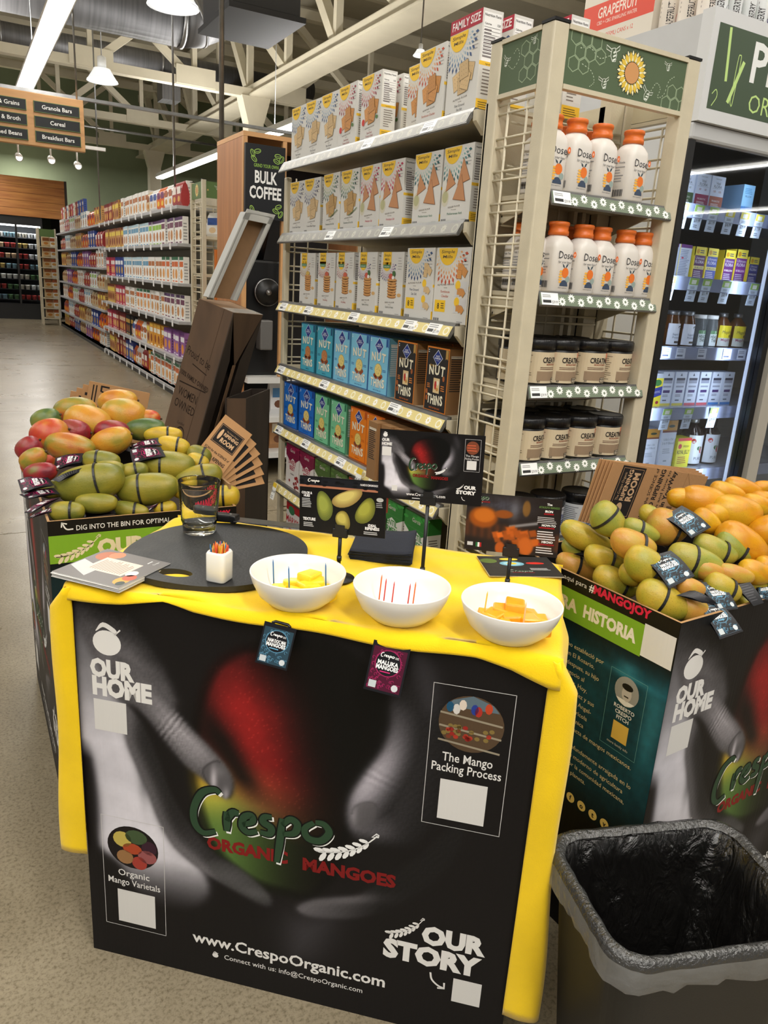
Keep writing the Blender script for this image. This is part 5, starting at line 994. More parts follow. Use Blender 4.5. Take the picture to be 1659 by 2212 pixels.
def sdist(pts, X, Y):
    """signed distance (negative inside) to a polygon, in mm"""
    P = np.array(pts, float); d = np.full(X.shape, 1e9); inside = np.zeros(X.shape, bool)
    for i in range(len(P)):
        a, b = P[i], P[(i + 1) % len(P)]; e = b - a; wx, wy = X - a[0], Y - a[1]
        t = np.clip((wx * e[0] + wy * e[1]) / (e @ e), 0, 1); d = np.minimum(d, (wx - e[0] * t) ** 2 + (wy - e[1] * t) ** 2)
        c = ((a[1] <= Y) & (b[1] > Y)) | ((b[1] <= Y) & (a[1] > Y))
        with np.errstate(divide='ignore', invalid='ignore'): xi = a[0] + (Y - a[1]) / (b[1] - a[1]) * e[0]
        inside ^= c & (X < xi)
    return np.where(inside, -1, 1) * np.sqrt(d)
def rounded(P):
    """closed Catmull-Rom through the outline points"""
    P = np.array(P, float); n = len(P); out = []
    for i in range(n):
        a, b, c, d = P[i - 1], P[i], P[(i + 1) % n], P[(i + 2) % n]
        for t in (0, .33, .67): out.append(.5 * (2 * b + (c - a) * t + (2 * a - 5 * b + 4 * c - d) * t * t + (3 * b - a - 3 * c + d) * t ** 3))
    return [tuple(q) for q in out]
POLY = {k: rounded(v) for k, v in POLY.items()}
def fbm(X, Y, s, seed=0):
    r = np.random.RandomState(seed); o = np.zeros(X.shape)
    for k in range(5):
        f = s * 2 ** k; a, b, c, d = r.uniform(0, 6.28, 4); th = r.uniform(0, 6.28)
        o += np.sin(f * (X * math.cos(th) + Y * math.sin(th)) + a + 1.7 * np.sin(f * .7 * (Y * math.cos(th) - X * math.sin(th)) + b)) * np.sin(f * .8 * (X * math.sin(th) - Y * math.cos(th)) + c) / 1.5 ** k
    return o / 2.2
def poster_color(X, Y):
    """printed photograph: grey hands round a red and green mango; X, Y in mm on the panel"""
    im = np.zeros(X.shape + (3,)); im[:] = (19, 17, 18)
    def over(col, m):
        col = np.asarray(col, float); m = np.clip(m, 0, 1)[..., None]; im[:] = im * (1 - m) + col * m
    def soft(nm, blur, grow=0): return 1 / (1 + np.exp(np.clip((sdist(POLY[nm], X, Y) - grow) / blur, -30, 30)))
    n = fbm(X, Y, .012, 1); n2 = fbm(X, Y, .09, 2); n3 = fbm(X, Y, .5, 3)
    g = np.clip(204 + 18 * n + 16 * np.exp(-((X - 110) / 70) ** 2 - ((Y - 420) / 150) ** 2) - .42 * np.clip(Y - 560, 0, 400) - 55 * np.exp(-((X - 140) / 12) ** 2 - ((Y - 480) / 60) ** 2) - .5 * np.clip(300 - Y, 0, 300), 20, 226)
    over(np.stack([g, g * .985, g * 1.02], -1), soft('shirt', 5, 4) * np.clip((Y - 160) / 130, 0, 1))
    over((20, 18, 20), 1 / (1 + np.exp((X - 22 + 10 * np.sin(Y * .012)) / 5)) * np.clip((560 - Y) / 50, 0, 1))
    # forearm and wrist
    a = np.clip(74 + 40 * np.exp(-((X * .62 + Y * .78 - 650) / 55) ** 2) + 7 * n3 + 8 * n2 - 62 * np.clip((Y - 740) / 120, 0, 1) - 30 * np.clip((X - 120) / 60, 0, 1), 16, 130); over(np.stack([a, a * .97, a * 1.0], -1), soft('arm', 5))
    # mango
    dm = sdist(POLY['mango'], X, Y)
    cxr = 350 + (780 - Y) * .30
    red = np.exp(-(((X - cxr) / 92) ** 2)) * np.clip((Y - 400) / 130, 0, 1) * np.clip((880 - Y) / 190, 0, 1) * (1 + .12 * n + .07 * n2)
    gr = np.clip((575 - Y) / 110, 0, 1) * np.exp(-((X - 318) / 165) ** 2)
    yl = np.exp(-((Y - 500 - .1 * (X - 300)) / 60) ** 2) * np.exp(-((X - 275) / 80) ** 2)
    shade = .1 + .9 * np.clip(1.12 - (X - 270) / 330, 0, 1); rim = np.clip(-dm / 26, .35, 1)
    col = np.stack([14 + 158 * red + 74 * gr + 110 * yl, 8 + 26 * red + 112 * gr + 70 * yl, 8 + 26 * red + 48 * gr + 12 * yl], -1) * (shade * rim)[..., None]
    spk = ((n3 > .5) & (n2 > -.2)) * 26 * red; col = col + spk[..., None] * np.array([1, .5, .35])
    over(np.clip(col, 6, 220), 1 / (1 + np.exp(np.clip(dm / 4, -30, 30))))
    over((10, 8, 8), soft('mango', 10) * np.exp(-(((X - 268 - (690 - Y) * .6) / 34) ** 2)) * np.clip((Y - 475) / 60, 0, 1) * np.clip((720 - Y) / 100, 0, 1) * .85)
    # left fingers
    edge = np.exp(-((sdist(POLY['shirt'], X, Y) - 6) / 20) ** 2)
    f = np.clip(34 + 56 * edge + 7 * n3 + 50 * np.exp(-((X - 330) / 55) ** 2 - ((Y - 285) / 26) ** 2) + 18 * np.exp(-((X - 240) / 50) ** 2 - ((Y - 340) / 40) ** 2), 12, 150); over(np.stack([f, f * .97, f], -1), soft('fing', 2.5))
    t = np.clip(74 + 40 * np.exp(-((X - 390) / 40) ** 2 - ((Y - 258) / 16) ** 2), 0, 160); over(np.stack([t, t, t], -1), soft('ftip', 3) * .55)
    # thumb with skin creases
    st = sdist(POLY['thumb'], X, Y); ax_ = (X - 82) * .755 - (Y - 725) * .656; ac_ = (X - 82) * .656 + (Y - 725) * .755
    cre = np.exp(-((ax_ - 158) / 20) ** 2) * np.sin(ax_ * .5 + .05 * ac_ + 1.2 * n2) * 26 + np.exp(-((ax_ - 172) / 40) ** 2) * n3 * 14
    th = np.clip(82 + 60 * np.clip(-st / 24, 0, 1) * np.exp(-((ax_ - 190) / 100) ** 2) * (1 + .015 * ac_) + cre + 8 * n3 + 6 * n2 - 40 * np.clip((ax_ - 290) / 60, 0, 1), 16, 210); over(np.stack([th, th * .97, th], -1), soft('thumb', 2.5))
    na = np.clip(88 + 96 * np.exp(-((X - 297) / 7) ** 2 - ((Y - 517) / 30) ** 2) + 60 * np.exp(-((X - 324) / 7) ** 2 - ((Y - 488) / 16) ** 2) + 20 * np.exp(-((X - 310) / 12) ** 2 - ((Y - 540) / 14) ** 2), 0, 220); over(np.stack([na, na * .97, na], -1), soft('nail', 1.6))
    over((34, 32, 34), np.exp(-((sdist(POLY['nail'], X, Y)) / 2.4) ** 2) * .45 * (X < 312))
    # right hand: lit along its left edge
    sr = sdist(POLY['rhand'], X, Y); lit = np.exp(-((np.clip(-sr, 0, 300) - 16) / 48) ** 2) * (1 / (1 + np.exp((X - 672 - .12 * (Y - 500)) / 16)))
    fold = np.exp(-((Y - 600 + .35 * (X - 620)) / 22) ** 2) * np.sin((Y + .35 * X) * .33 + n2) * 14
    h = np.clip(24 + 156 * lit * np.exp(-((Y - 590) / 130) ** 2) * np.clip((Y - 430) / 40, .2, 1) + fold * lit + 6 * n3, 14, 214); over(np.stack([h, h * .97, h * 1.02], -1), soft('rhand', 4) * np.clip((860 - Y) / 110, 0, 1))
    na2 = np.clip(84 + 60 * np.exp(-((X - 590) / 9) ** 2 - ((Y - 500) / 30) ** 2), 0, 200); over(np.stack([na2, na2 * .97, na2], -1), soft('rnail', 2.5) * .8); over((60, 58, 60), np.exp(-((sdist(POLY['rnail'], X, Y)) / 3) ** 2) * .35 * (Y > 500))
    q = np.clip(24 + 92 * np.clip(1 - (X - 490) / 170, 0, 1) + 40 * np.exp(-((X - 605) / 60) ** 2 - ((Y - 300 - .3 * (X - 605)) / 14) ** 2) + 4 * n3, 14, 165); over(np.stack([q, q * .97, q], -1), soft('rfing', 3) * .95)
    over((70, 68, 72), soft('low', 20) * .75); over((64, 62, 66), soft('upf', 9) * .65)
    im += (n3 * 2)[..., None]
    return np.clip(im, 0, 255)
def tolin(im):
    c = im / 255.0; return np.where(c <= .04045, c / 12.92, ((c + .055) / 1.055) ** 2.4)
def picture_mesh(nm, W, H, nu, nv, fn, mats, d=0.0):
    """flat grid in x-z facing -y whose points hold the printed colours"""
    us, vs = np.linspace(0, 1, nu + 1), np.linspace(0, 1, nv + 1); U_, V_ = np.meshgrid(us, vs)
    im = tolin(fn(U_, V_)).reshape(-1, 3)
    me = bpy.data.meshes.new(nm); vv = np.stack([U_.ravel() * W, np.full(U_.size, -d), V_.ravel() * H], -1)
    idx = (np.arange(nv)[:, None] * (nu + 1) + np.arange(nu)[None, :]).ravel()
    f = np.stack([idx, idx + 1, idx + nu + 2, idx + nu + 1], -1)
    me.from_pydata(vv.tolist(), [], f.tolist())
    for m in mats: me.materials.append(m)
    ca = me.color_attributes.new('Col', 'FLOAT_COLOR', 'POINT'); arr = np.ones((len(vv), 4), np.float32); arr[:, :3] = im; ca.data.foreach_set('color', arr.ravel()); return me
BW, BD, BH = .93, .475, .9
PW = (226, 224, 220)
LETTERS = [[[(.2, .93), (.16, .985), (.07, .9), (.012, .62), (.02, .36), (.08, .22), (.17, .27)]], [[(.245, .64), (.25, .48), (.25, .3)], [(.25, .48), (.285, .63), (.335, .63)]], [[(.36, .45), (.43, .52), (.42, .62), (.37, .58), (.358, .42), (.4, .33), (.465, .37)]], [[(.565, .64), (.515, .63), (.505, .54), (.56, .46), (.55, .35), (.485, .36)]],
           [[(.635, .64), (.625, .3), (.605, -.12)], [(.635, .53), (.69, .645), (.74, .57), (.72, .42), (.64, .38)]], [[(.85, .64), (.79, .52), (.815, .37), (.9, .35), (.955, .5), (.92, .63), (.86, .65)]]]
def script(p, x, y, w, h, col=(44, 70, 48), edge=(14, 16, 14), shadow=(238, 238, 234), lw=.062, slope=0.0, ly=3):
    def T(q, dx=0, dy=0): return [(x + a / .96 * w + dx, y + b * h + slope * a * w + dy) for a, b in bez(q, 5)]
    for L_ in LETTERS:
        for s_ in L_:
            if shadow: p.line(T(s_, w * .014, -w * .016), w * lw * .8, shadow, ly, taper=(.7, 1, 1, .7))
    for L_ in LETTERS:
        for s_ in L_:
            if edge: p.line(T(s_), w * lw * 1.22, edge, ly + 1, taper=(.7, 1, 1, .7))
    for L_ in LETTERS:
        for s_ in L_: p.line(T(s_), w * lw * .85, col, ly + 2, taper=(.7, 1, 1, .7))
def feather(p, x0, y0, x1, y1, col, sag=.25, wd=.16, n=7, ly=2):
    L_ = math.hypot(x1 - x0, y1 - y0); ux, uy = (x1 - x0) / L_, (y1 - y0) / L_; nx, ny = -uy, ux
    def Q(t): s_ = sag * L_ * (4 * t * (1 - t)) * -.5; return (x0 + (x1 - x0) * t + nx * s_, y0 + (y1 - y0) * t + ny * s_)
    p.line([Q(t) for t in np.linspace(0, 1, 14)], L_ * .02, col, ly)
    for k in range(n):
        for sd_ in (-1, 1):
            t = .04 + .8 * k / n; a = Q(t + .1); ln = L_ * .19 * (1 - .35 * t); th_ = 2.55 * sd_; dx, dy = ux * math.cos(th_) - uy * math.sin(th_), ux * math.sin(th_) + uy * math.cos(th_); c_ = (a[0] + dx * ln * .55, a[1] + dy * ln * .55)
            p.poly([(c_[0] + dx * ln * .5 * math.cos(q) - dy * ln * .22 * math.sin(q), c_[1] + dy * ln * .5 * math.cos(q) + dx * ln * .22 * math.sin(q)) for q in np.linspace(0, 2 * PI, 9)[:-1]], col, ly)
    e = Q(1.0); p.line([(e[0] - ux * L_ * .09, e[1] - uy * L_ * .09), (e[0] + nx * L_ * .03, e[1] + ny * L_ * .03), (e[0] + ux * .02 * L_, e[1] + uy * .02 * L_), (e[0] - nx * L_ * .03, e[1] - ny * L_ * .03)], L_ * .02, col, ly, closed=True)
def mango_icon(p, x, y, s, col=PW, ly=2):
    p.ell(x, y, s, s * .88, col, ly, 24); p.line(bez([(x - s * .75, y + s * .75), (x - s * .2, y + s * 1.25), (x + s * .5, y + s * .95), (x + s * .72, y + s * .75)], 5), s * .34, col, ly, taper=(.15, 1, 1, .5)); p.line([(x + s * .55, y + s * .62), (x + s * .98, y + s * 1.05)], s * .1, col, ly)
def blank(p, x0, y0, x1, y1, ly=2, col=(214, 212, 208)): p.rect(x0, y0, x1, y1, col, ly)
def poster_print():
    p = Pr(); mango_icon(p, .07, .787, .031)
    p.text('OUR', .03, .711, .036, PW, 2, al='l', b=.06, w=.098).text('HOME', .033, .669, .038, PW, 2, al='l', b=.06, w=.132); blank(p, .034, .585, .107, .657)
    p.frame(.036, .086, .183, .376, .0012, (200, 198, 196), 2)
    p.ell(.109, .305, .06, .054, (24, 18, 20), 2, 30)
    for x, y, rx, ry, c in ((.085, .322, .022, .02, (190, 170, 84)), (.118, .334, .026, .018, (66, 84, 54)), (.108, .302, .023, .014, (170, 70, 40)), (.148, .312, .018, .018, (56, 30, 44)), (.143, .288, .022, .017, (150, 84, 84)), (.09, .277, .02, .018, (150, 110, 70)), (.124, .268, .018, .017, (160, 60, 50))): p.ell(x, y, rx, ry, c, 3, 14)
    p.text('Organic', .109, .226, .016, PW, 2, b=.008).text('Mango Varietals', .109, .202, .016, PW, 2, b=.008, w=.124); blank(p, .068, .099, .158, .187)
    p.text('www.CrespoOrganic.com', .246, .091, .027, PW, 2, al='l', b=.022, w=.435).text('Connect with us: info@CrespoOrganic.com', .321, .061, .0125, PW, 2, al='l', b=.004, w=.313); mango_icon(p, .3, .066, .007)
    script(p, .249, .35, .297, .143, slope=.09)
    p.text('ORGANIC', .282, .348, .027, (128, 26, 26), 2, al='l', b=.05, w=.178, rot=.02).text('MANGOES', .492, .346, .027, (122, 24, 24), 2, al='l', b=.05, w=.195, rot=.02)
    feather(p, .519, .398, .643, .464, (236, 236, 234))
    p.frame(.726, .517, .876, .819, .0012, (200, 198, 196), 2).ell(.801, .745, .06, .058, (84, 66, 48), 2, 30)
    p.poly([(.752, .776), (.85, .776), (.838, .79), (.8, .803), (.765, .79)], (92, 110, 120), 3)
    for y in (.762, .735, .705): p.line([(.743, y), (.858, y - .012)], .004, (150, 140, 120), 4)
    for x, y, c in ((.76, .775, (30, 80, 110)), (.772, .772, (210, 206, 200)), (.783, .782, (220, 206, 190)), (.812, .773, (170, 50, 40)), (.805, .776, (40, 60, 140)), (.83, .782, (190, 70, 40))): p.ell(x, y, .007, .011, c, 4, 9)
    rn6 = random.Random(4)
    for k in range(26): p.ell(.752 + .098 * rn6.random(), .712 + .026 * rn6.random(), .005, .0045, rn6.choice([(150, 40, 34), (120, 60, 40), (130, 110, 60), (170, 56, 40)]), 4, 8)
    p.text('The Mango', .801, .661, .018, PW, 2, b=.01, w=.094).text('Packing Process', .801, .638, .018, PW, 2, b=.01, w=.13); blank(p, .755, .533, .844, .621)
    p.text('OUR', .748, .231, .04, PW, 2, al='l', b=.06, w=.13).text('STORY', .671, .176, .042, PW, 2, al='l', b=.06, w=.202); feather(p, .676, .234, .749, .288, PW)
    p.line(bez([(.773, .159), (.777, .142), (.79, .13), (.803, .126)], 4), .004, PW, 2).line([(.803, .14), (.804, .125), (.79, .123)], .004, PW, 2); blank(p, .821, .098, .879, .158)
    return p
PPRINT = poster_print()
def split_print(p, fn):
    d = {}
    for it in p.items: d.setdefault(fn(sum(v[0] for v in it[0]) / len(it[0]), sum(v[1] for v in it[0]) / len(it[0])), Pr()).items.append(it)
    return list(d.values())
def MB_print(q, fn, eps, nm, par):
    m = MB(); q.onto(m, fn, eps=eps); return m.build(nm, CARD, par)
PSPLIT = split_print(PPRINT, lambda x, y: (0 if y > .5 else 1) if x < .2 else 2 if x < .7 and y > .25 else 3 if x < .665 else 4 if y > .5 else 5)
POSTER = picture_mesh('poster', BW, BH, 300, 290, lambda u, v: poster_color(u * 930, v * 900), [CARD], .0004)
def teal_fn(u, v):
    X, Y = u * 475, v * 900; n = fbm(X, Y, .02, 5); n2 = fbm(X, Y, .12, 6); k = np.clip((Y - 340) / 130, 0, 1) * np.clip((800 - Y) / 60, 0, 1)
    hat = np.exp(-((X - 375) / 26) ** 2 - ((Y - 752) / 16) ** 2) + .8 * np.exp(-((X - 375) / 60) ** 2 - ((Y - 732) / 7) ** 2) + .5 * np.exp(-((X - 455) / 30) ** 2 - ((Y - 690) / 60) ** 2) + .6 * np.exp(-((X - 450) / 22) ** 2 - ((Y - 610) / 70) ** 2)
    b = np.clip(.5 + .18 * n + .14 * n2, .1, 1) * np.clip((X + 60) / 300, .25, 1)
    col = np.stack([8 + 10 * b + 30 * hat, 26 + 62 * b + 60 * hat, 32 + 72 * b + 66 * hat], -1); return np.where(k[..., None] > 0, col * (.25 + .75 * k[..., None]), 12) * 1.0 + 4
TEAL = picture_mesh('side_picture', BD, BH, 90, 150, teal_fn, [CARD], .0004)
def side_print(lang):
    p = Pr(); gcol = (122, 166, 44); cr = (222, 208, 172)
    p.rect(0, .862, BD, BH, (17, 15, 15), 2).rect(0, .785 + .004, .395 if lang == 'es' else BD, .862, gcol, 2)
    if lang == 'es':
        p.text('HISTORIA', .231, .813, .027, (230, 224, 206), 3, al='l', b=.05, w=.148).text('NUESTRA', .052, .813, .027, cr, 3, al='l', b=.05, w=.16)
        p.text('#', .237, .878, .017, PW, 3, al='l', b=.02).text('MANGOJOY', .25, .878, .018, (206, 34, 66), 3, al='l', b=.05, w=.156).text('aqui para', .23, .88, .011, PW, 3, al='r', w=.07); blank(p, .395, .793, .472, .866, 3)
        lines = ['s Crespo estableció por', 'miliar en El Rosario,', 'ada despues, su hijo', 'negocio al', 'grícolas. Hoy,', 'n Valdez y sus', 'y Jose Angel-', 'esa agrícola', 'ón orgánica', 'irecta de mangos mexicanos.', '', 'rofundamente arraigada en lo', 'ue moderno de agricultura', 'por la comunidad mexicana,', 'ro planeta.']
        ends = [.308, .285, .302, .262, .275, .3, .295, .287, .28, .422, 0, .43, .412, .42, .31]
        y = .728
        for l_, e in zip(lines, ends):
            if l_: p.text(l_, e, y, .0105, (214, 196, 150), 3, al='r', b=.002)
            y -= .0222
        p.frame(.33, .55, .428, .736, .001, (96, 150, 150), 3).ell(.379, .697, .032, .034, (150, 150, 146), 3, 26).ell(.38, .692, .013, .018, (190, 184, 178), 4, 14).poly([(.354, .676), (.404, .676), (.395, .668), (.38, .663), (.363, .668)], (226, 224, 220), 4).ell(.38, .708, .015, .008, (24, 24, 24), 5, 12).rect(.374, .684, .386, .687, (40, 38, 38), 5)
        for k, l_ in enumerate(('ROBERTO', 'CRESPO', 'FITCH')): p.text(l_, .38, .651 - .0125 * k, .0085, PW, 3, b=.02)
        p.rect(.358, .575, .4, .619, (214, 176, 80), 3).text('more family info', .378, .561, .006, (200, 196, 180), 3)
        for k, x in enumerate((.275, .31, .345, .38)): p.ell(x, .359, .0125, .0125, (226, 196, 110), 3, 18).text('fotv'[k], x, .353, .012, (20, 18, 18), 4, b=.03)
    else:
        p.text('DIG INTO THE BIN FOR OPTIMAL', .065, .872, .0125, PW, 3, al='l', b=.008, w=.232).line(bez([(.058, .876), (.042, .877), (.033, .893)], 4), .0035, PW, 3).line([(.031, .882), (.032, .894), (.044, .89)], .0035, PW, 3).text('#MANGOJOY', .458, .872, .018, (206, 34, 66), 3, al='r', b=.05, w=.1)
        feather(p, .014, .806, .119, .853, cr, ly=3); p.text('OUR STORY', .112, .804, .036, cr, 3, al='l', b=.06, w=.3)
        y = .74
        for k in range(10): p.bars(.03, y - .014, .42, y, 1, (130, 150, 140), 3, .45, .3, k); y -= .03
    return p
SIDEP = {k: side_print(k) for k in ('es', 'en')}
def make_bin(name, label, loc, rz):
    t = thing(name, label, 'display bin', loc, rz); KR = (168, 130, 88); K = (17, 15, 15); th = .006
    for nm, bx in (('front_panel', (0, BW, 0, th)), ('back_panel', (0, BW, BD - th, BD)), ('side_panel', (0, th, th, BD - th)), ('side_panel', (BW - th, BW, th, BD - th))):
        pn = MB().box(*bx, 0, BH - .001, K).box(*bx, BH - .001, BH, KR).build(nm, CARD, t)
        if nm == 'front_panel':
            put('poster', POSTER, pn); [MB_print(q, plane((0, -.0005, 0), (1, 0, 0), (0, 0, 1)), .0001, 'poster_lettering', pn) for q in PSPLIT]
        if nm == 'side_panel':
            lang = 'es' if bx[0] == 0 else 'en'
            put('side_picture', TEAL, pn, (0, BD, 0) if lang == 'es' else (BW, 0, 0), -PI / 2 if lang == 'es' else PI / 2)
            [MB_print(q, plane((-.0003, BD, 0), (0, -1, 0), (0, 0, 1)) if lang == 'es' else plane((BW + .0003, 0, 0), (0, 1, 0), (0, 0, 1)), .00015, 'side_lettering', pn) for q in split_print(SIDEP[lang], lambda x, y: 0 if y > .78 else 1 if x > .335 and y > .545 and lang == 'es' else 2 if y > .4 else 3)]
    return t
TA = math.radians(-40.8)
tbn = make_bin('display_bin', 'black printed bin with the yellow cloth over its top', (.151, 1.486, 0), TA)
MB().box(.006, BW - .006, .006, BD - .006, .885, .9).build('top_board', pbr('fibreboard', (150, 118, 80), .8, vary=.1), tbn)
lbn = make_bin('display_bin', 'black printed bin heaped with red and olive mangoes on the left', (.147, 2.845, 0), -PI / 2)
MB().box(.006, BW - .006, .006, BD - .006, .8, .81).build('inner_tray', pbr('tray_board', (60, 46, 34), .85, vary=.1), lbn)
rbn = make_bin('display_bin', 'black printed bin heaped with yellow and green mangoes on the right', (1.2, .9, 0), math.radians(4))
MB().box(.006, BW - .006, .006, BD - .006, .78, .79).build('inner_tray', MATS['tray_board'], rbn)
# torn cardboard flap standing up at the back of the left bin
MB().box(.15, .9, BD - .012, BD - .006, .9, .955).build('back_flap', pbr('kraft_board', (150, 116, 78), .8, vary=.12, vscale=12), lbn)
# ------------------------------------------------------------------ yellow cloth, in the frame of that bin
TT = Matrix.Translation((.151, 1.486, 0)) @ Matrix.Rotation(TA, 4, 'Z')
def tw(u, v, z=.905): return tuple(TT @ Vector((u, v, z)))
CLOTH = pbr('yellow_cloth', (244, 204, 8), .75, spec=.2, vary=.06, vscale=9, bump=.25, bscale=420, sheen=.25)
m = MB(); hz = lambda u: np.interp(u, [-.05, 0, .118, .2, .26, .4, .55, .7, .8, .86, .93, 1], [.872, .875, .884, .899, .888, .886, .884, .882, .884, .874, .852, .85])
rnc = random.Random(9)
def topfn(a, b):
    u = -.016 + .962 * a
    # b: 0 front hem bottom .. 1 back
    if b < .18:
        t = b / .18; ang = t * PI / 2; hb = hz(u); z = hb + (.905 - hb) * math.sin(ang); v = -.014 - .006 * math.sin(u * 22) + .02 * (1 - math.cos(ang)) ; return tw(u, v, z)
    t = (b - .18) / .82; v = .004 + t * .478
    z = .905 + .0025 * math.sin(u * 31 + v * 17) * (t < .95) + .0015 * math.sin(v * 60 - u * 24)
    ed = max(0, abs(a - .5) - .485) / .015; z -= .004 * ed
    return tw(u, v, z)
m.grid(topfn, 90, 44)
def drape(side, zb, w0, w1, n=40):
    def fn(a, b):
        t = b; z = .9 - t * (.9 - zb); w = w0 + (w1 - w0) * t + .004 * math.sin(t * 9)
        path = [(-.004, -.009), (w * .45, -.017 - .004 * math.sin(t * 7)), (w * .95, -.012), (w * 1.05, .015), (w * .55, .07), (w * .35 + .01, .13), (w * .8, .2), (w * .75, .26), (.02, .33), (.03, .4), (.012, .47)]
        q = bez(path, 4); i = a * (len(q) - 1); k = min(int(i), len(q) - 2); f = i - k; x, v = q[k] * (1 - f) + q[k + 1] * f
        x *= .25 + .75 * min(1, t * 14); zz = z + (.006 * math.sin(a * 14) if t > .95 else 0)
        return tw(.93 + x if side > 0 else -x, v, zz)
    m.grid(fn, 60, n)
drape(1, .105, .04, .062); drape(-1, .27, .042, .058)
def backfn(a, b): return tw(-.02 + .97 * a, .482 + .012 * math.sin(a * 40) * b, .905 - b * .5)
m.grid(backfn, 60, 12)
cl_ = m.build('tablecloth', CLOTH, solid=.0016); tag(cl_, 'bright yellow cloth draped over the front bin and hanging at both sides', 'tablecloth')

# ------------------------------------------------------------------ things on the table (u, v in the frame of the table)
ZT = .9075
BK = pbr('black_cutting_board', (34, 35, 37), .5, vary=.25, vscale=14, bump=.15, bscale=160, rvary=.15)
cb = MB(); N_ = 64; out = []
for k in range(N_):
    a = 2 * PI * k / N_; e = 2.3; out.append((.2 + .192 * abs(math.cos(a)) ** (2 / e) * math.copysign(1, math.cos(a)), .236 + .2 * abs(math.sin(a)) ** (2 / e) * math.copysign(1, math.sin(a))))
hx, hy = .175, .088; hole = [(hx + .036 * math.cos(2 * PI * k / N_), hy + .02 * math.sin(2 * PI * k / N_)) for k in range(N_)]
# board with a grip hole: two strips of faces between rim and hole
vv = []; 
for ring, z in ((out, 0), (out, .012), (hole, .012), (hole, 0)): vv += [(x, y, z) for x, y in ring]
ff = [(r * N_ + k, r * N_ + (k + 1) % N_, ((r + 1) % 4) * N_ + (k + 1) % N_, ((r + 1) % 4) * N_ + k) for r in range(4) for k in range(N_)]
cb.add(vv, ff); o = cb.build('cutting_board', BK, loc=tw(0, 0, ZT), rz=TA); tag(o, 'black round cornered cutting board with a grip hole', 'cutting board')
# tumbler
GL = pbr('clear_glass', (250, 252, 252), .0, trans=1.0, ior=1.45)
R_ = []
for k in range(14): z = .03 + k * .0062; R_ += [(.0395 + z * .07 + .0006, z), (.0395 + z * .07 - .0001, z + .0031)]
prof = [(0, 0), (.036, 0), (.039, .004), (.0395, .022)] + R_ + [(.0482, .122), (.0478, .124), (.047, .122), (.0408, .034), (.0385, .022), (.03, .016), (.0, .015)]
gt = thing('glass_tumbler', 'empty clear ribbed glass tumbler on the cutting board', 'glass', tw(.105, .345, ZT + .0125))
MB().lathe(prof, 48).build('wall', GL, gt)
# knife
kn = thing('kitchen_knife', 'long kitchen knife with a black riveted handle behind the glass', 'knife', tw(.145, .435, ZT + .014), TA + .05)
MB().prism([(-.09, -.012), (-.06, -.014), (.0, -.012), (.018, -.02), (.02, .012), (-.09, .013), (-.1, .0)], 0, .02, ax='z').build('handle', pbr('black_handle', (18, 18, 19), .35), kn, bev=.004)
for x in (-.07, -.035, 0): MB().tube([(x, 0, .0195), (x, 0, .0205)], .003, 10).build('rivet', STEEL, kn)
MB().prism([(.015, -.022), (.2, -.02), (.255, .004), (.262, .012), (.015, .012)], .008, .0105, ax='z').build('blade', pbr('blade_steel', (190, 190, 192), .18, 1.0, vary=.1, vscale=20), kn)
# toothpick holder
PORC = pbr('white_porcelain', (236, 234, 226), .18, coat=.3, vary=.015)
jr = thing('toothpick_holder', 'small square white porcelain pot full of coloured toothpicks', 'pot', tw(.272, .084, ZT + .0125), TA - .1)
loft(MB(), [sellipse(.019, .019, 0, 28, 6), sellipse(.021, .021, .003, 28, 6), sellipse(.021, .021, .058, 28, 6), sellipse(.019, .019, .062, 28, 5), sellipse(.0165, .0165, .062, 28, 4), sellipse(.016, .016, .03, 28, 4)]).build('pot', PORC, jr)
TPM = {c: pbr('pick_' + c, rgb, .6) for c, rgb in (('orange', (230, 110, 40)), ('yellow', (236, 190, 60)), ('green', (60, 130, 70)), ('blue', (50, 110, 170)), ('red', (206, 60, 50)), ('plain', (222, 190, 140)))}
pick = {}
for c in TPM:
    pick[c] = MB().tube([(0, 0, 0), (0, 0, .058), (0, 0, .064)], [.0014, .0014, .0003], 6).mesh('toothpick', [TPM[c]])
rnp = random.Random(2); cs = ['orange', 'orange', 'yellow', 'red', 'green', 'blue', 'orange', 'yellow']
ml = TT @ Vector((.272, .084, ZT + .0125))
for k in range(56):
    a = rnp.uniform(0, 2 * PI); r = .0125 * math.sqrt(rnp.random()); c = cs[k % 8]
    tag(put('toothpick', pick[c], loc=(ml.x + r * math.cos(a), ml.y + r * math.sin(a), ml.z + .012 + rnp.uniform(-.004, .004)), rot=(rnp.uniform(-.12, .12), rnp.uniform(-.12, .12), 0)), '%s toothpick in the packed white pot' % c, 'toothpick', 'toothpicks in the pot')
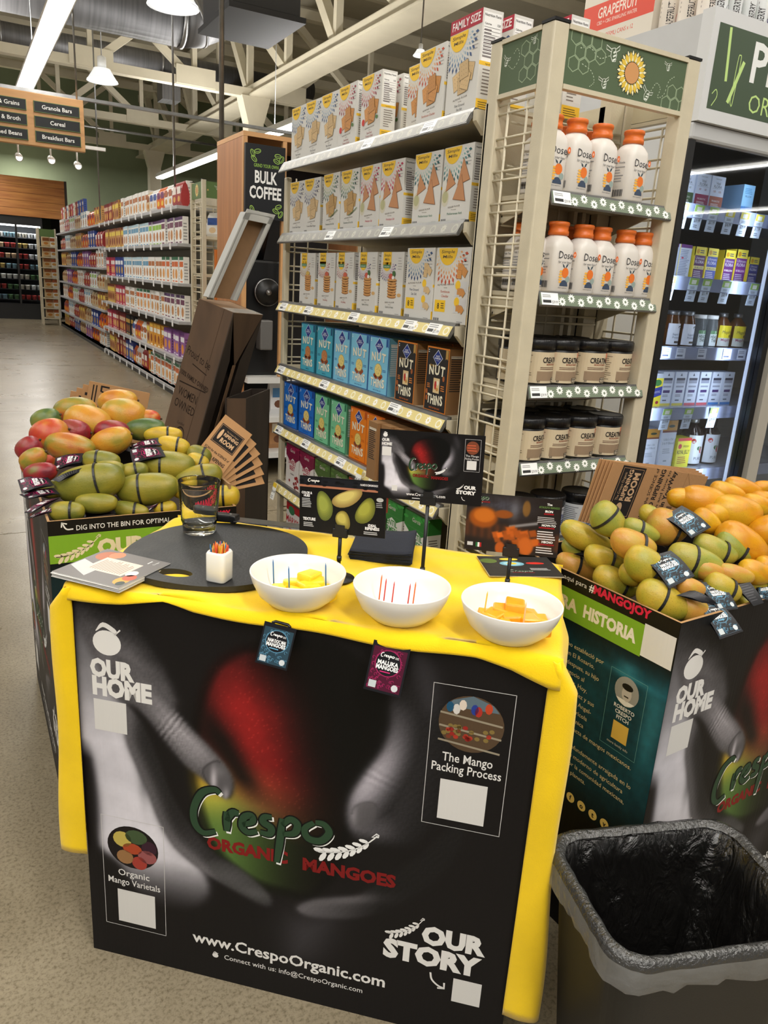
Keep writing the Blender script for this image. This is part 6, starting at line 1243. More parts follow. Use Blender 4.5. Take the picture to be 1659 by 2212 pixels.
# bowls
BOWL = pbr('white_bowl', (232, 229, 222), .3, coat=.25, vary=.012, vscale=5)
RIMZ = .066
def bowl_prof(): return [(0, 0), (.05, 0), (.055, .003), (.075, .022), (.086, .045), (.0915, RIMZ - .002), (.0908, RIMZ), (.0885, RIMZ - .001), (.083, .046), (.071, .024), (.05, .008), (0, .007)]
bm_ = MB().lathe(bowl_prof(), 56).mesh('bowl', [BOWL])
bowls = [(.443, .06), (.644, .064), (.847, .056)]
bl_ = ['white bowl of pale yellow mango cubes, nearest the black board', 'white middle bowl holding upright red and orange toothpicks', 'white bowl of deep orange mango cubes at the right']
for (u, v), l_ in zip(bowls, bl_): tag(put('bowl', bm_, loc=tw(u, v, ZT)), l_, 'bowl', 'white tasting bowls')
def cube(u, v, z, s, c, ry, label, grp):
    mt = pbr('mango_flesh_%d_%d' % (c[0], c[1]), c, .35, vary=.12, vscale=40, coat=.2); rr = random.Random(int(u * 9999 + v * 777)); 
    mb = MB(); pts = [(s * x * rr.uniform(.42, .58), s * y * rr.uniform(.42, .58), s * (.0 if z_ < 0 else rr.uniform(.6, .85))) for x in (-1, 1) for y in (-1, 1) for z_ in (-1, 1)]
    mb.add(pts, [(0, 1, 3, 2), (4, 6, 7, 5), (0, 4, 5, 1), (2, 3, 7, 6), (0, 2, 6, 4), (1, 5, 7, 3)])
    o = mb.build('mango_cube', mt, loc=tw(u, v, z), rz=ry, bev=s * .1); return tag(o, label, 'fruit piece', grp)
rr = random.Random(6)
PY, PO = (244, 206, 44), (240, 158, 24)
def pile(b, pts, c, nm):
    for i, (du, dv, dz, s) in enumerate(pts): cube(b[0] + du, b[1] + dv, ZT + .0085 + dz, s, c, rr.uniform(0, 1.5), nm % (['topmost', 'largest', 'leftmost', 'front', 'back', 'rightmost', 'small', 'smallest', 'lowest', 'middle', 'hindmost', 'left front', 'right front', 'right back'][i]), 'mango cubes in the bowls')
pile(bowls[0], [(-.02, .02, .004, .032), (.03, .028, .01, .03), (-.028, -.014, 0, .028), (.012, .036, .014, .036), (.02, .008, .006, .038), (-.038, .0, 0, .03), (.0, -.018, 0, .036), (-.012, .038, 0, .032), (.056, .014, 0, .03), (.036, -.016, 0, .03), (.045, .036, 0, .026)], PY, '%s pale yellow mango cube in the left bowl')
pile(bowls[1], [(.002, -.01, 0, .016), (-.02, .0, 0, .012), (.02, .014, 0, .01)], PO, '%s scrap of orange mango in the middle bowl')
pile(bowls[2], [(-.016, .026, .008, .034), (.05, .02, .004, .03), (-.03, -.01, .002, .028), (.006, .03, .018, .036), (.034, .006, .008, .034), (-.03, .006, .004, .036), (-.014, -.018, 0, .034), (.004, .01, .006, .034), (.058, .0, 0, .03), (.02, -.024, 0, .032), (.042, -.02, 0, .03), (-.044, .026, 0, .028), (.03, .036, .004, .034)], PO, '%s deep orange mango cube in the right bowl')
def stick(b, du, dv, dz, c, label, lean=(0, 0)): tag(put('toothpick', pick[c], loc=tw(b[0] + du, b[1] + dv, ZT + .009 + dz), rot=(lean[0], lean[1], 0)), label, 'toothpick', 'toothpicks in the bowls')
for du, dv, c, l_ in ((-.052, .012, 'blue', 'blue toothpick at the left of the left bowl'), (-.012, -.012, 'blue', 'blue toothpick in the middle of the left bowl'), (.048, .03, 'blue', 'blue toothpick at the right of the left bowl')): stick(bowls[0], du, dv, .004, c, l_, (0, -.05))
for du, dv, c, l_ in ((-.045, .012, 'orange', 'tall orange toothpick at the left of the middle bowl'), (-.033, -.004, 'red', 'red toothpick second from left in the middle bowl'), (-.016, -.012, 'red', 'red toothpick in the centre of the middle bowl'), (.014, -.012, 'red', 'red toothpick leaning at right in the middle bowl'), (.022, .0, 'orange', 'orange toothpick at the right of the middle bowl')): stick(bowls[1], du, dv, .0, c, l_, (0, .06))
stick(bowls[2], -.048, .0, .004, 'yellow', 'tall yellow toothpick at the left of the right bowl', (0, .06)); stick(bowls[2], .024, -.024, .004, 'plain', 'plain toothpick stuck in the orange cubes', (0, .02))
# name tags hung on the cloth below the bowls
def tag_print(w, h, c, l1, l2):
    p = Pr(); p.rect(.0, 0, w, h, (22, 22, 26), 1); rn7 = random.Random(8); d = tuple(int(q * .45) for q in c)
    p.rect(w * .05, h * .05, w * .95, h * .9, tuple(int(q * .5) for q in c), 2)
    for k in range(120):
        x, y = w * (.09 + .82 * rn7.random()), h * (.09 + .76 * rn7.random()); r = w * rn7.uniform(.025, .05); p.line([(x + r * math.cos(a), y + r * math.sin(a)) for a in np.linspace(rn7.random(), 4.6, 6)], w * .016, rn7.choice([c, c, d]), 3)
    p.ell(w * .5, h * .6, w * .36, h * .27, c, 4, 20).ell(w * .5, h * .6, w * .33, h * .25, (20, 20, 24), 5, 20)
    script(p, w * .27, h * .69, w * .36, h * .11, (240, 240, 236), None, None, .07, 0, 6); p.bars(w * .66, h * .71, w * .78, h * .76, 2, (220, 220, 216), 6)
    p.text(l1, w * .5, h * .57, h * .075, (240, 240, 238), 6, b=.04, w=w * .56).text(l2, w * .5, h * .47, h * .085, (240, 240, 238), 6, b=.04, w=w * .6).bars(w * .32, h * .4, w * .68, h * .45, 1, tuple(min(255, int(q * 1.3)) for q in c), 6)
    p.rect(w * .1, h * .08, w * .3, h * .22, (190, 196, 198), 6).ell(w * .8, h * .15, w * .09, h * .07, (200, 204, 206), 6, 10)
    return p
CB_, CC_ = (84, 132, 158), (150, 34, 84)
def card(w, h, c, l1, l2, nm):
    m = MB().box(0, w, 0, .0009, 0, h, (20, 20, 24)); tag_print(w, h, c, l1, l2).onto(m, plane((0, 0, 0), (1, 0, 0), (0, 0, 1)), eps=.00006); return m.mesh(nm, [GLOSS])
TGB, TGC = card(.062, .078, CB_, 'NAM DOC MAI', 'MANGOES', 'name_tag'), card(.068, .09, CC_, 'MALLIKA', 'MANGOES', 'name_tag')
def nametag(me, u, z, w, h, label, roll):
    t = thing('name_tag', label, 'tag', tw(u, -.018, z), group='variety tags below the bowls', rot=(-.32, roll, TA))
    put('card', me, t, (-w / 2, 0, -h)); 
    MB().tube([(-w * .28, .002, 0), (-w * .2, .006, .003), (w * .2, .006, .003), (w * .28, .002, 0)], .003, 6).build('strap', BLACK, t)
nametag(TGB, .438, .893, .062, .078, 'blue patterned variety tag under the left bowl', .12)
nametag(TGC, .648, .890, .068, .09, 'crimson patterned variety tag under the middle bowl', .1)
# small signs on black stands
def sign(name, label, u0, u1, z0, z1, v, pu, me_or_print, pic=None, tilt=.03, sc=.93):
    t = thing(name, label, 'sign', tw(pu, v, ZT), TA, group='small signs on black stands'); W_, H_ = u1 - u0, z1 - z0
    MB().lathe([(.034, 0), (.034, .003), (.008, .006), (.006, .01)], 24).build('base', BLACK, t)
    MB().tube([(0, 0, .005), (0, 0, .045), (0, 0, z0 - ZT + .012)], .0038, 12).build('pole', BLACK, t); MB().tube([(0, 0, .04), (0, 0, .05)], .0052, 12).build('collar', BLACK, t)
    MB().box(-.016, .016, -.006, .004, z0 - ZT - .004, z0 - ZT + .016).build('clip', BLACK, t, bev=.002); MB().box(-.01, .01, -.007, -.005, z0 - ZT + .012, z0 - ZT + .024).build('clip_tab', BLACK, t)
    me_or_print = me_or_print.scaled(sc, sc); m = MB().box(0, W_, 0, .003, 0, H_, (14, 13, 14)); me_or_print.onto(m, plane((0, -.0006, 0), (1, 0, 0), (0, 0, 1)), eps=.0001)
    pn = m.build('panel', GLOSS, t, (u0 - pu, -.001, z0 - ZT), rot=(-.02, -tilt, 0))
    if pic is not None: put('picture', pic, pn).scale = (sc, 1, sc)
    return t
p = Pr(); W_, H_ = .195, .124
p.rect(0, H_ * .86, W_, H_, (24, 26, 32), 1).rect(0, H_ * .82, W_, H_ * .86, (170, 112, 84), 1)
rn8 = random.Random(1)
for k in range(26): p.ell(W_ * rn8.random(), H_ * (.87 + .11 * rn8.random()), .006, .003, (12, 14, 18), 2, 7)
script(p, W_ * .1, H_ * .905, W_ * .13, H_ * .07, (230, 228, 220), None, None, .08, 0, 3); p.text('NAMDOCMAIMANGOES', W_ * .82, H_ * .92, .0045, (220, 220, 220), 3, w=.045, b=.02)
def manga(p, cx, cy, L_, wd, a, c, c2, ly):
    q = []; 
    for k in range(22):
        t = 2 * PI * k / 22; x, y = L_ * math.cos(t), wd * math.sin(t) * (1 - .12 * math.cos(t)) + .18 * wd * math.cos(t) ** 2; q.append((cx + x * math.cos(a) - y * math.sin(a), cy + x * math.sin(a) + y * math.cos(a)))
    [p.poly([(cx + (x - cx) * (1 - .09 * s_) - .0006 * s_, cy + (y - cy) * (1 - .1 * s_) + .0009 * s_) for x, y in q], tuple(int(c2[i] + (c[i] - c2[i]) * s_ / 5) for i in range(3)), ly + s_) for s_ in range(6)]
manga(p, .058, .062, .034, .018, 1.75, (150, 158, 70), (96, 104, 44), 2); manga(p, .152, .058, .032, .019, 1.1, (160, 160, 64), (100, 104, 40), 2); manga(p, .1, .032, .022, .016, -1.2, (196, 182, 90), (130, 116, 50), 2); manga(p, .11, .083, .037, .017, .45, (206, 190, 110), (150, 126, 70), 9)
p.text('COLOR &', .017, .086, .005, (240, 240, 240), 3, b=.04, w=.024).text('HUES', .017, .0795, .005, (240, 240, 240), 3, b=.04, w=.014).bars(.006, .055, .029, .077, 6, (190, 190, 190), 3, .45).text('TEXTURE', .023, .026, .006, (240, 240, 240), 3, b=.04, w=.029).bars(.01, .011, .036, .022, 3, (190, 190, 190), 3, .5).text('IDEAL', .167, .024, .0055, (240, 240, 240), 3, b=.04, w=.019).text('RIPENESS', .167, .0165, .006, (240, 240, 240), 3, b=.04, w=.032).bars(.148, .005, .186, .013, 2, (190, 190, 190), 3, .5).ell(.182, .086, .008, .005, (180, 180, 176), 3, 12).bars(.174, .068, .19, .08, 3, (170, 170, 168), 3, .4)
sign('table_sign', 'black table sign showing four green and yellow mangoes', .396, .578, 1.003, 1.12, .206, .484, p)
W2, H2 = .222, .149; KS = .919
def pic2(u, v): return poster_color(-30 + u * 1000, 150 + v * 760)
PIC2 = picture_mesh('picture', W2, H2, 120, 84, pic2, [GLOSS], .0004)
p = Pr(); sx, sy = W2 / .93, H2 / .75
mango_icon(p, .012, .137, .0048); p.text('OUR', .005, .124, .0055, PW, 2, al='l', b=.06, w=.017).text('HOME', .005, .1155, .0055, PW, 2, al='l', b=.06, w=.022); blank(p, .006, .093, .026, .112)
script(p, .066, .058, .058, .034, slope=.05, col=(44, 70, 48)); p.text('ORGANIC', .074, .052, .006, (122, 24, 24), 6, al='l', b=.05, w=.034).text('MANGOES', .114, .05, .006, (122, 24, 24), 6, al='l', b=.05, w=.036); feather(p, .122, .064, .146, .076, (236, 236, 234), ly=6)
p.frame(.181, .072, .214, .14, .0006, (190, 188, 186), 2).ell(.197, .122, .0135, .014, (120, 66, 44), 2, 20).bars(.186, .114, .208, .13, 3, (190, 90, 60), 3, .4).text('The Mango', .197, .103, .0042, PW, 2).text('Packing Process', .197, .097, .0042, PW, 2, w=.028); blank(p, .187, .076, .207, .095); blank(p, .03, .018, .042, .03)
p.text('www.CrespoOrganic.com', .062, .0105, .0062, PW, 2, al='l', b=.02, w=.084).text('OUR', .184, .034, .007, PW, 2, al='l', b=.06, w=.026).text('STORY', .168, .023, .007, PW, 2, al='l', b=.06, w=.042); feather(p, .169, .033, .183, .043, PW); p.line(bez([(.18, .017), (.183, .011), (.188, .009)], 4), .001, PW, 2).bars(.075, .003, .13, .007, 1, (190, 190, 190), 2, .5)
sign('table_sign', 'tallest black table sign with hands holding a red mango', .558, .762, 1.094, 1.231, .206, .66, p, PIC2)
def pic3(u, v):
    X, Y = u * 195, v * 124; n = fbm(X, Y, .1, 3); n2 = fbm(X, Y, .5, 4)
    im = np.zeros(X.shape + (3,)); im[:] = (34, 27, 24); 
    def over(c, m): m = np.clip(m, 0, 1)[..., None]; im[:] = im * (1 - m) + np.asarray(c, float) * m
    over((74, 74, 84), np.exp(-((X - 70) / 60) ** 2 - ((Y - 100) / 26) ** 2) * (.7 + .4 * n)); over((120, 122, 130), np.exp(-((X - 100) / 9) ** 2 - ((Y - 95) / 22) ** 2) * .6)
    over((84, 48, 28), 1 / (1 + np.exp((np.abs(Y - 50 + .1 * X) - 18) / 2)) * (.8 + .3 * np.sin(X * .4)) * .8)
    def bl(cx, cy, rx, ry, c, k=1): d = ((X - cx) / rx) ** 2 + ((Y - cy) / ry) ** 2; over(np.stack([c[i] * (1.12 - .5 * np.clip(d, 0, 1)) * (1 + .1 * n2) for i in range(3)], -1) if False else np.array(c), (1 / (1 + np.exp((d - 1) * 8))) * k)
    bl(36, 74, 30, 23, (150, 76, 20)); bl(38, 78, 22, 15, (190, 104, 30)); bl(78, 84, 19, 9, (140, 74, 26)); bl(124, 100, 8, 17, (150, 104, 40), .7); over((130, 128, 128), 1 / (1 + np.exp((np.abs(Y - 62 - (X - 110) * .22) - 3) / .8)) * (X > 90) * (X < 150))
    rn9 = np.random.RandomState(3)
    for k in range(22):
        cx, cy = rn9.uniform(62, 150), rn9.uniform(22, 52); s_ = rn9.uniform(5, 9)
        d = np.maximum(np.abs((X - cx) * .9 + (Y - cy) * .3), np.abs((Y - cy) * .95 - (X - cx) * .25)) / s_; c = np.array([190, 92, 26]) * rn9.uniform(.75, 1.15); over(np.clip(c, 0, 255), 1 / (1 + np.exp((d - 1) * 10)))
    bl(75, 10, 10, 14, (176, 84, 24)); bl(128, 18, 16, 20, (190, 96, 30)); return np.clip(im, 0, 255)
PIC3 = picture_mesh('picture', .195, .124, 130, 84, pic3, [GLOSS], .0004)
p = Pr(); script(p, .008, .107, .036, .018, (60, 90, 60), None, (220, 220, 214), .07, 0, 2); p.text('ORGANIC MANGOES', .012, .106, .003, (150, 30, 30), 5, al='l', w=.036, b=.03)
p.text('The', .17, .111, .0045, (236, 236, 230), 3, b=.03).text('ATAULFO MANGO', .17, .1045, .0042, (90, 120, 60), 3, b=.03, w=.042).text('IRON', .17, .096, .0045, (236, 236, 230), 3, b=.04).bars(.16, .09, .18, .095, 1, (150, 30, 36), 3, .6, 0).bars(.148, .072, .19, .087, 4, (190, 186, 184), 3, .4).text('HOW-TO', .172, .066, .0045, (236, 236, 230), 3, b=.04).bars(.152, .06, .184, .065, 1, (150, 30, 36), 3, .6, 0).bars(.15, .036, .19, .057, 4, (210, 206, 204), 3, .45).text('HECHO', .172, .03, .0045, (236, 236, 230), 3, b=.04).bars(.154, .024, .186, .029, 1, (150, 30, 36), 3, .6, 0).bars(.15, .006, .19, .022, 3, (210, 206, 204), 3, .4)
p.rect(.006, .01, .018, .018, (200, 200, 200), 3).rect(.024, .008, .028, .018, (40, 110, 60), 3).rect(.028, .008, .032, .018, (230, 230, 226), 3).rect(.032, .008, .036, .018, (170, 40, 40), 3)
sign('table_sign', 'brown table sign picturing a peeled orange mango and cubes', .74, .921, 1.009, 1.125, .206, .832, p, PIC3)
# napkins
nv = pbr('navy_napkin', (30, 34, 46), .85, bump=.2, bscale=300, vary=.1, vscale=20)
for k in range(10):
    mb = MB(); sg_ = .062; 
    def fn(a, b, k=k): return (-.07 + .14 * a, -.085 + .17 * b, .0022 * k + .001 + (.006 * (a ** 6) * (k / 9) ** 2 + .012 * (max(0, a + b - 1.6)) ** 2 * (k > 7)))
    mb.grid(fn, 8, 8); o = mb.build('paper_napkin', nv, loc=tw(.535 + .002 * math.sin(k), .415, ZT), rz=TA + .12 + .015 * math.sin(k * 2.1), solid=.0016)
    tag(o, 'topmost dark navy paper napkin of the stack' if k == 9 else 'navy napkin, %s from the bottom of the stack' % ORDN[k], 'napkin', 'navy napkins in a stack')
# leaflet stacks
def leaflet_print(w, h, dark):
    p = Pr()
    if not dark:
        p.rect(0, 0, w, h, (104, 100, 98), 1).ell(w * .78, h * .82, w * .16, h * .14, (170, 90, 50), 2, 14).ell(w * .86, h * .72, w * .12, h * .1, (196, 120, 80), 3, 12).poly([(w * .1, h * .6), (w * .3, h * .98), (w * .55, h * .98), (w * .4, h * .6)], (190, 186, 184), 2).ell(w * .2, h * .12, w * .13, h * .09, (214, 150, 50), 2, 12).ell(w * .32, h * .1, w * .1, h * .08, (200, 80, 50), 3, 12).ell(w * .44, h * .16, w * .1, h * .07, (216, 210, 200), 3, 12)
        p.rect(w * .3, h * .22, w * .74, h * .78, (222, 198, 182), 4).bars(w * .34, h * .26, w * .7, h * .74, 13, (150, 120, 104), 5, .4, .25, 3).ell(w * .12, h * .08, w * .07, h * .05, (40, 56, 46), 5, 14).bars(w * .82, h * .2, w * .95, h * .24, 1, (214, 214, 212), 5).text('Crespo', w * .88, h * .12, h * .03, (226, 226, 222), 5, maxw=w * .12)
    else:
        p.rect(0, 0, w, h, (44, 42, 42), 1)
        for k in range(6): p.rect(0, h * (.16 * k), w, h * (.16 * k + .01), (60, 58, 58), 2)
        p.ell(w * .42, h * .62, w * .17, h * .12, (120, 176, 196), 3, 20).ell(w * .42, h * .62, w * .12, h * .085, (160, 206, 216), 4, 18).ell(w * .42, h * .63, w * .07, h * .05, (240, 200, 50), 5, 12).ell(w * .42, h * .85, w * .13, h * .06, (236, 206, 60), 3, 14).ell(w * .75, h * .66, w * .13, h * .055, (206, 50, 40), 3, 12).ell(w * .12, h * .75, w * .12, h * .12, (90, 110, 50), 3, 12)
        script(p, w * .3, h * .2, w * .32, h * .12, (60, 84, 60), None, (226, 226, 222), .07, 0, 4); p.text('ORGANIC MANGOES', w * .34, h * .17, h * .025, (160, 36, 36), 6, al='l', w=w * .3, b=.03).bars(w * .62, h * .3, w * .92, h * .42, 3, (200, 200, 198), 4, .4)
    return p
def stack(label0, label1, u, v, z0, w, h, rz, n, dark, grp):
    for k in range(n):
        m = MB().box(0, w, 0, h, 0, .0012, (206, 204, 200)); 
        if k == n - 1: leaflet_print(w, h, dark).onto(m, plane((0, 0, .0012), (1, 0, 0), (0, 1, 0)), eps=.00006)
        tag(m.build('leaflet', GLOSS, loc=tw(u + .0012 * math.sin(k * 2), v + .0012 * math.cos(k * 3), z0 + .0016 * k), rz=rz + .01 * math.sin(k * 1.7)), label0 if k == n - 1 else label1 + ', %s from the bottom' % ORDN[k], 'leaflet', grp)
def uv_rz(a, b): return math.atan2(b[1] - a[1], b[0] - a[0]) + TA
# left stack overhangs the left front corner; right leaflet lies at the right edge
stack('top leaflet with a pink recipe panel on the left stack', 'leaflet lower in the left stack', .118, -.028, ZT + .004, .155, .165, uv_rz((.137, -.031), (.164, .1)) + .03, 7, False, 'leaflets in the left stack')
stack('dark leaflet picturing a blue plate under the brown sign', 'leaflet under the dark one by the brown sign', .79, .335, ZT, .17, .125, uv_rz((.79, .335), (.957, .40)) - .05, 2, True, 'leaflets by the brown sign')
LEFTM = [
 (0.288,2.447,1.077, 0.88,-0.45,0.15, 0.117,0.079,'k3',0),
 (0.310,2.360,1.055, 0.85,-0.52,-0.10, 0.125,0.100,'k2',0),
 (0.422,2.409,1.067, 0.88,-0.48,0.06, 0.123,0.099,'k2',0),
 (0.424,2.516,1.091, 0.88,-0.45,0.15, 0.113,0.075,'k2',0),
 (0.199,2.286,1.036, 0.85,-0.35,0.39, 0.097,0.091,'k1',0),
 (0.241,2.213,1.018, 0.86,-0.51,-0.07, 0.124,0.072,'k3',0),
 (0.199,2.391,1.063, 0.85,-0.35,0.39, 0.078,0.060,'kg',0),
 (0.138,2.213,1.018, 0.73,-0.18,0.66, 0.064,0.059,'kr',0),
 (0.190,2.615,0.878, 0.87,-0.39,0.31, 0.106,0.076,'k1',0),
 (0.152,2.081,0.982, 0.88,-0.42,0.23, 0.077,0.049,'kr',0),
 (0.355,2.237,1.024, 0.85,-0.35,0.39, 0.108,0.072,'k2',0),
 (0.465,2.311,1.042, 0.88,-0.45,0.15, 0.108,0.061,'kg',0),
 (0.492,2.381,1.060, 0.88,-0.48,0.06, 0.063,0.053,'k1',0),
 (0.142,2.154,1.003, 0.80,-0.27,0.53, 0.066,0.050,'k3',0),
 (0.261,2.301,1.040, 0.88,-0.48,0.06, 0.090,0.072,'kr',0),
 (0.367,2.292,1.038, 0.88,-0.48,0.06, 0.092,0.069,'kr',0),
 (0.508,2.265,1.031, 0.88,-0.48,0.06, 0.103,0.049,'my',1),
 (0.519,2.187,1.011, 0.85,-0.52,-0.10, 0.087,0.059,'my',1),
 (0.477,2.080,0.982, 0.87,-0.49,0.01, 0.135,0.079,'mo',1),
 (0.578,2.126,0.996, 0.80,-0.54,-0.27, 0.063,0.054,'mo',1),
 (0.563,2.088,0.985, 0.80,-0.54,-0.27, 0.058,0.049,'my',1),
 (0.308,2.120,0.995, 0.87,-0.50,-0.02, 0.092,0.055,'mo',1),
 (0.265,2.027,0.960, 0.88,-0.41,0.26, 0.161,0.092,'mo',1),
 (0.379,2.063,0.975, 0.88,-0.42,0.23, 0.076,0.047,'mo',1),
 (0.402,1.990,0.945, 0.88,-0.45,0.15, 0.148,0.079,'mo',1),
 (0.548,2.019,0.957, 0.87,-0.39,0.31, 0.117,0.069,'mo',1),
 (0.580,2.029,0.962, 0.88,-0.42,0.23, 0.066,0.053,'my',1),
 (0.610,1.965,0.914, 0.88,-0.48,0.06, 0.065,0.061,'my',1),
 (0.198,1.965,0.906, 0.88,-0.48,0.06, 0.079,0.051,'mo',1),
 (0.350,1.965,0.898, 0.85,-0.52,-0.10, 0.090,0.041,'mo',1),
 (0.442,1.965,0.893, 0.88,-0.48,0.06, 0.054,0.046,'my',1),
 (0.320,2.075,0.980, 0.88,-0.48,0.06, 0.076,0.050,'mo',0),
 (0.496,1.977,0.940, 0.88,-0.48,0.06, 0.063,0.047,'my',0),
 (0.190,2.259,0.888, 0.88,-0.48,0.06, 0.067,0.049,'mo',0),
 (0.269,1.965,0.923, 0.88,-0.48,0.06, 0.096,0.048,'mo',0),
]
RIGHTM = [
 (1.256,1.182,1.023, 0.50,-0.52,-0.69, 0.086,0.069,'ng',1),
 (1.245,1.232,0.966, 0.76,-0.55,-0.35, 0.123,0.058,'ny',0),
 (1.250,1.095,0.993, 0.80,-0.54,-0.27, 0.098,0.064,'no',1),
 (1.306,1.127,1.009, 0.76,-0.55,-0.35, 0.083,0.045,'ng',1),
 (1.377,1.118,1.014, 0.80,-0.54,-0.27, 0.090,0.082,'no',1),
 (1.245,1.045,0.964, 0.72,-0.55,-0.42, 0.096,0.073,'ny',1),
 (1.364,1.018,0.967, 0.80,-0.54,-0.27, 0.120,0.070,'ng',1),
 (1.438,1.029,0.981, 0.76,-0.55,-0.35, 0.099,0.058,'ng',1),
 (1.494,1.022,0.982, 0.67,-0.55,-0.50, 0.091,0.058,'ng',1),
 (1.245,1.234,0.889, 0.80,-0.54,-0.27, 0.118,0.057,'no',1),
 (1.245,1.168,0.936, 0.80,-0.54,-0.27, 0.088,0.055,'ny',1),
 (1.245,1.122,0.894, 0.76,-0.55,-0.35, 0.103,0.066,'ny',1),
 (1.245,0.989,0.904, 0.72,-0.55,-0.42, 0.112,0.075,'ny',1),
 (1.547,1.165,1.047, 0.85,-0.52,-0.10, 0.107,0.078,'ao',0),
 (1.592,1.104,1.033, 0.85,-0.52,-0.10, 0.117,0.084,'ay',0),
 (1.638,1.169,1.061, 0.80,-0.54,-0.27, 0.087,0.050,'ay',0),
 (1.694,1.168,1.068, 0.80,-0.54,-0.27, 0.092,0.051,'ao',0),
 (1.693,1.111,1.049, 0.88,-0.48,0.06, 0.054,0.059,'ao',0),
 (1.668,1.104,1.044, 0.80,-0.54,-0.27, 0.076,0.054,'ay',0),
 (1.520,1.025,0.987, 0.67,-0.55,-0.50, 0.121,0.084,'ao',0),
 (1.615,1.033,1.003, 0.37,-0.48,-0.80, 0.073,0.082,'ao',0),
 (1.492,1.105,1.020, 0.62,-0.54,-0.57, 0.069,0.052,'ay',0),
 (1.295,0.965,0.936, 0.80,-0.54,-0.27, 0.058,0.042,'no',0),
 (1.428,0.962,0.949, 0.83,-0.53,-0.19, 0.080,0.044,'no',0),
 (1.485,0.955,0.950, 0.80,-0.54,-0.27, 0.073,0.052,'ay',0),
 (1.383,0.955,0.926, 0.72,-0.55,-0.42, 0.079,0.059,'ny',1),
 (1.301,0.955,0.890, 0.72,-0.55,-0.42, 0.077,0.058,'no',0),
 (1.487,0.955,0.876, 0.85,-0.52,-0.10, 0.061,0.049,'ny',0),
 (1.245,1.261,0.927, 0.72,-0.55,-0.42, 0.066,0.044,'ng',1),
 (1.374,1.161,1.028, 0.72,-0.55,-0.42, 0.064,0.043,'ny',0),
 (1.754,1.152,1.071, 0.88,-0.48,0.06, 0.056,0.037,'ao',0),
 (1.521,0.957,0.956, 0.88,-0.48,0.06, 0.041,0.053,'ay',0),
 (1.245,1.075,0.931, 0.80,-0.54,-0.27, 0.064,0.048,'ny',0),
 (1.375,0.988,0.955, 0.80,-0.54,-0.27, 0.064,0.044,'no',0),
 (1.506,0.955,0.923, 0.88,-0.48,0.06, 0.065,0.045,'ny',1),
 (1.506,1.195,1.052, 0.88,-0.48,0.06, 0.067,0.049,'ay',0),
 (1.544,1.115,1.031, 0.88,-0.48,0.06, 0.070,0.052,'ay',0),
]
LTAGS = [
 (18,'c',[(0.382,2.115,1.026),(0.460,2.085,1.036),(0.466,2.053,1.016),(0.381,2.071,0.995)]),
 (21,'c',[(0.197,2.161,1.001),(0.270,2.140,1.015),(0.256,2.118,0.995),(0.187,2.126,0.973)]),
 (22,'c',[(0.097,2.080,0.967),(0.164,2.060,0.979),(0.178,2.025,0.961),(0.102,2.041,0.942)]),
 (22,'c',[(0.097,2.058,0.934),(0.177,2.039,0.951),(0.189,2.016,0.940),(0.115,2.037,0.926)]),
 (29,'c',[(0.217,2.020,0.899),(0.305,1.996,0.916),(0.315,1.957,0.894),(0.229,1.986,0.880)]),
 (28,'c',[(0.101,1.977,0.909),(0.155,1.986,0.937),(0.190,1.975,0.943),(0.116,1.968,0.909)]),
 (16,'c',[(0.332,2.321,0.986),(0.415,2.294,1.000),(0.412,2.272,0.984),(0.341,2.309,0.981)]),
 (17,'c',[(0.405,2.215,1.015),(0.479,2.205,1.037),(0.485,2.177,1.020),(0.406,2.202,1.006)]),
 (30,'c',[(0.376,1.960,0.890),(0.438,1.961,0.914),(0.443,1.965,0.919),(0.399,1.954,0.894)]),
 (22,'k',[(0.173,2.022,0.977),(0.251,2.020,1.005),(0.242,2.011,0.996),(0.188,2.009,0.973)]),
 (24,'c',[(0.283,2.005,0.919),(0.328,1.993,0.929),(0.329,1.978,0.919),(0.289,1.993,0.913)]),
 (28,'c',[(0.108,1.973,0.896),(0.185,1.970,0.924),(0.165,1.961,0.910),(0.115,1.969,0.896)]),
]
RTAGS = [
 (4,'b',[(1.347,1.108,1.044),(1.402,1.109,1.066),(1.430,1.044,1.032),(1.374,1.046,1.011)]),
 (5,'b',[(1.225,1.038,0.985),(1.287,1.025,1.000),(1.299,0.964,0.963),(1.234,0.970,0.941)]),
 (25,'b',[(1.325,0.979,0.937),(1.374,0.961,0.944),(1.374,0.902,0.903),(1.333,0.916,0.897)]),
 (26,'b',[(1.302,0.951,0.906),(1.346,0.934,0.912),(1.355,0.869,0.870),(1.301,0.880,0.856)]),
 (34,'b',[(1.487,0.949,0.920),(1.521,0.945,0.930),(1.498,0.912,0.898),(1.475,0.927,0.900)]),
 (9,'k',[(1.217,1.236,0.927),(1.256,1.224,0.934),(1.296,1.178,0.917),(1.261,1.195,0.916)]),
 (23,'k',[(1.406,0.967,0.941),(1.444,0.956,0.949),(1.447,0.896,0.908),(1.421,0.901,0.902)]),
 (12,'k',[(1.246,0.959,0.929),(1.284,0.952,0.939),(1.313,0.908,0.920),(1.285,0.925,0.921)]),
]
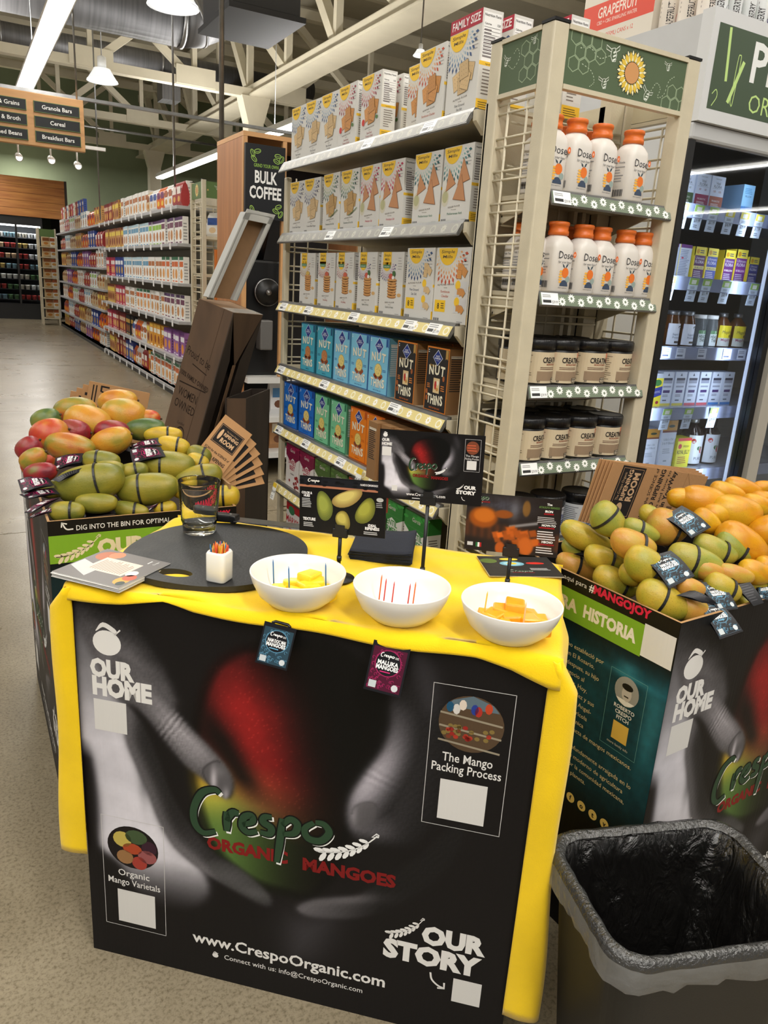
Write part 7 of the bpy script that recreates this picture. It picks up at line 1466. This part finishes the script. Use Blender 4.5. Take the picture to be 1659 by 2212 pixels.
# ------------------------------------------------------------------ mangoes
def fruit_mesh(nm, e1, e2, hook, n=22, m_=16):
    mb = MB(); v = []; f = []
    for i in range(m_ + 1):
        th = PI * i / m_; x = -math.cos(th)
        r = math.sin(th) ** e1 * (1 - .16 * x * e2)
        cy = hook * (x ** 2) - hook * .3
        for j in range(n):
            a = 2 * PI * j / n; v.append((x, cy + r * math.cos(a) * 1.0, r * math.sin(a) * .93))
    for i in range(m_):
        for j in range(n): f.append((i * n + j, i * n + (j + 1) % n, (i + 1) * n + (j + 1) % n, (i + 1) * n + j))
    mb.add(v, f, smooth=True); return mb
def mango_mat(nm, cols, speck=.5, gloss=.32, sc=1.6):
    """skin: patches of several ripeness colours, fine dots, dark marks; each fruit its own shift"""
    m = bpy.data.materials.new(nm); m.use_nodes = True; N, L = nt(m); b = N['Principled BSDF']
    tc = N.new('ShaderNodeTexCoord'); oi = N.new('ShaderNodeObjectInfo')
    ad = N.new('ShaderNodeVectorMath'); ad.operation = 'ADD'; sc_ = N.new('ShaderNodeVectorMath'); sc_.operation = 'SCALE'; sc_.inputs[0].default_value = (17, 9, 5); L.new(oi.outputs['Random'], sc_.inputs['Scale']); L.new(tc.outputs['Object'], ad.inputs[0]); L.new(sc_.outputs['Vector'], ad.inputs[1])
    n1 = N.new('ShaderNodeTexNoise'); n1.inputs['Scale'].default_value = sc * .55; n1.inputs['Detail'].default_value = 2; L.new(ad.outputs['Vector'], n1.inputs['Vector'])
    cr = N.new('ShaderNodeValToRGB'); L.new(n1.outputs['Fac'], cr.inputs['Fac'])
    k = len(cols)
    while len(cr.color_ramp.elements) < k: cr.color_ramp.elements.new(.5)
    for i, c in enumerate(cols): cr.color_ramp.elements[i].position = .3 + .4 * i / (k - 1); cr.color_ramp.elements[i].color = (*lin(tuple(q * .88 for q in c)), 1)
    n2 = N.new('ShaderNodeTexNoise'); n2.inputs['Scale'].default_value = 26; n2.inputs['Detail'].default_value = 2; L.new(ad.outputs['Vector'], n2.inputs['Vector'])
    r2 = N.new('ShaderNodeValToRGB'); L.new(n2.outputs['Fac'], r2.inputs['Fac']); r2.color_ramp.elements[0].position = .3; r2.color_ramp.elements[0].color = (.55, .5, .4, 1); r2.color_ramp.elements[1].position = .44; r2.color_ramp.elements[1].color = (1, 1, 1, 1)
    vo = N.new('ShaderNodeTexVoronoi'); vo.inputs['Scale'].default_value = 10; L.new(ad.outputs['Vector'], vo.inputs['Vector'])
    rv = N.new('ShaderNodeValToRGB'); L.new(vo.outputs['Distance'], rv.inputs['Fac']); rv.color_ramp.elements[0].position = .1; rv.color_ramp.elements[0].color = (.3, .22, .1, 1); rv.color_ramp.elements[1].position = .24; rv.color_ramp.elements[1].color = (1, 1, 1, 1)
    n3 = N.new('ShaderNodeTexNoise'); n3.inputs['Scale'].default_value = 4.5; n3.inputs['Detail'].default_value = 5; n3.inputs['Roughness'].default_value = .75; L.new(ad.outputs['Vector'], n3.inputs['Vector'])
    r3 = N.new('ShaderNodeValToRGB'); L.new(n3.outputs['Fac'], r3.inputs['Fac']); r3.color_ramp.elements[0].position = .26; r3.color_ramp.elements[0].color = (.16, .1, .05, 1); r3.color_ramp.elements[1].position = .31; r3.color_ramp.elements[1].color = (1, 1, 1, 1)
    def mul(a, c, f): 
        x = N.new('ShaderNodeMix'); x.data_type = 'RGBA'; x.blend_type = 'MULTIPLY'; x.inputs['Factor'].default_value = f; L.new(a, x.inputs['A']); L.new(c, x.inputs['B']); return x.outputs['Result']
    L.new(mul(mul(mul(cr.outputs['Color'], r2.outputs['Color'], speck * .6), rv.outputs['Color'], speck), r3.outputs['Color'], .8), b.inputs['Base Color'])
    b.inputs['Roughness'].default_value = gloss; b.inputs['Specular IOR Level'].default_value = .45; b.inputs['Subsurface Weight'].default_value = 0
    bp = N.new('ShaderNodeBump'); bp.inputs['Strength'].default_value = .12; bp.inputs['Distance'].default_value = .02; L.new(n3.outputs['Fac'], bp.inputs['Height']); L.new(bp.outputs['Normal'], b.inputs['Normal'])
    return m
MM = {'k1': mango_mat('skin_red_orange', [(196, 40, 36), (206, 84, 40), (214, 140, 50), (176, 150, 60)], .3), 'k2': mango_mat('skin_amber', [(200, 120, 40), (222, 150, 44), (216, 164, 56), (178, 158, 60)], .4), 'k3': mango_mat('skin_olive_amber', [(120, 130, 50), (166, 146, 50), (206, 140, 50), (190, 90, 46)], .3), 'kg': mango_mat('skin_dark_green', [(66, 92, 50), (84, 112, 54), (120, 134, 60), (150, 140, 60)], .3), 'kr': mango_mat('skin_crimson', [(120, 26, 40), (160, 34, 44), (150, 66, 50), (130, 120, 60)], .3),
      'my': mango_mat('skin_mellow_yellow', [(190, 170, 50), (214, 184, 52), (224, 184, 44), (196, 160, 46)], .3, .4), 'mo': mango_mat('skin_olive', [(116, 120, 40), (140, 136, 44), (160, 148, 48), (180, 160, 52)], .3, .38),
      'ng': mango_mat('skin_pale_green', [(140, 150, 60), (160, 164, 62), (184, 172, 66), (190, 168, 60)], .6), 'ny': mango_mat('skin_green_yellow', [(168, 166, 56), (192, 172, 54), (208, 176, 56), (184, 166, 56)], .6), 'no': mango_mat('skin_peach_yellow', [(204, 170, 60), (212, 164, 62), (214, 150, 64), (196, 168, 58)], .4), 'ay': mango_mat('skin_golden', [(222, 170, 30), (232, 176, 30), (228, 156, 26), (206, 150, 30)], .4, .3), 'ao': mango_mat('skin_deep_golden', [(228, 166, 22), (230, 158, 20), (222, 146, 22), (232, 176, 30)], .3, .28)}
SHAPE = {'k': fruit_mesh('plump', .8, .3, .06), 'm': fruit_mesh('long', .74, .15, .12), 'n': fruit_mesh('slim', .86, .55, .2), 'a': fruit_mesh('oval', .76, .35, .12)}
FM = {}
RUB = pbr('black_rubber_band', (20, 20, 21), .45)
WORD = {'k1': 'red and orange', 'k2': 'amber', 'k3': 'olive and amber', 'kg': 'dark green', 'kr': 'crimson', 'my': 'mellow yellow', 'mo': 'olive green', 'ng': 'pale green', 'ny': 'green yellow', 'no': 'peach yellow', 'ay': 'golden yellow', 'ao': 'deep golden'}
def mango_tag(kind):
    w, h = (1.0, 1.35); p = Pr()
    if kind == 'k': return Pr().rect(0, 0, w, h, (24, 23, 26), 1).bars(.1, .15, .9, 1.1, 9, (70, 68, 72), 2, .3, .4, 4)
    return tag_print(w, h, CB_ if kind == 'b' else CC_, 'NAM DOC MAI' if kind == 'b' else 'MALLIKA', 'MANGOES')
TP = {k: mango_tag(k) for k in 'bck'}
def heap(lst, tags, where, rows_):
    objs = []; grow = 1.12 if where == 'left' else 1.05
    for i, (x, y, z, ax, ay, az, l_, w_, t, b_) in enumerate(lst):
        l_ *= grow; w_ *= grow; a = Vector((ax, ay, az)).normalized(); ref = Vector((.1 * math.sin(i * 3), .1 * math.cos(i * 2), 1)); bv = (ref - a * ref.dot(a)).normalized(); cv = a.cross(bv)
        o = thing('mango', 'x', 'mango', (x, y, z), group='mangoes in the %s bin' % where)
        key = t
        if key not in FM: FM[key] = SHAPE[t[0]].mesh('fruit', [MM[t]])
        fr_ = put('fruit', FM[key], o); sc = Matrix.Diagonal((l_ / 2, w_ / 2, w_ / 2 * .97, 1)); fr_.matrix_local = Matrix((a, bv, cv)).transposed().to_4x4() @ sc
        if t[0] == 'k' or t[0] == 'a':
            st = MB().lathe([(.003, 0), (.0035, .004), (.002, .006), (0, .006)], 8).build('stem', pbr('stem_brown', (70, 50, 30), .8), o); st.location = a * (l_ / 2 * .985); st.rotation_euler = a.to_track_quat('Z', 'Y').to_euler()
        if b_:
            off = l_ * (.14 if i % 3 else -.1); pts = []; r0 = w_ / 2 * (1 - (off / (l_ / 2)) ** 2) ** .4 * 1.02
            cyo = SHAPE[t[0]]; hk = {'k': .06, 'm': .12, 'n': .2, 'a': .12}[t[0]]; xx = off / (l_ / 2); cc = (hk * xx * xx - hk * .3) * w_ / 2
            for k in range(28):
                q = 2 * PI * k / 28; pts.append(a * (off + .004 * math.sin(q)) + bv * (cc + r0 * math.cos(q)) + cv * (r0 * .92 * math.sin(q)))
            mb = MB(); n_ = len(pts); vv = []; 
            for k in range(n_):
                d = (pts[k] - a * off).normalized() * .0012
                vv += [pts[k] - a * .003, pts[k] - a * .003 + d, pts[k] + a * .003 + d, pts[k] + a * .003]
            mb.add(vv, [(4 * k + j, 4 * k + (j + 1) % 4, 4 * ((k + 1) % n_) + (j + 1) % 4, 4 * ((k + 1) % n_) + j) for k in range(n_) for j in range(4)], smooth=False); mb.build('rubber_band', RUB, o)
        objs.append(o)
    has = set()
    for (i, kd, q) in tags:
        o = objs[i]; q = [Vector(c_) - o.location for c_ in q]; has.add(i)
        # corners: far-left, far-right, near-right, near-left ; the card reads along its long side
        if where == 'left': A, B, D_, C_ = q[3], q[0], q[2], q[1]      # bottom-left, top-left...
        m = MB()
        def fn(x, y, d, q=q):
            u, v = x, y / 1.35
            P = (q[3] * (1 - u) + q[2] * u) * (1 - v) + (q[0] * (1 - u) + q[1] * u) * v if where != 'left' else (q[1] * (1 - u) + q[2] * u) * (1 - v) + (q[0] * (1 - u) + q[3] * u) * v if False else (q[0] * (1 - u) + q[1] * u) * (1 - v) * 0 + ((q[3] * (1 - v) + q[2] * v) * u + (q[0] * (1 - v) + q[1] * v) * (1 - u))
            bend = .006 * math.sin(PI * min(1, max(0, v)))
            return P + nn * (d + bend)
        nn = ((q[1] - q[0]).cross(q[3] - q[0])).normalized()
        if nn.z < 0: nn = -nn
        m.grid(lambda u, v: fn(u, v * 1.35, 0), 1, 6, (22, 22, 25)); m.grid(lambda u, v: fn(u, v * 1.35, -.0007), 1, 6, (26, 26, 28))
        TP[kd].onto(m, fn, eps=.00008); m.build('variety_tag', GLOSS, o)
    nmax = {}
    for i, o in enumerate(objs):
        t = lst[i][8]; b_ = lst[i][9]
        o['label'] = rows_[i] % WORD[t]
    return objs
def describe(lst, where, corner):
    """a short place note for each fruit, from its neighbours and its row in the heap"""
    out = []; byk = {}
    for i, m_ in enumerate(lst): byk.setdefault(m_[8], []).append(i)
    for i, m_ in enumerate(lst):
        mates = sorted(byk[m_[8]], key=lambda k: lst[k][0] - .3 * lst[k][1]); r = mates.index(i); n = len(mates)
        ordn = ['first', 'second', 'third', 'fourth', 'fifth', 'sixth', 'seventh', 'eighth', 'ninth', 'tenth', 'eleventh', 'twelfth', 'thirteenth', 'fourteenth', 'fifteenth'][r]
        band = 'banded, ' if m_[9] else ''
        hgt = 'high on' if m_[2] > 1.03 else 'midway up' if m_[2] > .96 else 'low in'
        place_ = 'only such one' if n == 1 else ordn + ' such from left'
        out.append('%s mango ' + band + hgt + ' the ' + where + ' heap, ' + place_)
    return out
def describe2(lst, where):
    return [s.replace(' banded with black rubber', ' banded').replace(' without a band', '') for s in describe(lst, where, None)]
heap(LEFTM, LTAGS, 'left', describe2(LEFTM, 'left')); heap(RIGHTM, RTAGS, 'right', describe2(RIGHTM, 'right'))

# ------------------------------------------------------------------ kraft paper bags
KRAFT = (186, 142, 98)
KB = pbr('kraft_paper', vcol=True, rough=.8, spec=.15, vary=.06, vscale=30, bump=.15, bscale=120)
def flatbag(w, h, th, paint, nm, notch=False):
    m = MB(); n = 14; top = []
    if notch:   # pinked top edge
        for k in range(2 * n + 1): top.append((w * (1 - k / (2 * n)), h - (.003 if k % 2 else 0)))
    else: top = [(w, h), (0, h)]
    m.prism([(0, 0), (w, 0)] + top, -th / 2, th / 2, KRAFT, ax='y')
    if paint: p = Pr(); paint(p, w, h); p.onto(m, plane((0, -th / 2 - .0001, 0), (1, 0, 0), (0, 0, 1)), eps=.0001)
    return m.mesh(nm, [KB])
INKB = (44, 40, 38)
def paint_right(p, w, h):
    # print runs up the bag, top towards the left
    p.rect(w * .1, h * .14, w * .33, h * .97, INKB, 1).frame(w * .115, h * .17, w * .315, h * .94, .0012, (190, 150, 110), 2).text('The Crespo Organic', w * .16, h * .42, .0085, (206, 170, 130), 2, al='l', rot=PI / 2, w=h * .45).text('RIPENING', w * .215, h * .42, .014, (214, 176, 136), 2, al='l', b=.03, rot=PI / 2, w=h * .5).text('ROOM', w * .29, h * .42, .021, (214, 176, 136), 2, al='l', b=.04, rot=PI / 2, w=h * .46).ell(w * .2, h * .3, w * .03, h * .09, (206, 170, 130), 2, 14)
    for t, x, s_, b_ in (('SCAN for the SCIENCE of', .46, .011, .01), ('MANGO RIPENING', .53, .016, .03), ('nutrition and how to', .585, .0105, .006), ('in YourWay', .645, .0165, .03)): p.text(t, w * x, h * 1.0, s_, INKB, 2, al='r', b=b_, rot=PI / 2, w=h * (.6 if t == 'in YourWay' else .98))
    p.rect(w * .68, h * .12, w * .74, h * .42, (110, 84, 60), 2).line([(w * .77, 0), (w * .77, h)], .001, (150, 110, 72), 2).line([(w * .77, h), (w * .9, h * .62), (w, h * .9)], .0012, (150, 110, 72), 2)
me_ = flatbag(.38, .17, .002, paint_right, 'kraft_bag', False); meb = flatbag(.38, .17, .002, None, 'kraft_bag', False)
for k in range(5): tag(put('kraft_bag', me_ if k == 0 else meb, loc=(1.372 - .004 * k, 1.348 + .007 * k, .952), rot=(.12, .172 - .01 * k, .02)), 'front printed kraft bag behind the yellow mangoes' if k == 0 else 'plain kraft bag, %s behind the printed one' % ['', 'first', 'second', 'third', 'fourth'][k], 'paper bag', 'kraft bags in the right bin')
def paint_left(p, w, h): p.text('LA RIPENING', w * .2, h * .96, .026, INKB, 2, al='l', b=.03, rot=-PI / 2).rect(w * .07, h * .3, w * .09, h * .95, INKB, 2).rect(w * .12, h * .4, w * .14, h * .95, INKB, 2); script(p, w * .42, h * .68, w * .4, h * .22, INKB, None, None, .05, 0, 2)
ml_ = flatbag(.2, .19, .002, paint_left, 'kraft_bag', False); mlb = flatbag(.2, .19, .002, lambda p, w, h: p.bars(w * .05, h * .3, w * .12, h * .9, 5, INKB, 1), 'kraft_bag', False)
for k in range(4): tag(put('kraft_bag', ml_ if k == 0 else mlb, loc=(.337 - .018 * k, 2.76 + .02 * k, .945 - .014 * k), rot=(.1, .2, -.15)), ['printed kraft bag standing behind the left mangoes', 'kraft bag second in the left fan', 'kraft bag third in the left fan', 'kraft bag hindmost in the left fan'][k], 'paper bag', 'kraft bags behind the left heap')
def paint_fan(p, w, h):
    p.rect(w * .1, h * .5, w * .9, h * .86, INKB, 1).frame(w * .12, h * .515, w * .88, h * .845, .001, (190, 150, 110), 2).text('The Crespo Organic', w * .56, h * .77, .005, (206, 170, 130), 2, w=w * .42).text('RIPENING', w * .58, h * .69, .011, (214, 176, 136), 2, b=.03, w=w * .5).text('ROOM', w * .56, h * .57, .015, (214, 176, 136), 2, b=.04, w=w * .46).ell(w * .24, h * .68, w * .05, h * .1, (214, 176, 136), 2, 14).text('SCAN for the SCIENCE of', w * .5, h * .36, .008, INKB, 2, b=.02, w=w * .86).text('MANGO RIPENING', w * .5, h * .24, .012, INKB, 2, b=.03, w=w * .8)
mf_ = flatbag(.105, .2, .002, paint_fan, 'kraft_bag'); mfb = flatbag(.105, .2, .002, lambda p, w, h: p.rect(w * .1, h * .5, w * .9, h * .86, INKB, 1), 'kraft_bag')
for k in range(6):
    a = .62 + .12 * k
    o = tag(put('kraft_bag', mf_ if k == 0 else mfb, loc=(.585 + .006 * k, 2.27 + .004 * k, .945 - .004 * k), rot=(.0, 0, 0)), ['topmost printed kraft bag of the fan beside the olive mangoes', 'kraft bag second from top in the fan', 'kraft bag third from top in the fan', 'kraft bag fourth from top in the fan', 'kraft bag fifth from top in the fan', 'lowest kraft bag in the fan'][k], 'paper bag', 'kraft bags fanned beside the olive mangoes')
    # long axis rises to the right, face turned to the shopper
    zz = Vector((.62 + .05 * k, .3 - .03 * k, .6 - .105 * k)).normalized(); xx = Vector((.8, -.3, -.5)).normalized(); xx = (xx - zz * xx.dot(zz)).normalized(); yy = zz.cross(xx)
    o.matrix_world = Matrix.Translation(o.location) @ Matrix((xx, yy, zz)).transposed().to_4x4()

# ------------------------------------------------------------------ brown cardboard display tower
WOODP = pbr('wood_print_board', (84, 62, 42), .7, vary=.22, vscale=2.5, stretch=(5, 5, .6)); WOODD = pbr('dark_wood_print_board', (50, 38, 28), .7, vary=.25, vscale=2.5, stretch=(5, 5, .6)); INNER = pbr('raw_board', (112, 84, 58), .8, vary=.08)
lo = thing('open_carton', 'dark open cardboard base box behind the left bin', 'cardboard box', (0, 0, 0))
cA, cB, cC = Vector((.995, 3.23, 0)), Vector((1.085, 3.215, 0)), Vector((1.3, 3.5, 0))
def wallq(a, b, z0, z1, nm, mat, par, t=.006):
    d = (b - a).normalized(); n_ = Vector((-d.y, d.x, 0)) * t; mb = MB()
    v = [a, b, b + n_, a + n_]; mb.add([(q.x, q.y, z0) for q in v] + [(q.x, q.y, z1) for q in v], [(3, 2, 1, 0), (4, 5, 6, 7), (0, 1, 5, 4), (1, 2, 6, 5), (2, 3, 7, 6), (3, 0, 4, 7)]); return mb.build(nm, mat, par)
cD = cA + (cC - cB)
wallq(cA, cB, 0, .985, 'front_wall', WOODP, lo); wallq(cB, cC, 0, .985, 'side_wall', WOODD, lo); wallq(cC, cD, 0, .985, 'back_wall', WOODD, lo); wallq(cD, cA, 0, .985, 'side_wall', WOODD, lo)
# leaning tall carton
tl = thing('leaning_carton', 'tall brown printed carton leaning in the dark base box', 'cardboard box', (0, 0, 0))
A = Vector((.93, 3.4, 1.398)); B = Vector((1.035, 3.24, 1.35)); Dn = Vector((-.205, -.03, -.68)); Cc = Vector((1.225, 3.4, 1.338)); E_ = A + (Cc - B)
K_ = 1.0
def quad(a, b, c, d, nm, mat, par, prints=None, t=.004):
    n_ = (b - a).cross(d - a).normalized(); mb = MB(); mb.add([a, b, c, d, a - n_ * t, b - n_ * t, c - n_ * t, d - n_ * t], [(0, 1, 2, 3), (7, 6, 5, 4), (0, 4, 5, 1), (1, 5, 6, 2), (2, 6, 7, 3), (3, 7, 4, 0)])
    o = mb.build(nm, mat, par)
    if prints:
        m2 = MB(); ux = (b - a); vx = (d - a); prints.onto(m2, lambda x, y, dd: a + ux * x + vx * y + n_ * (dd + .0003)); m2.build('print', MATTE, o)
    return o
bl2 = A + Dn; br2 = B + Dn
INKD = (40, 29, 20); p = Pr(); 
p.text('Proud to be', .42, .64, .05, INKD, 1, w=.72, shear=.2, rot=-.06).line([(.3, .615), (.75, .585)], .006, INKD, 1).text('100% FAMILY OWNED', .47, .51, .028, INKD, 1, w=.86, b=.02, rot=-.05).bars(.08, .475, .85, .5, 1, INKD, 1, .3, 0).text('WOMEN', .4, .4, .05, INKD, 1, w=.56, b=.004, rot=-.03).text('OWNED', .4, .325, .05, INKD, 1, w=.6, b=.004, rot=-.03).line([(.46 + .13 * math.cos(a), .17 + .055 * math.sin(a)) for a in np.linspace(0, 2 * PI, 25)[:-1]], .009, INKD, 1, closed=True).text('B', .46, .145, .05, INKD, 1, w=.12, b=.01).line([(.3, .1), (.56, .085)], .006, INKD, 1).line([(.3, .08), (.56, .065)], .006, INKD, 1).text('Certified', .42, .238, .016, INKD, 1, w=.2).line([(.68, 0), (.74, 1)], .008, (58, 42, 28), 1)
quad(bl2, br2, B, A, 'front_face', WOODP, tl, p)
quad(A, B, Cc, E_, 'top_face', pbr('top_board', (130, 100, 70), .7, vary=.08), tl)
# open side: dark cavity with a V shaped flap
Cd = Cc + Dn; Ed = E_ + Dn
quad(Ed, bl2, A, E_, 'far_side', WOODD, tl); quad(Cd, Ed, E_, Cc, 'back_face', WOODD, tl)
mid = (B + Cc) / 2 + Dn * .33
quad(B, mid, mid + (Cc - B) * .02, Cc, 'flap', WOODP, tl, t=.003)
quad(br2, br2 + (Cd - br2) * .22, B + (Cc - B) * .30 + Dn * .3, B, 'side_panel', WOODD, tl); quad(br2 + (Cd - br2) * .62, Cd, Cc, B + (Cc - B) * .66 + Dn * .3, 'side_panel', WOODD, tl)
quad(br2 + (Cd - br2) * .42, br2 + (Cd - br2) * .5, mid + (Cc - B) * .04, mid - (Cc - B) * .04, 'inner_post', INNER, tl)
TAPE = pbr('clear_tape', (225, 225, 220), .12, spec=.9, alpha=.35, bump=.4, bscale=90)
nt_ = (B - A).cross(E_ - A).normalized() * .002
quad(A * .35 + B * .65 + nt_, B + nt_, Cc + nt_, E_ * .35 + Cc * .65 + nt_, 'tape', TAPE, tl, t=.0005)
# upside down tray stuck on top
ty = thing('cardboard_tray', 'white edged cardboard tray standing tilted on the brown carton', 'tray', (0, 0, 0))
P0, P1 = Vector((.945, 3.38, 1.408)), Vector((1.075, 3.42, 1.40)); Up = Vector((.175, .03, .36)); 
nx_ = (P1 - P0).cross(Up).normalized(); P3, P2 = P0 + Up, P1 + Up
WB = pbr('white_board_edge', (186, 186, 182), .55); 
quad(P0, P1, P2, P3, 'tray_floor', pbr('tray_kraft', (150, 116, 82), .75, vary=.1, vscale=20), ty)
dz = nx_ * .05
quad(P0 + dz, P0, P3, P3 + dz, 'rim', WB, ty); quad(P1, P1 + dz, P2 + dz, P2, 'rim', WB, ty); quad(P3, P2, P2 + dz, P3 + dz, 'rim', WB, ty)
ex = (P1 - P0).normalized() * .018; ey = Up.normalized() * .03
quad(P0 + dz - ex * .6, P0 + dz + ex, P3 + dz + ex, P3 + dz - ex * .6, 'edge_flange', WB, ty); quad(P1 + dz - ex, P1 + dz + ex * .3, P2 + dz + ex * .3, P2 + dz - ex, 'edge_flange', WB, ty); quad(P3 + dz - ey - ex * .6, P2 + dz - ey + ex * .3, P2 + dz + ey * .6 + ex * .3, P3 + dz + ey * .6 - ex * .6, 'edge_flange', WB, ty)
# ------------------------------------------------------------------ waste bin with a liner
wb_ = thing('waste_bin', 'black plastic waste bin lined with a shiny clear black bag', 'waste bin', (0, 0, 0))
cx, cy, rzb = 1.055, .692, math.radians(-17)
PLB = pbr('black_bin_plastic', (22, 22, 23), .45, vary=.15, vscale=30, bump=.1, bscale=300)
def rr_ring(hx, hy, z, r, n=9, jit=0.0, seed=0):
    pts = []; rn_ = random.Random(seed)
    for qx, qy, a0 in ((1, 1, 0), (-1, 1, PI / 2), (-1, -1, PI), (1, -1, 3 * PI / 2)):
        for k in range(n):
            a = a0 + PI / 2 * k / (n - 1); x, y = qx * (hx - r) + r * math.cos(a), qy * (hy - r) + r * math.sin(a)
            c_, s_ = math.cos(rzb), math.sin(rzb); pts.append((cx + x * c_ - y * s_ + rn_.uniform(-jit, jit), cy + x * s_ + y * c_ + rn_.uniform(-jit, jit), z + rn_.uniform(-jit, jit)))
        # points along the straight side
        nx_q = ((-1, 1), (-1, -1), (1, -1), (1, 1))[[(1, 1), (-1, 1), (-1, -1), (1, -1)].index((qx, qy))]
        x0, y0 = qx * (hx - r) + r * math.cos(a0 + PI / 2), qy * (hy - r) + r * math.sin(a0 + PI / 2)
        x1, y1 = nx_q[0] * (hx - r) + r * math.cos(a0 + PI / 2), nx_q[1] * (hy - r) + r * math.sin(a0 + PI / 2)
        for k in range(1, 12):
            t = k / 12; x, y = x0 + (x1 - x0) * t, y0 + (y1 - y0) * t; c_, s_ = math.cos(rzb), math.sin(rzb); pts.append((cx + x * c_ - y * s_ + rn_.uniform(-jit, jit), cy + x * s_ + y * c_ + rn_.uniform(-jit, jit), z + rn_.uniform(-jit, jit)))
    return pts
HXb, HYb, ZR = .194, .146, .5
def ringloft(rings, mat, nm, cap0=False, sub=0):
    n = len(rings[0]); f = [(i * n + j, i * n + (j + 1) % n, (i + 1) * n + (j + 1) % n, (i + 1) * n + j) for i in range(len(rings) - 1) for j in range(n)]
    if cap0: f.append(tuple(reversed(range(n))))
    return MB().add([p for r in rings for p in r], f, smooth=True).build(nm, mat, wb_, sub=sub)
ringloft([rr_ring(.138, .1, 0, .04), rr_ring(.141, .103, .004, .04), rr_ring(HXb - .008, HYb - .008, ZR - .035, .055), rr_ring(HXb - .004, HYb - .004, ZR - .03, .055), rr_ring(HXb, HYb, ZR - .004, .06), rr_ring(HXb - .008, HYb - .008, ZR - .003, .055), rr_ring(.13, .095, .01, .04)], PLB, 'tub', True)
def liner_mat():
    m = bpy.data.materials.new('liner_film'); m.use_nodes = True; N, L = nt(m); b = N['Principled BSDF']; b.inputs['Base Color'].default_value = (*lin((18, 17, 16)), 1); b.inputs['Roughness'].default_value = .2; b.inputs['Specular IOR Level'].default_value = .9
    tc = N.new('ShaderNodeTexCoord'); mp = N.new('ShaderNodeMapping'); mp.inputs['Scale'].default_value = (1, 1, .35); L.new(tc.outputs['Object'], mp.inputs['Vector'])
    n1 = N.new('ShaderNodeTexNoise'); n1.inputs['Scale'].default_value = 26; n1.inputs['Detail'].default_value = 6; n1.inputs['Distortion'].default_value = 2.5; L.new(mp.outputs['Vector'], n1.inputs['Vector'])
    bp = N.new('ShaderNodeBump'); bp.inputs['Strength'].default_value = 1.0; bp.inputs['Distance'].default_value = .012; L.new(n1.outputs['Fac'], bp.inputs['Height']); L.new(bp.outputs['Normal'], b.inputs['Normal']); return m
LINER = liner_mat()
ringloft([rr_ring(HXb + .003, HYb + .003, ZR + .004, .06, seed=1, jit=.0008), rr_ring(HXb - .014, HYb - .014, ZR - .006, .05, seed=2, jit=.0012), rr_ring(HXb - .02, HYb - .02, ZR - .06, .05, seed=3, jit=.003), rr_ring(.152, .106, .34, .05, seed=4, jit=.004), rr_ring(.132, .086, .18, .05, seed=5, jit=.005), rr_ring(.1, .066, .07, .045, seed=6, jit=.005), rr_ring(.02, .015, .05, .01, seed=7)], LINER, 'liner_inside')
FILM = pbr('clear_film', (150, 150, 148), .12, spec=.9, bump=.8, bscale=60, alpha=.42)
ringloft([rr_ring(HXb - .012, HYb - .012, ZR + .001, .055, seed=9, jit=.001), rr_ring(HXb - .002, HYb - .002, ZR + .010, .06, seed=10, jit=.0014), rr_ring(HXb + .008, HYb + .008, ZR + .006, .062, seed=11, jit=.0014), rr_ring(HXb + .010, HYb + .010, ZR - .01, .062, seed=12, jit=.0012)], pbr('rolled_film', (70, 70, 69), .14, .5, spec=1.0, bump=1.0, bscale=140), 'liner_roll')
ringloft([rr_ring(HXb + .010, HYb + .010, ZR - .01, .062, seed=12, jit=.0012), rr_ring(HXb + .012, HYb + .012, ZR - .03, .062, seed=13, jit=.003), rr_ring(HXb + .010, HYb + .010, ZR - .052, .06, seed=14, jit=.005)], FILM, 'liner_cuff')
